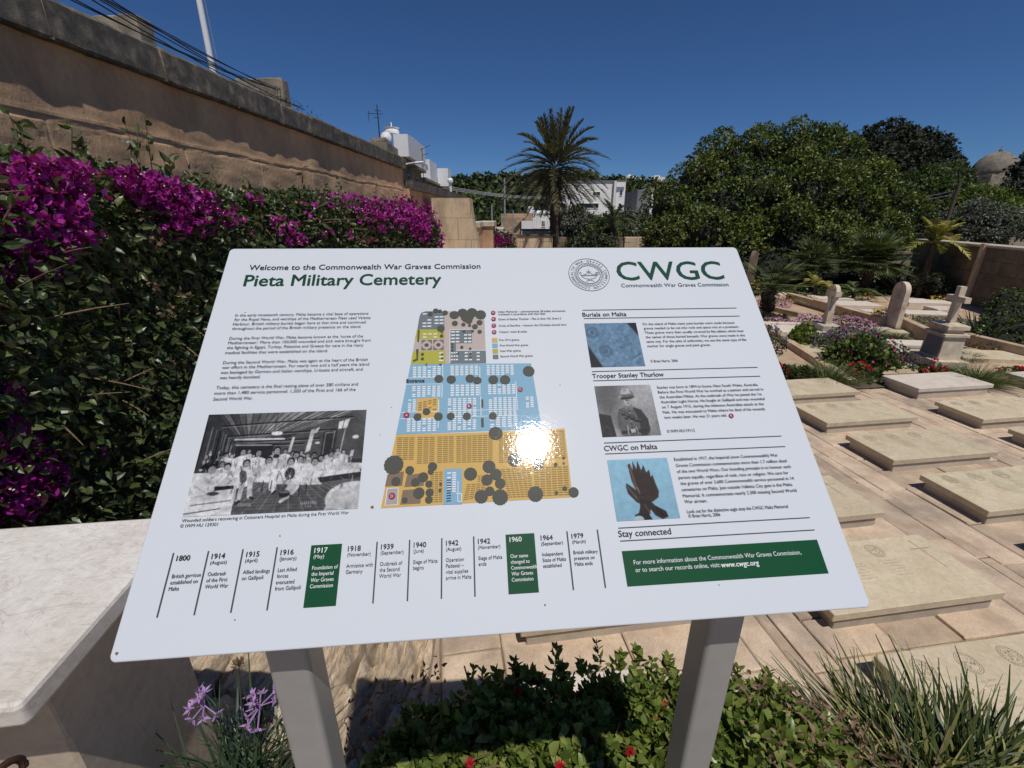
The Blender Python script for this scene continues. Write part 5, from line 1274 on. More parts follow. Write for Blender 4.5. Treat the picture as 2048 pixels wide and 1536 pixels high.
mb = MB(); lathe(mb, D(784, 268, y0 + 3), [(.38, 0), (.38, .1), (.34, .26), (.40, .29), (.03, .32), (.03, .55)], 20); tag(mb.build('water_tank', M['cream_wall']), 'round white tank with a spike on the white roof room at left', 'water tank')
mb = MB(); c_ = D(772, 275, y0 + 1.6); V = [c_ + np.array([0, -.12, 0])] + [c_ + np.array([.27 * math.cos(a), 0, .27 * math.sin(a)]) for a in np.linspace(0, 6.283, 21)[:-1]] + [c_ + np.array([.27 * math.cos(a), .06, .27 * math.sin(a)]) for a in np.linspace(0, 6.283, 21)[:-1]]
mb.add(np.array(V) , [(0, 1 + (k + 1) % 20, 1 + k) for k in range(20)] + [(1 + k, 1 + (k + 1) % 20, 21 + (k + 1) % 20, 21 + k) for k in range(20)]); tube(mb, [c_ + np.array([0, .05, 0]), np.array([c_[0], c_[1] + .1, zt])], .03, 5); tag(mb.build('satellite_dish', M['white_wall']), 'white satellite dish beside the round roof tank', 'dish')
mb = MB(); a = D(757, 274, y0 + 1); top = D(753.5, 209, y0 + 1); tube(mb, [np.array([top[0], top[1], a[2] - .5]), top], [.035, .02], 6)
for (py, w0_, w1_) in [(228, 16, 10), (222, 4, 6), (236, 5, 5)]:
    q = D(754, py, y0 + 1); tube(mb, [q - np.array([w0_ * .028, 0, -.03]), q + np.array([w1_ * .028, 0, 0])], .014, 5)
q = D(737, 228, y0 + 1); tube(mb, [q + ez * .15, q - ez * .3], .014, 5)
tag(mb.build('aerial', M['black']), 'thin dark television aerial mast rising above the left rooftops', 'aerial')
mb = MB(); q = D(845, 322, 30); tube(mb, [q - ez * 1.2, q + ez * .7], .02, 5); tube(mb, [q + ez * .6 - np.array([.3, 0, .1]), q + ez * .75 + np.array([.5, 0, .1])], .015, 5); tube(mb, [q + ez * .3, q + ez * .35 + np.array([.35, 0, .06])], .015, 5); tag(mb.build('aerial', M['black']), 'small bent aerial at the right end of the rooftops', 'aerial')
# street lamp arm over the wall
a = X(800, 332, -2.6); b_ = D(842, 324, 17)
mb = MB(); pts = [D(800, 333, 16.5), D(815, 328, 16.7), D(830, 325.5, 16.9), D(846, 324.5, 17), D(853, 330, 17), D(855, 340, 17)]; tube(mb, pts, .035, 6); tube(mb, [D(846, 324.5, 17), D(848, 330, 17)], .07, 6); tube(mb, [D(800, 333, 16.5), np.array([D(800, 333, 16.5)[0], 16.5, 0])], .05, 6)
tag(mb.build('street_lamp', M['steel']), 'curved grey lamp arm just past the end of the tall wall', 'lamp')
mb = MB(); a = D(901, 382, 20); tube(mb, [np.array([a[0], 20, 0]), D(901, 368, 20)], .05, 8); lathe(mb, D(901, 368, 20), [(.03, 0), (.11, .06), (.12, .14), (.06, .22)], 14); tag(mb.build('street_lamp', M['white_wall']), 'short white post lamp with globe above the lower coping', 'lamp')
def pole(px, pyt, Y, r, lab, lean=0.0, zb=0):
    top = D(px, pyt, Y); mb = MB(); tube(mb, [np.array([top[0] + lean, Y, zb]), top], [r * 1.2, r * .8], 8); tag(mb.build('street_pole', M['steel']), lab, 'pole'); return top
pole(1009, 356, 38, .075, 'tall thin grey pole between the wall end and the palm')
pole(983.5, 410, 33, .06, 'shorter grey pole left of the stone house')
pole(1026, 420, 40, .05, 'thin pole in front of the pinkish stone wall')
top_ = D(1921, 362, 17.5); mb = MB(); tube(mb, [np.array([top_[0] - .1, 17.5, 0]), top_], [.075, .055], 9); tag(mb.build('utility_pole', M['bark']), 'dark leaning utility pole rising behind the right wall', 'pole')
for k, (p0, p1) in enumerate([((1912, 388), (1800, 402)), ((1905, 382), (1810, 394)), ((1922, 370), (1850, 425))]):
    mb = MB(); a = D(*p0, 17.5); b_ = D(*p1, 23); tube(mb, [a + (b_ - a) * s_ - ez * .3 * s_ * (1 - s_) for s_ in np.linspace(0, 1, 7)], .015, 4); tag(mb.build('wire', M['steel']), 'pale wire running left from the leaning utility pole', 'wire', 'wires of the leaning pole')
for k in range(3):
    mb = MB(); a = D(882, 370 + 3 * k, 42); b_ = D(1130, 394 + 1.5 * k, 52); tube(mb, [a + (b_ - a) * s_ - ez * .8 * 4 * s_ * (1 - s_) * .4 for s_ in np.linspace(0, 1, 9)], .03, 4); tag(mb.build('wire', M['steel']), 'pale overhead wire crossing in front of the wooded hill', 'wire', 'wires in front of the hill')
mb = MB(); a = D(1887, 474, 15.0); box(mb, a[0], a[0] + .28, 15, 15.1, a[2] - .14, a[2] + .12); M['redsign'] = plain('red_panel', (.16, .02, .03), .6); tag(mb.build('red_panel', M['redsign']), 'small dark red panel just above the right garden wall', 'panel')
# domed chapel
c = D(1986, 348, 44)
t = thing('domed_chapel', (c[0], c[1], 0), 'old stone chapel dome with pedimented drum at upper right', 'chapel')
rr = 36 / FPX * camdepth(c)
mb = MB(); lathe(mb, c, [(rr * 1.02 * math.cos(a), rr * 1.12 * math.sin(a)) for a in np.linspace(0, 1.5, 16)], 32, .5); lathe(mb, c + ez * rr * 1.1, [(.12, 0), (.16, .12), (.05, .25), (.02, .55)], 10); mb.build('dome', M['domest'] if 'domest' in M else M.setdefault('domest', stone('dome_stone', (0.1, 0.09, 0.075), (0.27, 0.235, 0.19), scale=2.5, bumpd=.03, stain=(.33, .26, .17), stainscale=1.0)), t, smooth=True)
mb = MB(); lathe(mb, c - ez * .35, [(rr * .98, -3.6), (rr * .98, .02), (rr * 1.1, .04), (rr * 1.1, .2), (rr * 1.02, .22), (rr * 1.02, .36)], 8, .6)
for k in range(4):
    a = R(-112 + 90 * k); d_ = np.array([math.cos(a), math.sin(a), 0]); s_ = np.array([-math.sin(a), math.cos(a), 0]); o = c + d_ * rr * .8
    prism(mb, [(-.75, -3), (.75, -3), (.75, -.35), (0, .05), (-.75, -.35)], o, s_, ez, d_, rr * .28, .7)
mb.build('drum', M['old_stone'], t)
# hilltop houses
for (x0, x1, py, lab) in [(1253, 1273, 352, 'small white house on the far hilltop right of the modern building'), (1281, 1290, 357, 'tiny white gable on the hill above the grey building'), (1305, 1330, 354, 'pale house on the hilltop at the left shoulder of the ficus')]:
    mb = MB(); a, b_ = pbox(mb, x0, x1, py, 136, 8, zb=4); w_ = b_[0] - a[0]; pbox(mb, x0 + (x1 - x0) * .2, x0 + (x1 - x0) * .6, py - 3, 137, 6, zb=4); tag(mb.build('house', M['cream_wall']), lab, 'house')
# wooded hill
mb = MB(); lob = []
for x in np.arange(850, 1340, 13):
    yt = np.interp(x, [850, 880, 940, 1010, 1080, 1150, 1210, 1250, 1300, 1340], [372, 362, 350, 352, 345, 348, 355, 360, 363, 366])
    for j, dy in enumerate(np.arange(6, 100, 16)):
        lob.append((x + random.uniform(-5, 5), yt + dy + random.uniform(-4, 4) + 4, random.uniform(9, 16), 125 - j * 9 + random.uniform(-4, 4)))
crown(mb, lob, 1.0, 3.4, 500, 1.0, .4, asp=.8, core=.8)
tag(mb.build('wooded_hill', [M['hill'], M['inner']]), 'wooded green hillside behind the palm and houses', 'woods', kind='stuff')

# ================================================================ INFORMATION SIGN
BW = 0.70
cpx = [(463, 498), (1470, 495), (1733, 1210), (222, 1320)]
def solve_pose():
    src = [(0, 0), (1, 0), (1, 1), (0, 1)]; A = []
    for (x, y), (u, v) in zip(src, [((p[0] - 1024) / FPX, (p[1] - 768) / FPX) for p in cpx]):
        A.append([x, y, 1, 0, 0, 0, -u * x, -u * y, -u]); A.append([0, 0, 0, x, y, 1, -v * x, -v * y, -v])
    h = np.linalg.svd(np.array(A))[2][-1].reshape(3, 3); h /= np.linalg.norm(h[:, 0])
    if h[2, 2] < 0: h = -h
    w = lambda q: np.array([q[0], q[2] * cp - q[1] * sp, -q[2] * sp - q[1] * cp])
    return w(h[:, 2]) * BW + EYEV, w(h[:, 0]), w(h[:, 1])
BO, BX, BYr = solve_pose()
BH = np.linalg.norm(BYr) * BW
BY = BYr - BX * np.dot(BX, BYr); BY /= np.linalg.norm(BY)
BN = np.cross(BY, BX)
def b2w(u, v, h=0.0): return BO + BX * u + BY * v + BN * h
def bpix(px, py):
    d = ray(px, py); s = np.dot(BO - EYEV, BN) / np.dot(d, BN); q = EYEV + d * s - BO
    return np.array([q @ BX, q @ BY])

def print_mat(name, col=None, gloss=0.055):
    m, nt, b = newmat(name)
    if col is None:
        a = nt.nodes.new('ShaderNodeAttribute'); a.attribute_name = 'ink'; nt.links.new(a.outputs['Color'], b.inputs['Base Color'])
    else: b.inputs['Base Color'].default_value = (*col, 1)
    b.inputs['Roughness'].default_value = 0.5; b.inputs['Specular IOR Level'].default_value = 0.12
    b.inputs['Coat Weight'].default_value = 0.55; b.inputs['Coat Roughness'].default_value = gloss; b.inputs['Coat IOR'].default_value = 1.45
    # slight orange peel and dust in the lacquer
    n1 = noise(nt, 260, 3, .5, wpos(nt)); n2 = noise(nt, 900, 2, .5, wpos(nt))
    h = mathn(nt, 'ADD', n1, mathn(nt, 'MULTIPLY', n2, .35))
    bp = N_(nt, 'ShaderNodeBump', Strength=0.28, Distance=0.0002); nt.links.new(h, bp.inputs['Height']); nt.links.new(bp.outputs['Normal'], b.inputs['Coat Normal'])
    return m
M['panel'] = print_mat('panel_white', (0.60, 0.625, 0.657))
M['ink'] = print_mat('ink_black', (0.022, 0.022, 0.028))
M['ink_green'] = print_mat('ink_green', (0.004, 0.065, 0.022))
M['ink_dkgreen'] = print_mat('ink_dark_green', (0.006, 0.055, 0.03))
M['ink_white'] = print_mat('ink_white', (0.70, 0.71, 0.71))
M['ink_grey'] = print_mat('ink_grey', (0.06, 0.075, 0.085))
M['print'] = print_mat('printed_picture')

ctr = b2w(BW / 2, BH / 2)
sign = thing('information_sign', (ctr[0], ctr[1], 0.5), 'large tilted white cemetery information panel on two grey posts', 'sign')
# panel with rounded corners and eased edge
mb = MB(); r = .006; ring = []; e_ = .0022
for (cx_, cy_, a0) in [(r - e_, r - .001, 180), (BW - r + e_, r - .001, 270), (BW - r + e_, BH - r + e_, 0), (r - e_ * 2, BH - r + e_, 90)]:
    for k in range(7): ring.append((cx_ + r * math.cos(R(a0 + 15 * k)), cy_ + r * math.sin(R(a0 + 15 * k)), math.cos(R(a0 + 15 * k)), math.sin(R(a0 + 15 * k))))
lv = [(.0012, 0), (.0004, -.0004), (0, -.0012), (0, -.0068), (.0012, -.008)]; V = []
for i, h in lv:
    for (u, v, nu, nv) in ring: V.append(b2w(u - nu * i, v - nv * i, h))
m_ = len(ring); F = [(q * m_ + k, q * m_ + (k + 1) % m_, (q + 1) * m_ + (k + 1) % m_, (q + 1) * m_ + k) for q in range(len(lv) - 1) for k in range(m_)]
F += [tuple(range(m_ - 1, -1, -1)), tuple((len(lv) - 1) * m_ + k for k in range(m_))]
mb.add(np.array(V), F); mb.build('panel', M['panel'], sign)
# posts with a bracket plate under the panel
def post(xa, ya):
    mb = MB(); w = .040; r = .006; base = np.array([xa, ya, 0]); ang = math.atan2(BX[1], BX[0])
    ring = []
    for (cx_, cy_, a0) in [(r, r, 180), (w - r, r, 270), (w - r, w - r, 0), (r, w - r, 90)]:
        for k in range(5): ring.append((cx_ + r * math.cos(R(a0 + 22.5 * k)), cy_ + r * math.sin(R(a0 + 22.5 * k))))
    V = []
    lo = []; hi = []
    for (x, y) in ring:
        q = base + np.array([x * math.cos(ang) - y * math.sin(ang), x * math.sin(ang) + y * math.cos(ang), 0])
        zt = BO[2] + ((BO - BN * .0085 - q) @ BN * 1.0) / BN[2] - BO[2]
        zt = (np.dot(BO - BN * .0085, BN) - q[0] * BN[0] - q[1] * BN[1]) / BN[2]
        lo.append((q[0], q[1], .3)); hi.append((q[0], q[1], zt))
    n = len(ring); mb.add(np.array(lo + hi), [(k, (k + 1) % n, n + (k + 1) % n, n + k) for k in range(n)] + [tuple(range(n - 1, -1, -1)), tuple(range(n, 2 * n))])
    o = mb.build('post', M['post'], sign)
    for poly in o.data.polygons: poly.use_smooth = False
    return o
q1 = ray(523, 1298); q2 = ray(1425, 1232)
y1_ = BO[1] + BY[1] * BH + .035
l0 = EYEV + q1 * ((y1_ + 0.0) / q1[1]); 
post(l0[0], l0[1]); 
y2_ = l0[1] + (0.565) * BX[1] / BX[0]; l1 = EYEV + q2 * (y2_ / q2[1]); post(l1[0], l1[1])
mb = MB()
for (u0, u1) in [(.045, .125), (.60, .68)]:
    mb = MB(); V = [b2w(u0, BH * .25, -.0085), b2w(u1, BH * .25, -.0085), b2w(u1, BH * .93, -.0085), b2w(u0, BH * .93, -.0085), b2w(u0, BH * .25, -.0125), b2w(u1, BH * .25, -.0125), b2w(u1, BH * .93, -.0125), b2w(u0, BH * .93, -.0125)]
    mb.add(np.array(V), [(3, 2, 1, 0), (4, 5, 6, 7), (0, 1, 5, 4), (1, 2, 6, 5), (2, 3, 7, 6), (3, 0, 4, 7)])
mb.build('bracket', M['post'], sign)

# ---------------------------------------------------------------- lettering
TXT = []     # (part key, text, u0, v, u1 or None, size or None, bold, height)
def glyph_mesh(jobs):
    """text jobs -> {key: (verts, faces)} with every line fitted to its measured width"""
    obs = []
    for j in jobs:
        o = text_mesh(j['t'], 1.0, 0); C.objects.link(o); obs.append(o)
    bpy.context.view_layer.update(); dg = bpy.context.evaluated_depsgraph_get(); out = []
    for o in obs:
        me = o.evaluated_get(dg).to_mesh(); n = len(me.vertices); V = np.zeros(n * 3); me.vertices.foreach_get('co', V)
        out.append((V.reshape(-1, 3)[:, :2], [tuple(p.vertices) for p in me.polygons])); o.evaluated_get(dg).to_mesh_clear()
    for o in obs:
        cu = o.data; bpy.data.objects.remove(o); bpy.data.curves.remove(cu)
    return out
def letters(name, jobs, mat, parent=sign, h=.0006):
    """jobs: dict(t, a=(u,v) baseline start, b=(u,v) baseline end or None, size, bold, k=height/width ratio)"""
    res = glyph_mesh(jobs); sx_all = []
    for j, (V, F) in zip(jobs, res):
        if j.get('b') is not None: sx_all.append(np.linalg.norm(np.array(j['b']) - np.array(j['a'])) / (V[:, 0].max() - V[:, 0].min()))
    med = np.median(sx_all) if sx_all else 0
    mb = MB()
    for j, (V, F) in zip(jobs, res):
        a = np.array(j['a'], float); x0 = V[:, 0].min(); w = V[:, 0].max() - x0
        if j.get('b') is not None:
            d = np.array(j['b']) - a; L = np.linalg.norm(d); d = d / L; s = L / w; sy = j.get('size') or med * j.get('k', 1.05)
        else: d = np.array([1.0, 0]); s = j['size'] * j.get('kx', .92); sy = j['size']
        up = np.array([d[1], -d[0]])
        if abs(d[1]) < .12: d = np.array([1.0, 0]); up = np.array([0, -1.0])
        UV = a + ((V[:, 0] - x0) * s)[:, None] * d + (V[:, 1] * sy)[:, None] * up
        bw = j.get('bold', 0) * sy * 1.1
        for q_, (ox, oy) in enumerate([(0, 0)] if not bw else [(-bw, 0), (bw, 0), (0, bw * .6), (0, -bw * .6)]):
            mb.add(BO + np.outer(UV[:, 0] + ox, BX) + np.outer(UV[:, 1] + oy, BY) + BN * (h + .00002 * q_), F)
    return mb.build(name, M[mat], parent)
def Z(ox, oy, sc_): return lambda x, y: bpix(ox + x / sc_, oy + y / sc_)
z1 = Z(440, 490, 3.657); z2 = Z(1100, 490, 3.7926); z3 = Z(740, 600, 4.6545); z4 = Z(740, 800, 4.6545); z5 = Z(1140, 840, 3.4133); z6 = Z(340, 810, 4.876); z7 = Z(220, 1030, 3.4133); z8 = Z(680, 1040, 3.4133); zf = lambda x, y: bpix(x, y)
def lines(z, rows, **kw): return [dict(t=r[0], a=z(*r[1]), b=z(*r[2]), **kw) for r in rows]
letters('heading_text', lines(z1, [("Welcome to the Commonwealth War Graves Commission", (212, 185), (1905, 185))], bold=.012, k=.98), 'ink')
letters('title_text', lines(z1, [("Pieta Military Cemetery", (172, 302), (1616, 297))], bold=.017, k=1.0), 'ink_dkgreen')
para = [[("In the early nineteenth century, Malta became a vital base of operations", (112, 525), (1085, 517)), ("for the Royal Navy, and warships of the Mediterranean Fleet used Valetta", (105, 557), (1100, 550)), ("Harbour. British military burials began here at that time and continued", (95, 590), (1065, 583)), ("throughout the period of the British military presence on the island.", (88, 623), (1032, 617))],
 [("During the First World War, Malta became known as the 'nurse of the", (68, 695), (1045, 684)), ("Mediterranean'. More than 100,000 wounded and sick were brought from", (58, 728), (1100, 717)), ("the fighting in Egypt, Turkey, Palestine and Greece for care in the many", (50, 763), (1048, 753)), ("medical facilities that were established on the island.", (38, 800), (788, 790))],
 [("During the Second World War, Malta was again at the heart of the British", (22, 873), (1080, 859)), ("war effort in the Mediterranean. For nearly two and a half years the island", (14, 908), (1090, 894)), ("was besieged by German and Italian warships, U-boats and aircraft, and", (3, 945), (1042, 932)), ("was heavily bombed.", (-4, 983), (295, 979))],
 [("Today, this cemetery is the final resting place of over 380 civilians and", (-28, 1057), (1008, 1042)), ("more than 1,480 service personnel: 1,300 of the First and 166 of the", (-42, 1097), (990, 1082)), ("Second World War.", (-50, 1140), (240, 1135))]]
for rows in para: letters('paragraph_text', lines(z1, rows, k=1.04), 'ink')
letters('caption_text', lines(z6, [("Wounded soldiers recovering in Cottonera Hospital on Malta during the First World War", (115, 1145), (1742, 1075)), ("© IWM HU 129301", (98, 1198), (465, 1187))], k=1.04), 'ink')
letters('logo_text', lines(z2, [("CWGC", (520, 268), (1325, 258))], bold=.008, k=.96), 'ink_dkgreen')
letters('logo_text', lines(z2, [("Commonwealth War Graves Commission", (542, 322), (1353, 305))], k=1.0), 'ink_grey')
letters('section_heading', lines(z2, [("Burials on Malta", (248, 545), (580, 538))], bold=.012, k=1.0), 'ink')
letters('section_heading', lines(z2, [("Trooper Stanley Thurlow", (322, 1012), (865, 997))], bold=.012, k=1.0), 'ink')
letters('section_heading', lines(z5, [("CWGC on Malta", (235, 213), (597, 200))], bold=.012, k=1.0), 'ink')
letters('section_heading', lines(z5, [("Stay connected", (333, 800), (692, 783))], bold=.012, k=1.0), 'ink')
letters('paragraph_text', lines(z2, [("On the island of Malta many joint burials were made because", (703, 610), (1397, 589)), ("graves needed to be cut into rock and space was at a premium.", (712, 642), (1432, 623)), ("These graves were then usually covered by flat tablets which bear", (720, 675), (1470, 656)), ("the names of those buried beneath. War graves were made in the", (727, 709), (1478, 690)), ("same way. For the sake of uniformity, we use the same type of flat", (733, 743), (1490, 724)), ("marker for single graves and joint graves.", (740, 777), (1220, 766)), ("© Brian Harris, 2006", (763, 892), (970, 886))]), 'ink')
letters('paragraph_text', lines(z2, [("Stanley was born in 1894 in Scone, New South Wales, Australia.", (812, 1092), (1580, 1068)), ("Before the First World War he worked as a painter and served in", (820, 1128), (1618, 1104)), ("the Australian Militia. At the outbreak of War he joined the 1st", (832, 1165), (1608, 1141)), ("Australian Light Horse. He fought at Gallipoli and was wounded", (842, 1202), (1630, 1178)), ("on 7 August 1915, during the infamous Australian attack at the", (850, 1241), (1622, 1217)), ("Nek. He was evacuated to Malta where he died of his wounds", (857, 1280), (1632, 1256)), ("two weeks later. He was 21 years old.", (868, 1319), (1342, 1303))]) + lines(z5, [("© IWM HU119112", (663, 88), (852, 80))]), 'ink')
letters('paragraph_text', lines(z5, [("Established in 1917, the Imperial (now Commonwealth) War", (712, 280), (1420, 250)), ("Graves Commission commemorates more than 1.7 million dead", (723, 322), (1480, 290)), ("of the two World Wars. Our founding principle is to honour each", (732, 363), (1508, 329)), ("person equally, regardless of rank, race or religion. We care for", (742, 405), (1492, 370)), ("the graves of over 3,600 Commonwealth service personnel in 14", (755, 445), (1530, 410)), ("cemeteries on Malta. Just outside Valletta City gate is the Malta", (763, 487), (1518, 451)), ("Memorial. It commemorates nearly 2,300 missing Second World", (772, 530), (1547, 491)), ("War airmen.", (783, 570), (938, 563)), ("Look out for the distinctive eagle atop the CWGC Malta Memorial", (800, 637), (1490, 602)), ("© Brian Harris, 2006", (810, 668), (1027, 658))]), 'ink')

def flat(mb, pts, h, z=None, tint=.5):
    uv = [np.array(p, float) if z is None else z(*p) for p in pts]
    mb.add(np.array([b2w(u, v, h) for u, v in uv]), [tuple(range(len(uv)))], tint)
def rect(mb, u0, v0, u1, v1, h): flat(mb, [(u0, v1), (u1, v1), (u1, v0), (u0, v0)], h)
# rules
mb = MB()
for z, a, b_ in [(z2, (247, 500), (1412, 475)), (z2, (258, 565), (1435, 534)), (z2, (318, 965), (1572, 925)), (z2, (327, 1035), (1592, 992)), (z5, (232, 158), (1442, 110)), (z5, (240, 233), (1468, 181)), (z5, (330, 740), (1635, 665)), (z5, (343, 830), (1667, 748))]:
    p, q = z(*a), z(*b_); v = (p[1] + q[1]) / 2; mb = MB(); rect(mb, p[0], v - .0005, q[0], v + .0005, .0005); mb.build('rule_line', M['ink_grey'], sign)
# green box
p, q = z5(353, 897), z5(1763, 1045); p2, q2 = z5(1685, 815), z5(392, 1140)
u0, u1, v0, v1 = (p[0] + q2[0]) / 2, (q[0] + p2[0]) / 2, (p[1] + p2[1]) / 2, (q[1] + q2[1]) / 2
mb = MB(); rect(mb, u0, v0, u1, v1, .0004); gb = mb.build('green_box', M['ink_green'], sign)
letters('lettering', lines(z5, [("For more information about the Commonwealth War Graves Commission,", (435, 988), (1578, 920)), ("or to search our records online, visit:", (447, 1040), (1025, 1007))], bold=.004), 'ink_white', gb, .0009)
letters('web_address', lines(z5, [("www.cwgc.org", (1032, 1007), (1288, 990))], bold=.026), 'ink_white', gb, .0009)
# timeline
bars = [z7(436, 255), z7(672, 243), z7(911, 232), z7(1142, 220), z7(1366, 208), None, z7(1832, 185), z8(482, 138), z8(700, 125), z8(915, 112), z8(1125, 100), None, z8(1546, 80), z8(1752, 68)]
ks = [k for k, b_ in enumerate(bars) if b_ is not None]; us = [bars[k][0] for k in ks]; du, ub = np.polyfit(ks, us, 1)
vt = np.mean([bars[k][1] for k in ks]); vb = np.mean([z7(318, 695)[1], z7(572, 680)[1], z7(1075, 648)[1], z7(1802, 605)[1], z8(464, 555)[1], z8(925, 525)[1], z8(1592, 482)[1], z8(1810, 467)[1]])
mb = MB()
for k in ks:
    if k not in (4, 10): mb = MB(); rect(mb, ub + du * k - .0007, vt, ub + du * k + .0007, vb, .0005); mb.build('timeline_bar', M['ink_grey'], sign)
ents = [("1800", None, ["British garrison", "established on", "Malta"]), ("1914", "(August)", ["Outbreak", "of the First", "World War"]), ("1915", "(April)", ["Allied landings", "on Gallipoli"]), ("1916", "(January)", ["Last Allied", "forces", "evacuated", "from Gallipoli"]), ("1917", "(May)", ["Foundation of", "the Imperial", "War Graves", "Commission"]),
        ("1918", "(November)", ["Armistice with", "Germany"]), ("1939", "(September)", ["Outbreak of", "the Second", "World War"]), ("1940", "(June)", ["Siege of Malta", "begins"]), ("1942", "(August)", ["Operation", "Pedestal –", "vital supplies", "arrive in Malta"]), ("1942", "(November)", ["Siege of Malta", "ends"]),
        ("1960", None, ["Our name", "changed to", "Commonwealth", "War Graves", "Commission"]), ("1964", "(September)", ["Independent", "State of Malta", "established"]), ("1979", "(March)", ["British military", "presence on", "Malta ends"])]
Ht = vb - vt
for k, (yr, mo, ls_) in enumerate(ents):
    u = ub + du * k + .0042; g = k in (4, 10); par = sign; mt = 'ink'
    if g:
        mb = MB(); rect(mb, ub + du * k + .0004, vt, ub + du * (k + 1) - .002, vb, .0004); par = mb.build('green_block', M['ink_green'], sign); mt = 'ink_white'
    jobs = [dict(t=yr, a=(u, vt + Ht * .135), size=Ht * .125, bold=.015, kx=1.0)]
    if mo: jobs.append(dict(t=mo, a=(u, vt + Ht * .225), size=Ht * .088, kx=.93, bold=.004 if g else 0))
    for i, l in enumerate(ls_): jobs.append(dict(t=l, a=(u, vt + Ht * (.41 + .098 * i)), size=Ht * .09, kx=.86 if l != 'Commonwealth' else .80, bold=.008 if g else 0))
    letters('timeline_text' if not g else 'lettering', jobs, mt, par, .0009)

# ---------------------------------------------------------------- seal
c = z2(296, 225); rs = (z2(450, 220)[0] - z2(143, 230)[0]) / 2
mb = MB()
def uring(mb, c, r0, r1, h, n=60, sq=1.0):
    V = []
    for k in range(n):
        a = 2 * math.pi * k / n; V += [b2w(c[0] + r0 * math.cos(a), c[1] + r0 * sq * math.sin(a), h), b2w(c[0] + r1 * math.cos(a), c[1] + r1 * sq * math.sin(a), h)]
    mb.add(np.array(V), [((2 * k + 2) % (2 * n), (2 * k + 3) % (2 * n), 2 * k + 1, 2 * k) for k in range(n)])
uring(mb, c, rs * .975, rs, .0005); uring(mb, c, rs * .70, rs * .715, .0005)
def stroke(mb, pts, w, h=.0005, tint=.5):
    pts = [np.array(p, float) for p in pts]
    for a, b_ in zip(pts[:-1], pts[1:]):
        d = b_ - a; L = np.linalg.norm(d); 
        if L < 1e-9: continue
        d = d / L; n_ = np.array([-d[1], d[0]]) * w / 2; a2 = a - d * w * .3; b2 = b_ + d * w * .3
        mb.add(np.array([b2w(*(a2 + n_), h), b2w(*(b2 + n_), h), b2w(*(b2 - n_), h), b2w(*(a2 - n_), h)]), [(0, 1, 2, 3)], tint)
for k in range(44):      # laurel wreath
    a = 2 * math.pi * k / 44
    for rr, da in [(.57, .5), (.62, -.5)]:
        p = c + rs * rr * np.array([math.cos(a), math.sin(a)]); q = p + rs * .085 * np.array([math.cos(a + 1.57 + da), math.sin(a + 1.57 + da)]); stroke(mb, [p, q], rs * .022)
L_ = lambda pts: [c + rs * np.array(p) for p in pts]
stroke(mb, L_([(.38 * math.cos(t_), .04 + .24 * math.sin(t_)) for t_ in np.linspace(0, 3.14, 14)]), rs * .02)
stroke(mb, L_([(-.40, .04), (.40, .04)]), rs * .02); stroke(mb, L_([(-.36, .09), (.36, .09)]), rs * .012)
stroke(mb, L_([(-.40, .04), (-.47, -.10), (-.40, -.16), (-.36, -.06)]), rs * .018)
stroke(mb, L_([(.40 + .09 * math.cos(t_), -.05 + .09 * math.sin(t_)) for t_ in np.linspace(0, 6.28, 12)]), rs * .018); stroke(mb, L_([(.40 + .045 * math.cos(t_), -.05 + .045 * math.sin(t_)) for t_ in np.linspace(0, 6.28, 9)]), rs * .014)
stroke(mb, L_([(-.32, .04), (-.12, -.04), (0, -.22), (.12, -.04), (.32, .04)]), rs * .018); stroke(mb, L_([(-.10, -.2), (0, -.06), (.10, -.2)]), rs * .016); stroke(mb, L_([(0, -.06), (0, -.32)]), rs * .014)
stroke(mb, L_([(-.1, .27), (-.06, .36), (.06, .36), (.1, .27)]), rs * .018); stroke(mb, L_([(-.2, .42), (-.06, .36), (.06, .36), (.2, .42)]), rs * .02)
seal = mb.build('seal', M['ink_grey'], sign)
txt = "COMMONWEALTH·WAR·GRAVES·COMMISSION·"
gl = glyph_mesh([dict(t=ch, bold=.004) for ch in txt]); mb = MB(); n = len(txt)
for k, (V, F) in enumerate(gl):
    if not len(V): continue
    a = R(-97) - R(360) * 0 + 2 * math.pi * ((k - 16) / n); rr = rs * .765; ca = np.array([math.cos(a), math.sin(a)]); tg = np.array([-math.sin(a), math.cos(a)])
    w = (V[:, 0].min() + V[:, 0].max()) / 2; s = rs * .205
    UV = c + ca * rr + np.outer((V[:, 0] - w) * s * .8, tg) + np.outer(V[:, 1] * s, ca)
    mb.add(BO + np.outer(UV[:, 0], BX) + np.outer(UV[:, 1], BY) + BN * .0005, F)
mb.build('lettering', M['ink_grey'], seal)

# ---------------------------------------------------------------- the plan of the cemetery (flat printed shapes, colours by material slot)
cols = {'tan': (0.56, 0.36, 0.10), 'blue': (0.20, 0.37, 0.49), 'olive': (0.38, 0.36, 0.05), 'slate': (0.135, 0.165, 0.175), 'pale': (0.44, 0.37, 0.33), 'tree': (0.072, 0.072, 0.058), 'white': (0.68, 0.69, 0.70), 'dktan': (0.25, 0.165, 0.055), 'brown': (0.20, 0.14, 0.095), 'red': (0.26, 0.018, 0.045), 'navy': (0.02, 0.06, 0.12), 'greyb': (0.34, 0.31, 0.31), 'sha': (0.42, 0.25, 0.075), 'rose': (0.17, 0.125, 0.115)}
keys = list(cols); mp_m = [print_mat('map_' + k, cols[k]) for k in keys]
mbm = MB()
def mq(z, pts, col, h):
    uv = [z(*p) for p in pts]; V = np.array([b2w(u, v, h) for u, v in uv])
    nrm = np.cross(V[1] - V[0], V[2] - V[1]); V = V if nrm @ BN > 0 else V[::-1]
    mbm.add(V, [tuple(range(len(V)))], .5, keys.index(col))
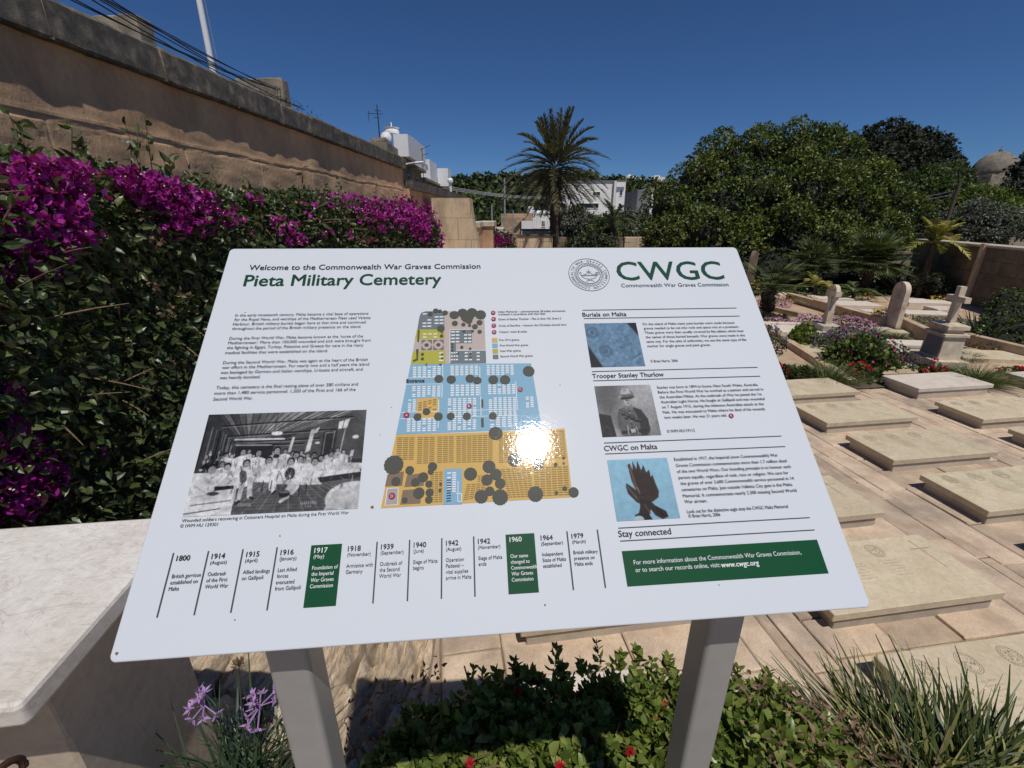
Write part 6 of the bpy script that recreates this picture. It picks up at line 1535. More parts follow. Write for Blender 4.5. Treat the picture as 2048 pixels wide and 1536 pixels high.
def mgrid(z, quad, nx, ny, col, h, fx=.7, fy=.6, skip=0.0, cskip=None):
    q = [z(*p) for p in quad]
    for i in range(nx):
        for j in range(ny):
            if random.random() < skip: continue
            def bl(a, b_): return q[0] * (1 - a) * (1 - b_) + q[1] * a * (1 - b_) + q[2] * a * b_ + q[3] * (1 - a) * b_
            a0, a1 = (i + .5 - fx / 2) / nx, (i + .5 + fx / 2) / nx; b0, b1 = (j + .5 - fy / 2) / ny, (j + .5 + fy / 2) / ny
            V = np.array([b2w(*bl(a, b_), h) for a, b_ in [(a0, b1), (a1, b1), (a1, b0), (a0, b0)]]); mbm.add(V, [(0, 1, 2, 3)], .5, keys.index(col))
def mdisc(z, x, y, r, col, h, jag=.05, n=26, k=1.0):
    c = z(x, y); rr = (z(x + r, y) - c)[0]; V = []
    for i in range(n):
        a = -2 * math.pi * i / n; q = rr * (1 + (jag if i % 2 else -jag)); V.append(b2w(c[0] + q * math.cos(a), c[1] + q * k * math.sin(a), h))
    mbm.add(np.array(V), [tuple(range(n))], .5, keys.index(col))
H0, H1, H2, H3, H4, H5 = .0003, .00045, .0006, .00075, .0009, .00105
mq(z3, [(440, 275), (462, 150), (480, 118), (520, 106), (690, 106), (695, 275)], 'slate', H0); mq(z3, [(690, 106), (1062, 110), (1082, 590), (700, 595)], 'pale', H0)
mq(z3, [(437, 275), (693, 272), (696, 362), (418, 368)], 'olive', H0); mq(z3, [(418, 368), (696, 362), (699, 470), (400, 480)], 'pale', H0); mq(z3, [(400, 480), (699, 470), (700, 596), (378, 600)], 'olive', H0)
mq(z3, [(745, 280), (948, 275), (950, 403), (800, 405), (800, 474), (1078, 472), (1082, 588), (744, 592)], 'slate', H1)
mq(z3, [(378, 600), (1500, 590), (1530, 905)], 'blue', H0) if False else None
mq(z3, [(378, 600), (1500, 590), (1545, 1010)], 'blue', H0) if False else None
mbq = [z3(378, 600), z3(1500, 590), z4(1600, 270), z4(243, 322)]
mbm.add(np.array([b2w(*p, H0) for p in mbq[::-1]]), [(0, 1, 2, 3)], .5, keys.index('blue'))
mq(z4, [(243, 324), (1100, 300), (1160, 296), (1500, 285), (1812, 265), (1885, 905), (102, 1008), (205, 500)], 'tan', H0)
mq(z3, [(440, 918), (637, 910), (640, 1100), (425, 1104)], 'tan', H1)
for (x, y) in [(527, 422), (637, 420)]:
    mq(z3, [(x - 47, y - 48), (x + 50, y - 50), (x + 50, y + 46), (x - 50, y + 48)], 'rose', H1); mdisc(z3, x, y, 44, 'pale', H2, 0); mq(z3, [(x - 8, y - 48), (x + 8, y - 48), (x + 8, y + 48), (x - 8, y + 48)], 'pale', H2 + .00004); mq(z3, [(x - 49, y - 7), (x + 49, y - 7), (x + 49, y + 7), (x - 49, y + 7)], 'pale', H2 + .00008); mdisc(z3, x, y, 20, 'tree', H3)
mgrid(z3, [(488, 118), (575, 116), (575, 260), (484, 262)], 2, 5, 'white', H1 + .00006, .8, .4, .2); mgrid(z3, [(598, 146), (688, 144), (690, 232), (596, 234)], 2, 3, 'white', H1 + .00006, .8, .4)
mgrid(z3, [(486, 305), (632, 303), (634, 360), (484, 362)], 3, 2, 'white', H1 + .00006, .7, .35, .3); mgrid(z3, [(636, 480), (690, 478), (690, 580), (634, 582)], 1, 3, 'white', H1 + .00006, .7, .35)
mgrid(z3, [(752, 284), (836, 282), (836, 405), (752, 408)], 2, 4, 'white', H2, .8, .4); mgrid(z3, [(872, 312), (946, 310), (948, 405), (872, 408)], 2, 3, 'white', H2, .75, .4)
mgrid(z3, [(752, 478), (822, 476), (822, 572), (750, 574)], 3, 3, 'white', H2, .7, .4); mgrid(z3, [(876, 478), (954, 476), (956, 572), (876, 574)], 2, 3, 'white', H2, .7, .4, .15); mgrid(z3, [(985, 478), (1028, 476), (1030, 572), (985, 574)], 1, 3, 'white', H2, .65, .4)
for q, nx, ny in [([(392, 622), (668, 612), (664, 718), (392, 724)], 6, 6), ([(742, 612), (1012, 608), (1012, 700), (742, 708)], 6, 6), ([(1078, 605), (1342, 602), (1346, 700), (1080, 704)], 6, 6), ([(386, 800), (666, 796), (662, 902), (384, 908)], 6, 6), ([(744, 788), (1022, 784), (1024, 892), (742, 898)], 6, 5), ([(1090, 786), (1356, 780), (1362, 876), (1092, 882)], 6, 5),
                  ([(350, 926), (436, 922), (430, 1040), (345, 1044)], 2, 7), ([(718, 916), (996, 908), (998, 1086), (716, 1096)], 6, 10), ([(1098, 906), (1366, 902), (1372, 1078), (1100, 1086)], 6, 10), ([(1442, 900), (1526, 896), (1532, 1000), (1446, 1006)], 2, 6)]: mgrid(z3, q, nx, ny, 'white', H1, .66, .62, .03)
for q, nx, ny in [([(338, 178), (626, 168), (622, 292), (334, 300)], 6, 6), ([(716, 166), (996, 158), (994, 276), (714, 286)], 6, 6), ([(1110, 158), (1380, 150), (1384, 250), (1110, 262)], 5, 5)]: mgrid(z4, q, nx, ny, 'white', H1, .66, .62, .05)
for q, nx, ny in [([(250, 345), (420, 345), (410, 560), (240, 566)], 3, 12), ([(440, 342), (608, 340), (602, 592), (432, 600)], 3, 14), ([(624, 338), (784, 334), (782, 584), (620, 592)], 3, 14), ([(800, 334), (1146, 318), (1144, 580), (800, 590)], 7, 14), ([(1190, 330), (1640, 300), (1660, 560), (1196, 590)], 9, 14), ([(1700, 290), (1808, 280), (1832, 540), (1716, 552)], 2, 14)]: mgrid(z4, q, nx, ny, 'dktan', H1, .84, .5)
for q, nx, ny in [([(560, 668), (680, 662), (676, 952), (556, 962)], 3, 15), ([(900, 780), (1080, 770), (1076, 900), (862, 940)], 4, 8), ([(1210, 640), (1500, 626), (1520, 905), (1290, 915)], 6, 14), ([(1520, 625), (1845, 612), (1862, 890), (1530, 905)], 6, 13), ([(1000, 700), (1060, 697), (1060, 762), (1000, 766)], 2, 4)]: mgrid(z4, q, nx, ny, 'dktan', H1, .84, .5)
mgrid(z3, [(445, 955), (625, 915), (622, 1050), (440, 1078)], 4, 6, 'dktan', H2, .7, .5, .2)
mq(z4, [(690, 645), (858, 640), (856, 970), (684, 975)], 'blue', H2); mgrid(z4, [(714, 672), (808, 668), (806, 860), (712, 866)], 2, 9, 'white', H3, .75, .62, .05); mgrid(z4, [(712, 736), (760, 733), (758, 950), (708, 956)], 1, 9, 'navy', H3 + .0001, .85, .45)
mq(z4, [(165, 690), (318, 665), (300, 800), (140, 806)], 'brown', H1); mq(z4, [(345, 700), (505, 680), (500, 800), (320, 812)], 'brown', H1); mq(z4, [(305, 840), (480, 826), (470, 965), (282, 975)], 'brown', H1)
mq(z4, [(158, 822), (266, 816), (262, 976), (138, 984)], 'white', H1); mq(z4, [(165, 828), (260, 822), (256, 970), (146, 978)], 'greyb', H2)
# path edges
for z, pts in [(z3, [(745, 592), (745, 280), (948, 275)]), (z3, [(352, 728), (680, 722), (676, 604)]), (z3, [(334, 788), (674, 784), (670, 910)]), (z3, [(800, 472), (1078, 470)]), (z4, [(280, 178), (638, 168), (634, 262)]), (z4, [(290, 118), (640, 108), (640, 0)]), (z4, [(720, 104), (1380, 88)]), (z4, [(720, 160), (1380, 146)]), (z3, [(1022, 620), (1024, 890)]), (z3, [(1030, 900), (1034, 1090)]), (z3, [(1356, 760), (1372, 1020)]), (z4, [(820, 755), (818, 945), (852, 944), (852, 870), (800, 872)])]:
    uv = [z(*p) for p in pts]
    for a, b_ in zip(uv[:-1], uv[1:]):
        d = b_ - a; d = d / np.linalg.norm(d); n_ = np.array([-d[1], d[0]]) * .0004
        mbm.add(np.array([b2w(*(a + n_), H2 + .00003), b2w(*(b_ + n_), H2 + .00003), b2w(*(b_ - n_), H2 + .00003), b2w(*(a - n_), H2 + .00003)]), [(0, 1, 2, 3)], .5, keys.index('white'))
for q in [[(446, 282), (464, 280), (458, 390), (440, 392)], [(428, 462), (454, 458), (448, 560), (402, 580), (400, 565), (434, 545)], [(1034, 928), (1054, 926), (1056, 1000), (1036, 1004)]]: mq(z3, q, 'tree', H3)
mq(z4, [(1034, 172), (1058, 170), (1060, 252), (1036, 256)], 'tree', H3)
for (x, y, r) in [(612, 103, 25), (652, 106, 18), (700, 122, 26), (562, 132, 24), (785, 142, 44), (862, 122, 46), (950, 120, 50), (1030, 140, 50), (905, 160, 60), (920, 195, 34), (790, 220, 28), (870, 231, 20), (928, 239, 15), (1020, 213, 28), (977, 251, 27), (1021, 298, 21), (660, 268, 36), (667, 337, 17), (670, 302, 10), (489, 508, 15), (489, 550, 15), (672, 508, 11), (672, 544, 11), (855, 442, 16), (932, 456, 13), (955, 293, 14), (875, 295, 14), (525, 602, 9), (656, 604, 11), (641, 736, 41), (757, 742, 43), (932, 733, 42), (1000, 752, 39), (1148, 744, 46), (1257, 745, 48), (1477, 665, 54), (528, 1042, 34), (766, 412, 13), (766, 442, 13), (766, 474, 13), (820, 500, 10), (936, 500, 12), (936, 540, 12)]: mdisc(z3, x, y, r, 'tree', H4 + random.uniform(0, .0001), .04)
for (x, y, r) in [(443, 160, 37), (525, 110, 34), (637, 156, 41), (752, 152, 37), (902, 154, 38), (1144, 151, 37), (1170, 312, 64), (222, 605, 90), (371, 656, 41), (583, 622, 43), (566, 668, 28), (243, 760, 43), (424, 768, 40), (496, 720, 47), (549, 783, 33), (456, 867, 53), (556, 862, 38), (548, 930, 35), (325, 933, 26), (658, 785, 13), (652, 843, 15), (936, 690, 61), (1108, 622, 60), (1172, 694, 54), (1090, 745, 52), (1212, 778, 49), (1115, 850, 44), (1036, 900, 62), (1212, 905, 73), (1540, 876, 70), (1895, 860, 47), (1812, 826, 22), (1736, 866, 16), (1727, 604, 19), (1802, 541, 14), (1803, 591, 11), (1345, 560, 62), (1560, 590, 56)]: mdisc(z4, x, y, r, 'tree', H4 + random.uniform(0, .0001), .035, 30)
cm = mbm.build('cemetery_map', mp_m, sign)
M['ink_red'] = print_mat('ink_red', (.30, .02, .06))
marks = [(z3, 1147, 122, 'A'), (z3, 1151, 180, 'B'), (z3, 1153, 241, 'C'), (z3, 1156, 301, 'D'), (z3, 925, 990, 'B'), (z3, 1400, 836, 'C'), (z4, 341, 143, 'A'), (z4, 206, 896, 'D'), (z2, 1372, 1297, 'B')]
for z, x, y, l in marks:
    c = z(x, y); rr = .0029 if z is not z4 else .0034
    mb = MB(); mb.add(np.array([b2w(c[0] + rr * math.cos(-a), c[1] + rr * math.sin(-a), .0012) for a in np.linspace(0, 6.283, 25)[:-1]]), [tuple(range(24))])
    mk = mb.build('map_marker', M['ink_red'], sign)
    letters('lettering', [dict(t=l, a=c + np.array([-.0013, .0015]), size=.0042)], 'ink_white', mk, .0014)
for (y, col) in [(375, 'tan'), (426, 'blue'), (477, 'olive'), (530, 'slate')]:
    c = z3(1161 + (y - 375) * .055, y); mb = MB(); rect(mb, c[0] - .0034, c[1] - .0031, c[0] + .0034, c[1] + .0031, .0004); mb.build('legend_swatch', mp_m[keys.index(col)], sign)
letters('legend_text', lines(z3, [("Indian Memorial – commemorates 28 Indian servicemen", (1192, 120), (1818, 113)), ("cremated in accordance with their faith", (1195, 144), (1632, 138)), ("Grave of Stanley Thurlow – Plot A, Row VIII, Grave 2", (1197, 190), (1780, 185)), ("Cross of Sacrifice – honours the Christians buried here", (1200, 250), (1828, 243)), ("Visitors' room & toilet", (1203, 308), (1462, 307))], k=1.1, bold=.006) + lines(z3, [("Pre-1914 graves", (1205, 383), (1390, 383)), ("First World War graves", (1210, 434), (1472, 433)), ("Inter-War graves", (1212, 485), (1405, 483)), ("Second World War graves", (1215, 535), (1515, 532))], bold=.006), 'ink')
letters('map_text', lines(z3, [("Entrance", (340, 772), (507, 768))], bold=.03), 'ink', sign, .0012)

# ---------------------------------------------------------------- the four printed photographs: small rasters held as coloured mesh cells
class Pic:
    def __init__(s, w, h, bg):
        s.w, s.h = w, h; s.a = np.zeros((h, w, 3)); s.a[:] = bg; s.Y, s.X = np.mgrid[0:h, 0:w]; s.X = (s.X + .5) / w; s.Y = (s.Y + .5) / h
    def poly(s, pts, col, al=1.0):
        pts = np.array(pts, float); acc = np.zeros((s.h, s.w))
        for ox, oy in [(-.25, -.25), (.25, -.25), (-.25, .25), (.25, .25)]:
            X_ = s.X + ox / s.w; Y_ = s.Y + oy / s.h; c = np.zeros((s.h, s.w), bool); j = len(pts) - 1
            for i in range(len(pts)):
                (xi, yi), (xj, yj) = pts[i], pts[j]
                c ^= ((yi > Y_) != (yj > Y_)) & (X_ < (xj - xi) * (Y_ - yi) / ((yj - yi) + 1e-12) + xi); j = i
            acc += c * .25
        s.put(acc * al, col)
    def put(s, m, col):
        col = np.array(col) if not np.isscalar(col) else np.array([col] * 3); s.a = s.a * (1 - m[..., None]) + col * m[..., None]
    def ell(s, x, y, rx, ry, col, al=1.0, soft=.15, rot=0):
        dx, dy = s.X - x, s.Y - y; c_, s_ = math.cos(rot), math.sin(rot)
        d = np.sqrt(((dx * c_ + dy * s_) / rx) ** 2 + ((-dx * s_ + dy * c_) / ry) ** 2); s.put(np.clip((1 - d) / soft + .5, 0, 1) * al, col)
    def line(s, x0, y0, x1, y1, w, col, al=1.0):
        dx, dy = x1 - x0, (y1 - y0) * s.h / s.w; L2 = dx * dx + dy * dy + 1e-12; px_, py_ = s.X - x0, (s.Y - y0) * s.h / s.w
        t = np.clip((px_ * dx + py_ * dy) / L2, 0, 1); d = np.hypot(px_ - t * dx, py_ - t * dy); s.put(np.clip((w / 2 - d) * s.w + .5, 0, 1) * al, col)
    def noise(s, amp, sc_, seed):
        r_ = np.random.default_rng(seed); gx, gy = max(3, int(sc_)), max(3, int(sc_ * s.h / s.w)); g = r_.normal(size=(gy + 1, gx + 1)) * .55
        x = s.X * gx; y = s.Y * gy; xi = np.clip(x.astype(int), 0, gx - 1); yi = np.clip(y.astype(int), 0, gy - 1); fx = x - xi; fy = y - yi; fx = fx * fx * (3 - 2 * fx); fy = fy * fy * (3 - 2 * fy)
        n = g[yi, xi] * (1 - fx) * (1 - fy) + g[yi, xi + 1] * fx * (1 - fy) + g[yi + 1, xi] * (1 - fx) * fy + g[yi + 1, xi + 1] * fx * fy
        s.a = np.clip(s.a * (1 + amp * n[..., None]), 0, 1)
    def soft(s, n=1):
        for _ in range(n):
            p_ = np.pad(s.a, ((1, 1), (1, 1), (0, 0)), mode='edge'); s.a = (p_[1:-1, 1:-1] * 4 + p_[:-2, 1:-1] + p_[2:, 1:-1] + p_[1:-1, :-2] + p_[1:-1, 2:]) / 8
    def grain(s, amp): s.a = np.clip(s.a * (1 + amp * rng.normal(size=(s.h, s.w, 1))), 0, 1)
    def build(s, name, u0, v0, u1, v1, tl=None):
        n, m = s.w, s.h; uu = np.linspace(u0, u1, n + 1); vv = np.linspace(v0, v1, m + 1); U_, V_ = np.meshgrid(uu, vv)
        P_ = BO + U_.reshape(-1, 1) * BX + V_.reshape(-1, 1) * BY + BN * .0005 - ORG[sign.name]
        F = [((j + 1) * (n + 1) + i, (j + 1) * (n + 1) + i + 1, j * (n + 1) + i + 1, j * (n + 1) + i) for j in range(m) for i in range(n)]
        me = bpy.data.meshes.new(name); me.from_pydata(P_.tolist(), [], F); me.materials.append(M['print'])
        a = me.attributes.new('ink', 'FLOAT_COLOR', 'FACE'); lin = s.a ** 2.2 * .72; a.data.foreach_set('color', np.concatenate([lin.reshape(-1, 3), np.ones((n * m, 1))], 1).astype(np.float32).ravel())
        me.update(); o = bpy.data.objects.new(name, me); C.objects.link(o); o.parent = sign; return o
def frame(tl, tr, br, bl): return (tl[0] + bl[0]) / 2, (tl[1] + tr[1]) / 2, (tr[0] + br[0]) / 2, (br[1] + bl[1]) / 2

# hospital ward, black and white
p = Pic(280, 182, .30)
for k in range(40):     # boarded ceiling running to the vanishing point
    x0 = -.7 + k * .065; g = random.uniform(.25, .5) + .22 * np.clip((x0 - .2) * 1.2, 0, 1); p.poly([(x0, -.12), (x0 + .062, -.12), (.31 + (k - 20) * .004, .335), (.31 + (k - 20.9) * .004, .335)], g)
    p.line(x0, -.12, .31 + (k - 20) * .004, .335, .004, .14)
p.poly([(0, -.1), (.02, -.1), (.22, .3), (.22, .62), (0, .62)], .24)
for k in range(13): x0 = .01 + .2 * (1 - .82 ** k); p.line(x0, .12 + .02 * k, x0 - .004, .56, .004 + .003 * (k % 2), .5 if k % 3 else .1)
p.poly([(1.0, -.1), (.9, .02), (.48, .30), (.5, .66), (1, .74)], .33)
p.poly([(1.0, .52), (.56, .5), (.52, .64), (1, .74)], .2)
for k, yy in enumerate([.09, .2, .27, .30]): p.line(.1 + .05 * k, yy + .04, .92 - .1 * k, yy - .02 + .02 * k, .008, .12); p.line(.1 + .05 * k, yy + .055, .92 - .1 * k, yy - .005 + .02 * k, .003, .62)
p.poly([(.22, .33), (.44, .33), (.45, .62), (.2, .62)], .17)
p.line(.2, .275, .5, .285, .012, .8); p.line(.215, .335, .43, .345, .008, .66); p.line(.21, .31, .47, .31, .004, .5)
p.poly([(.66, .2), (.685, .19), (.67, .42), (.64, .44)], .85); p.poly([(.69, .19), (.715, .17), (.70, .23), (.68, .24)], .9); p.poly([(.55, .27), (.565, .27), (.555, .42), (.535, .43)], .85)
p.poly([(.83, .12), (.90, .09), (.885, .19), (.83, .2)], .93); p.line(.865, .1, .855, .2, .004, .2)
p.poly([(.74, .22), (.83, .21), (.815, .52), (.74, .5)], .22); p.line(.755, .24, .75, .5, .004, .75); p.line(.81, .22, .80, .52, .005, .7); p.line(.755, .24, .81, .23, .004, .75); p.line(.875, .2, .85, .55, .006, .75)
p.ell(.45, .225, .035, .02, .9); p.line(.43, .2, .435, 0, .003, .2); p.ell(.945, .29, .02, .02, .88); p.ell(.71, .34, .016, .014, .85); p.poly([(.925, .43), (.945, .425), (.94, .49), (.92, .49)], .85)
for k in range(60): a = random.uniform(.03, .22); p.ell(a, random.uniform(.4, .6), random.uniform(.004, .012), random.uniform(.01, .03), random.choice([.08, .12, .6, .75]))
p.poly([(.12, .62), (1, .68), (1, 1), (0, 1), (0, .7)], .36)
for k in range(26): x0 = -1 + k * .1; p.line(.55 + (x0 - .2) * .1, .62, x0 + .3, 1.05, .003, .56); p.line(.2, .66 + .016 * k + .0006 * k * k, 1, .68 + .016 * k + .0006 * k * k, .0025, .24)
def man(x, y, s, seated=True, face=.66, legs=True):
    p.ell(x, y, .017 * s, .032 * s, .12); p.ell(x + .001, y + .008 * s, .013 * s, .026 * s, face); p.ell(x - .003 * s, y, .0025 * s, .003 * s, .2); p.ell(x + .006 * s, y, .0025 * s, .003 * s, .2); p.line(x - .004 * s, y + .02 * s, x + .005 * s, y + .02 * s, .0025 * s, .35)
    p.poly([(x - .012 * s, y + .035 * s), (x - .042 * s, y + .055 * s), (x - .05 * s, y + .16 * s), (x + .045 * s, y + .17 * s), (x + .042 * s, y + .055 * s), (x + .012 * s, y + .035 * s)], random.uniform(.78, .95))
    p.line(x + .01 * s, y + .06 * s, x + .014 * s, y + .15 * s, .005, .55); p.line(x - .036 * s, y + .08 * s, x - .02 * s, y + .15 * s, .004, .5)
for x, y in [(.17, .43), (.2, .44), (.3, .40), (.33, .45), (.36, .44), (.45, .42), (.48, .44), (.52, .41), (.26, .44), (.57, .44), (.62, .43), (.66, .46), (.8, .43), (.84, .42), (.88, .44)]: man(x, y, random.uniform(.62, .85))
for x, y, s in [(.155, .52, 1), (.24, .49, .9), (.265, .405, 1.15), (.36, .42, 1.2), (.47, .40, 1.25), (.59, .46, 1.3), (.64, .51, 1.1), (.70, .47, 1.1), (.745, .5, 1.2), (.805, .46, 1.1)]: man(x, y, s)
p.ell(.47, .46, .02, .02, .2)
for (x, y, s) in [(.3, .52, 1.3), (.43, .50, 1.3), (.565, .52, 1.35), (.62, .50, 1.25), (.71, .53, 1.35)]: man(x, y, s)
p.poly([(.235, .57), (.32, .56), (.37, .62), (.36, .73), (.29, .76), (.24, .76)], .92); p.poly([(.385, .54), (.44, .53), (.5, .62), (.49, .70), (.40, .71)], .93); p.poly([(.64, .55), (.69, .55), (.75, .66), (.72, .76), (.62, .75)], .9)
for (x0, y0, x1, y1, w, c_) in [(.3, .66, .29, .86, .035, .72), (.34, .68, .355, .84, .03, .75), (.29, .62, .30, .68, .04, .38), (.48, .66, .49, .80, .028, .9), (.455, .64, .47, .78, .02, .85), (.62, .68, .555, .84, .032, .93), (.66, .68, .60, .82, .03, .9), (.54, .9, .58, .86, .02, .9), (.49, .82, .50, .80, .012, .1), (.3, .88, .285, .9, .014, .15), (.36, .85, .375, .86, .014, .15)]: p.line(x0, y0, x1, y1, w, c_)
for (x, y0, y1) in [(.25, .76, .88), (.28, .76, .86), (.42, .7, .8), (.47, .7, .78), (.64, .75, .86), (.68, .75, .84)]: p.line(x, y0, x, y1, .005, .12)
p.ell(.57, .64, .03, .06, .16); 
for k in range(9): a = k * .7; p.line(.57, .66, .57 + .04 * math.cos(a), .66 + .07 * math.sin(a), .002, .7)
p.line(.575, .66, .565, .80, .005, .85); p.ell(.555, .83, .032, .035, .2); p.ell(.555, .815, .028, .012, .5)
p.poly([(.7, .63), (.98, .60), (1, .65), (.72, .69)], .93); p.poly([(.84, .55), (1, .56), (1, .62), (.8, .62)], .82); p.line(.86, .49, .86, .58, .005, .8); p.line(.93, .49, .93, .58, .005, .8); p.line(.86, .49, .93, .49, .005, .8)
for k in range(5): p.line(.87 + .012 * k, .52, .87 + .012 * k, .58, .003, .7)
p.poly([(.74, .69), (1, .65), (1, .70), (.76, .74)], .2); p.line(.95, .68, .95, .78, .005, .8)
p.poly([(0, .60), (.12, .60), (.25, .66), (.26, .74), (.26, 1), (0, 1)], .88); p.ell(.1, .555, .03, .045, .12); p.ell(.105, .575, .025, .04, .68); p.ell(.19, .54, .022, .035, .14); p.ell(.19, .555, .018, .028, .7)
p.poly([(.06, .62), (.2, .60), (.24, .66), (.15, .7)], .95); p.poly([(.14, .735), (.25, .73), (.255, .76), (.145, .775)], .14); p.ell(.14, .80, .035, .018, .3); p.line(.03, .90, .25, .87, .006, .4); p.line(.0, .975, .2, .94, .006, .3); p.line(.02, .72, .1, .79, .006, .72); p.line(0, .83, .12, .81, .004, .7)
p.poly([(.265, .74), (.27, .74), (.268, 1), (.258, 1)], .9)
p.ell(.97, .90, .17, .16, .9, 1, .05); p.ell(.99, .9, .15, .13, .84, 1, .2); p.poly([(.8, 1), (.86, .78), (.9, .76), (.86, 1)], .8); p.line(.83, .97, .9, 1, .006, .9)
for k in range(7): p.line(.30 + .011 * k, .905, .303 + .011 * k, .925, .003, .9)
for k in range(9): p.line(.66 + .011 * k, .915, .663 + .011 * k, .935, .003, .9)
for k in range(3): p.line(.69 + .014 * k, .95, .693 + .014 * k, .965, .003, .9)

for k in range(150):
    x, y = random.uniform(.1, .95), random.uniform(.44, .78); a = random.uniform(.6, 2.4); l = random.uniform(.008, .03); p.line(x, y, x + l * math.cos(a), y + 1.6 * l * math.sin(a), random.uniform(.003, .008), random.choice([.12, .3, .45, .5, .6]), random.uniform(.35, .8))
p.noise(.12, 30, 60); p.noise(.14, 9, 61); p.noise(.10, 70, 62); p.a = p.a * .96; p.soft(1); p.grain(.03)
u0, v0, u1, v1 = frame(z6(382, 92), z6(1922, 52), z6(1828, 1015), z6(125, 1090)); p.build('printed_photo', u0, v0, u1, v1)
# blue grave slab
p = Pic(96, 86, (.42, .55, .66)); p.noise(.13, 16, 70); p.noise(.10, 45, 71)
p.poly([(0, .5), (.22, 1), (0, 1)], (.16, .17, .19)); p.poly([(.82, 0), (1, 0), (1, .32)], (.15, .16, .18)); p.line(0, .5, .22, 1, .02, (.33, .4, .46)); p.line(.82, 0, 1, .32, .02, (.3, .38, .46))
for (x, y) in [(.12, .22), (.32, .65)]:
    for rr in (.115, .085):
        for k in range(40):
            a = k * .157; p.line(x + rr * math.cos(a), y + rr * 1.1 * math.sin(a), x + rr * math.cos(a + .16), y + rr * 1.1 * math.sin(a + .16), .012, (.25, .33, .4), .7)
    for k in range(14): p.line(x + random.uniform(-.06, .06), y + random.uniform(-.06, .06), x + random.uniform(-.06, .06), y + random.uniform(-.06, .06), .01, (.25, .33, .4), .6)
for k in range(4):
    for j in range(10):
        x = .48 + .035 * j + .02 * k; y = .50 - .022 * j + .05 * k; p.line(x, y, x + .018, y - .012, .014, (.28, .36, .43), random.uniform(.3, .8))
for k in range(5): p.line(.78 + .03 * k, .84 - .02 * k, .86 + .03 * k, .79 - .02 * k, .014, (.26, .33, .4), .8)
p.soft(1); p.grain(.03); u0, v0, u1, v1 = frame(z2(260, 600), z2(650, 588), z2(722, 918), z2(312, 930)); p.build('printed_photo', u0, v0, u1, v1)
# soldier portrait
p = Pic(110, 100, .55); p.noise(.3, 5, 80); p.ell(.78, .2, .4, .4, .78, .7, 1.2); p.ell(.2, .2, .3, .35, .3, .6, 1.0); p.poly([(0, .55), (.2, .6), (.24, 1), (0, 1)], .2)
for k in range(30): x, y = random.uniform(0, .2), random.uniform(.35, 1); p.line(x, y, x + random.uniform(-.03, .03), y + random.uniform(-.06, .06), .006, random.choice([.45, .55, .35]), .6)
p.poly([(.36, .48), (.48, .43), (.6, .43), (.74, .50), (.82, .66), (.84, .86), (.80, 1), (.36, 1), (.3, .82), (.3, .62)], .40); p.poly([(.60, .45), (.74, .50), (.83, .68), (.83, .9), (.76, 1), (.66, 1), (.68, .7)], .24)
p.poly([(.47, .40), (.60, .38), (.61, .47), (.54, .52), (.47, .47)], .5); p.line(.535, .46, .53, 1, .012, .22); p.line(.36, .48, .6, .62, .012, .25)
for y in (.56, .64, .72): p.ell(.535, y, .011, .012, .8)
for (x, y, r_) in [(.42, .58, .04), (.5, .62, .045), (.57, .66, .05), (.63, .70, .05), (.69, .72, .045), (.46, .66, .035)]: p.ell(x, y, r_, r_ * .8, .16, .9); p.ell(x, y - .02, r_ * .6, r_ * .3, .5, .7)
p.poly([(.33, .90), (.78, .87), (.79, .93), (.33, .96)], .2); p.poly([(.5, .87), (.58, .865), (.58, .935), (.5, .94)], .75); p.line(.36, .5, .33, .8, .012, .3); p.line(.45, .96, .46, .8, .02, .68); p.line(.62, .95, .60, .82, .015, .66)
p.ell(.535, .325, .062, .095, .76); p.ell(.56, .34, .045, .085, .6, .6); p.ell(.513, .31, .012, .009, .2); p.ell(.557, .31, .012, .009, .2); p.line(.534, .32, .538, .345, .01, .5); p.line(.518, .378, .556, .378, .01, .4)
p.ell(.54, .235, .155, .062, .66, 1, .1, -.14); p.ell(.54, .255, .13, .035, .2, .9, .3, -.14); p.poly([(.435, .22), (.45, .10), (.5, .06), (.6, .07), (.66, .14), (.67, .215), (.55, .24)], .74); p.poly([(.436, .19), (.665, .175), (.667, .215), (.55, .24), (.436, .222)], .42); p.ell(.52, .1, .03, .03, .55, .7); p.poly([(.60, .08), (.66, .14), (.67, .2), (.62, .2)], .5)
p.noise(.08, 40, 81); p.soft(1); p.grain(.025); u0, v0, u1, v1 = frame(z2(335, 1073), z2(757, 1060), z5(625, 103), z5(222, 118)); p.build('printed_photo', u0, v0, u1, v1)
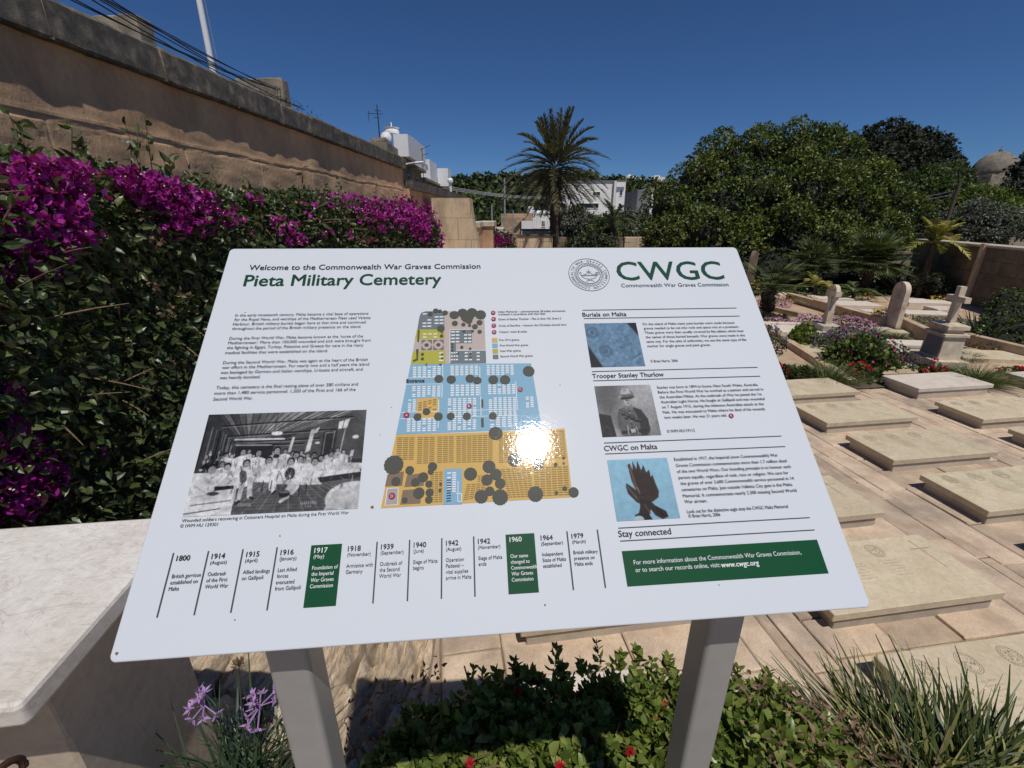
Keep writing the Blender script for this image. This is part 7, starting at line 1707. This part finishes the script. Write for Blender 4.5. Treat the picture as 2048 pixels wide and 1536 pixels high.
# bronze eagle against the sky
p = Pic(110, 104, (.60, .79, .88)); p.a = p.a * (1 - .08 * p.Y[..., None]); bz = (.24, .20, .18)
p.poly([(.34, .36), (.32, .10), (.36, .07), (.39, .20), (.41, .03), (.455, .18), (.49, .03), (.53, .20), (.58, .10), (.605, .24), (.66, .19), (.665, .32), (.70, .28), (.72, .42), (.75, .56), (.72, .66), (.62, .72), (.50, .74), (.42, .66)], bz)
p.poly([(.27, .42), (.25, .40), (.23, .46), (.25, .58), (.36, .72), (.44, .76), (.48, .66), (.42, .56), (.34, .48)], bz)
p.poly([(.42, .66), (.58, .70), (.64, .78), (.80, .88), (.82, .97), (.72, 1.0), (.62, .94), (.56, .84), (.52, .94), (.36, .9), (.40, .80)], (.2, .165, .15))
p.line(.35, .14, .40, .5, .03, (.45, .32, .24)); p.line(.41, .48, .44, .58, .015, (.6, .55, .5)); p.line(.25, .45, .38, .66, .012, (.5, .48, .45))
for k in range(8): p.line(.40 + .04 * k, .2 + .02 * k, .45 + .03 * k, .62, .006, (.12, .1, .09)); 
for k in range(5): p.line(.62 + .03 * k, .78 + .03 * k, .72 + .02 * k, .97, .006, (.1, .085, .08))
p.poly([(.30, 1), (.32, .93), (.40, .89), (.52, .91), (.56, 1)], (.16, .14, .13)); p.ell(.35, .99, .08, .06, (.7, .78, .84)); p.line(.30, .93, .37, .90, .02, (.15, .13, .12))
p.line(.48, .76, .54, .90, .02, (.36, .31, .29)); p.noise(.04, 20, 90); p.soft(1); p.grain(.015)
u0, v0, u1, v1 = frame(z5(253, 275), z5(660, 258), z5(753, 672), z5(320, 690)); p.build('printed_photo', u0, v0, u1, v1)
# specks of dirt on the lacquer
mb = MB()
for (x, y, r_) in [(745, 1015, .0022), (783, 815, .0008), (1120, 770, .0008), (560, 1072, .001), (490, 625, .001), (1438, 1170, .0009), (1090, 1210, .001), (470, 1240, .001), (234, 1307, .0016), (1060, 1100, .0007), (760, 870, .0007)]:
    c = bpix(x, y); n = 7; mb.add(np.array([b2w(c[0] + r_ * random.uniform(.5, 1.2) * math.cos(-k * .9), c[1] + r_ * random.uniform(.4, 1) * math.sin(-k * .9), .0005) for k in range(n)]), [tuple(range(n))])
tag(mb.build('dirt_specks', M['twig'], sign), kind='stuff')
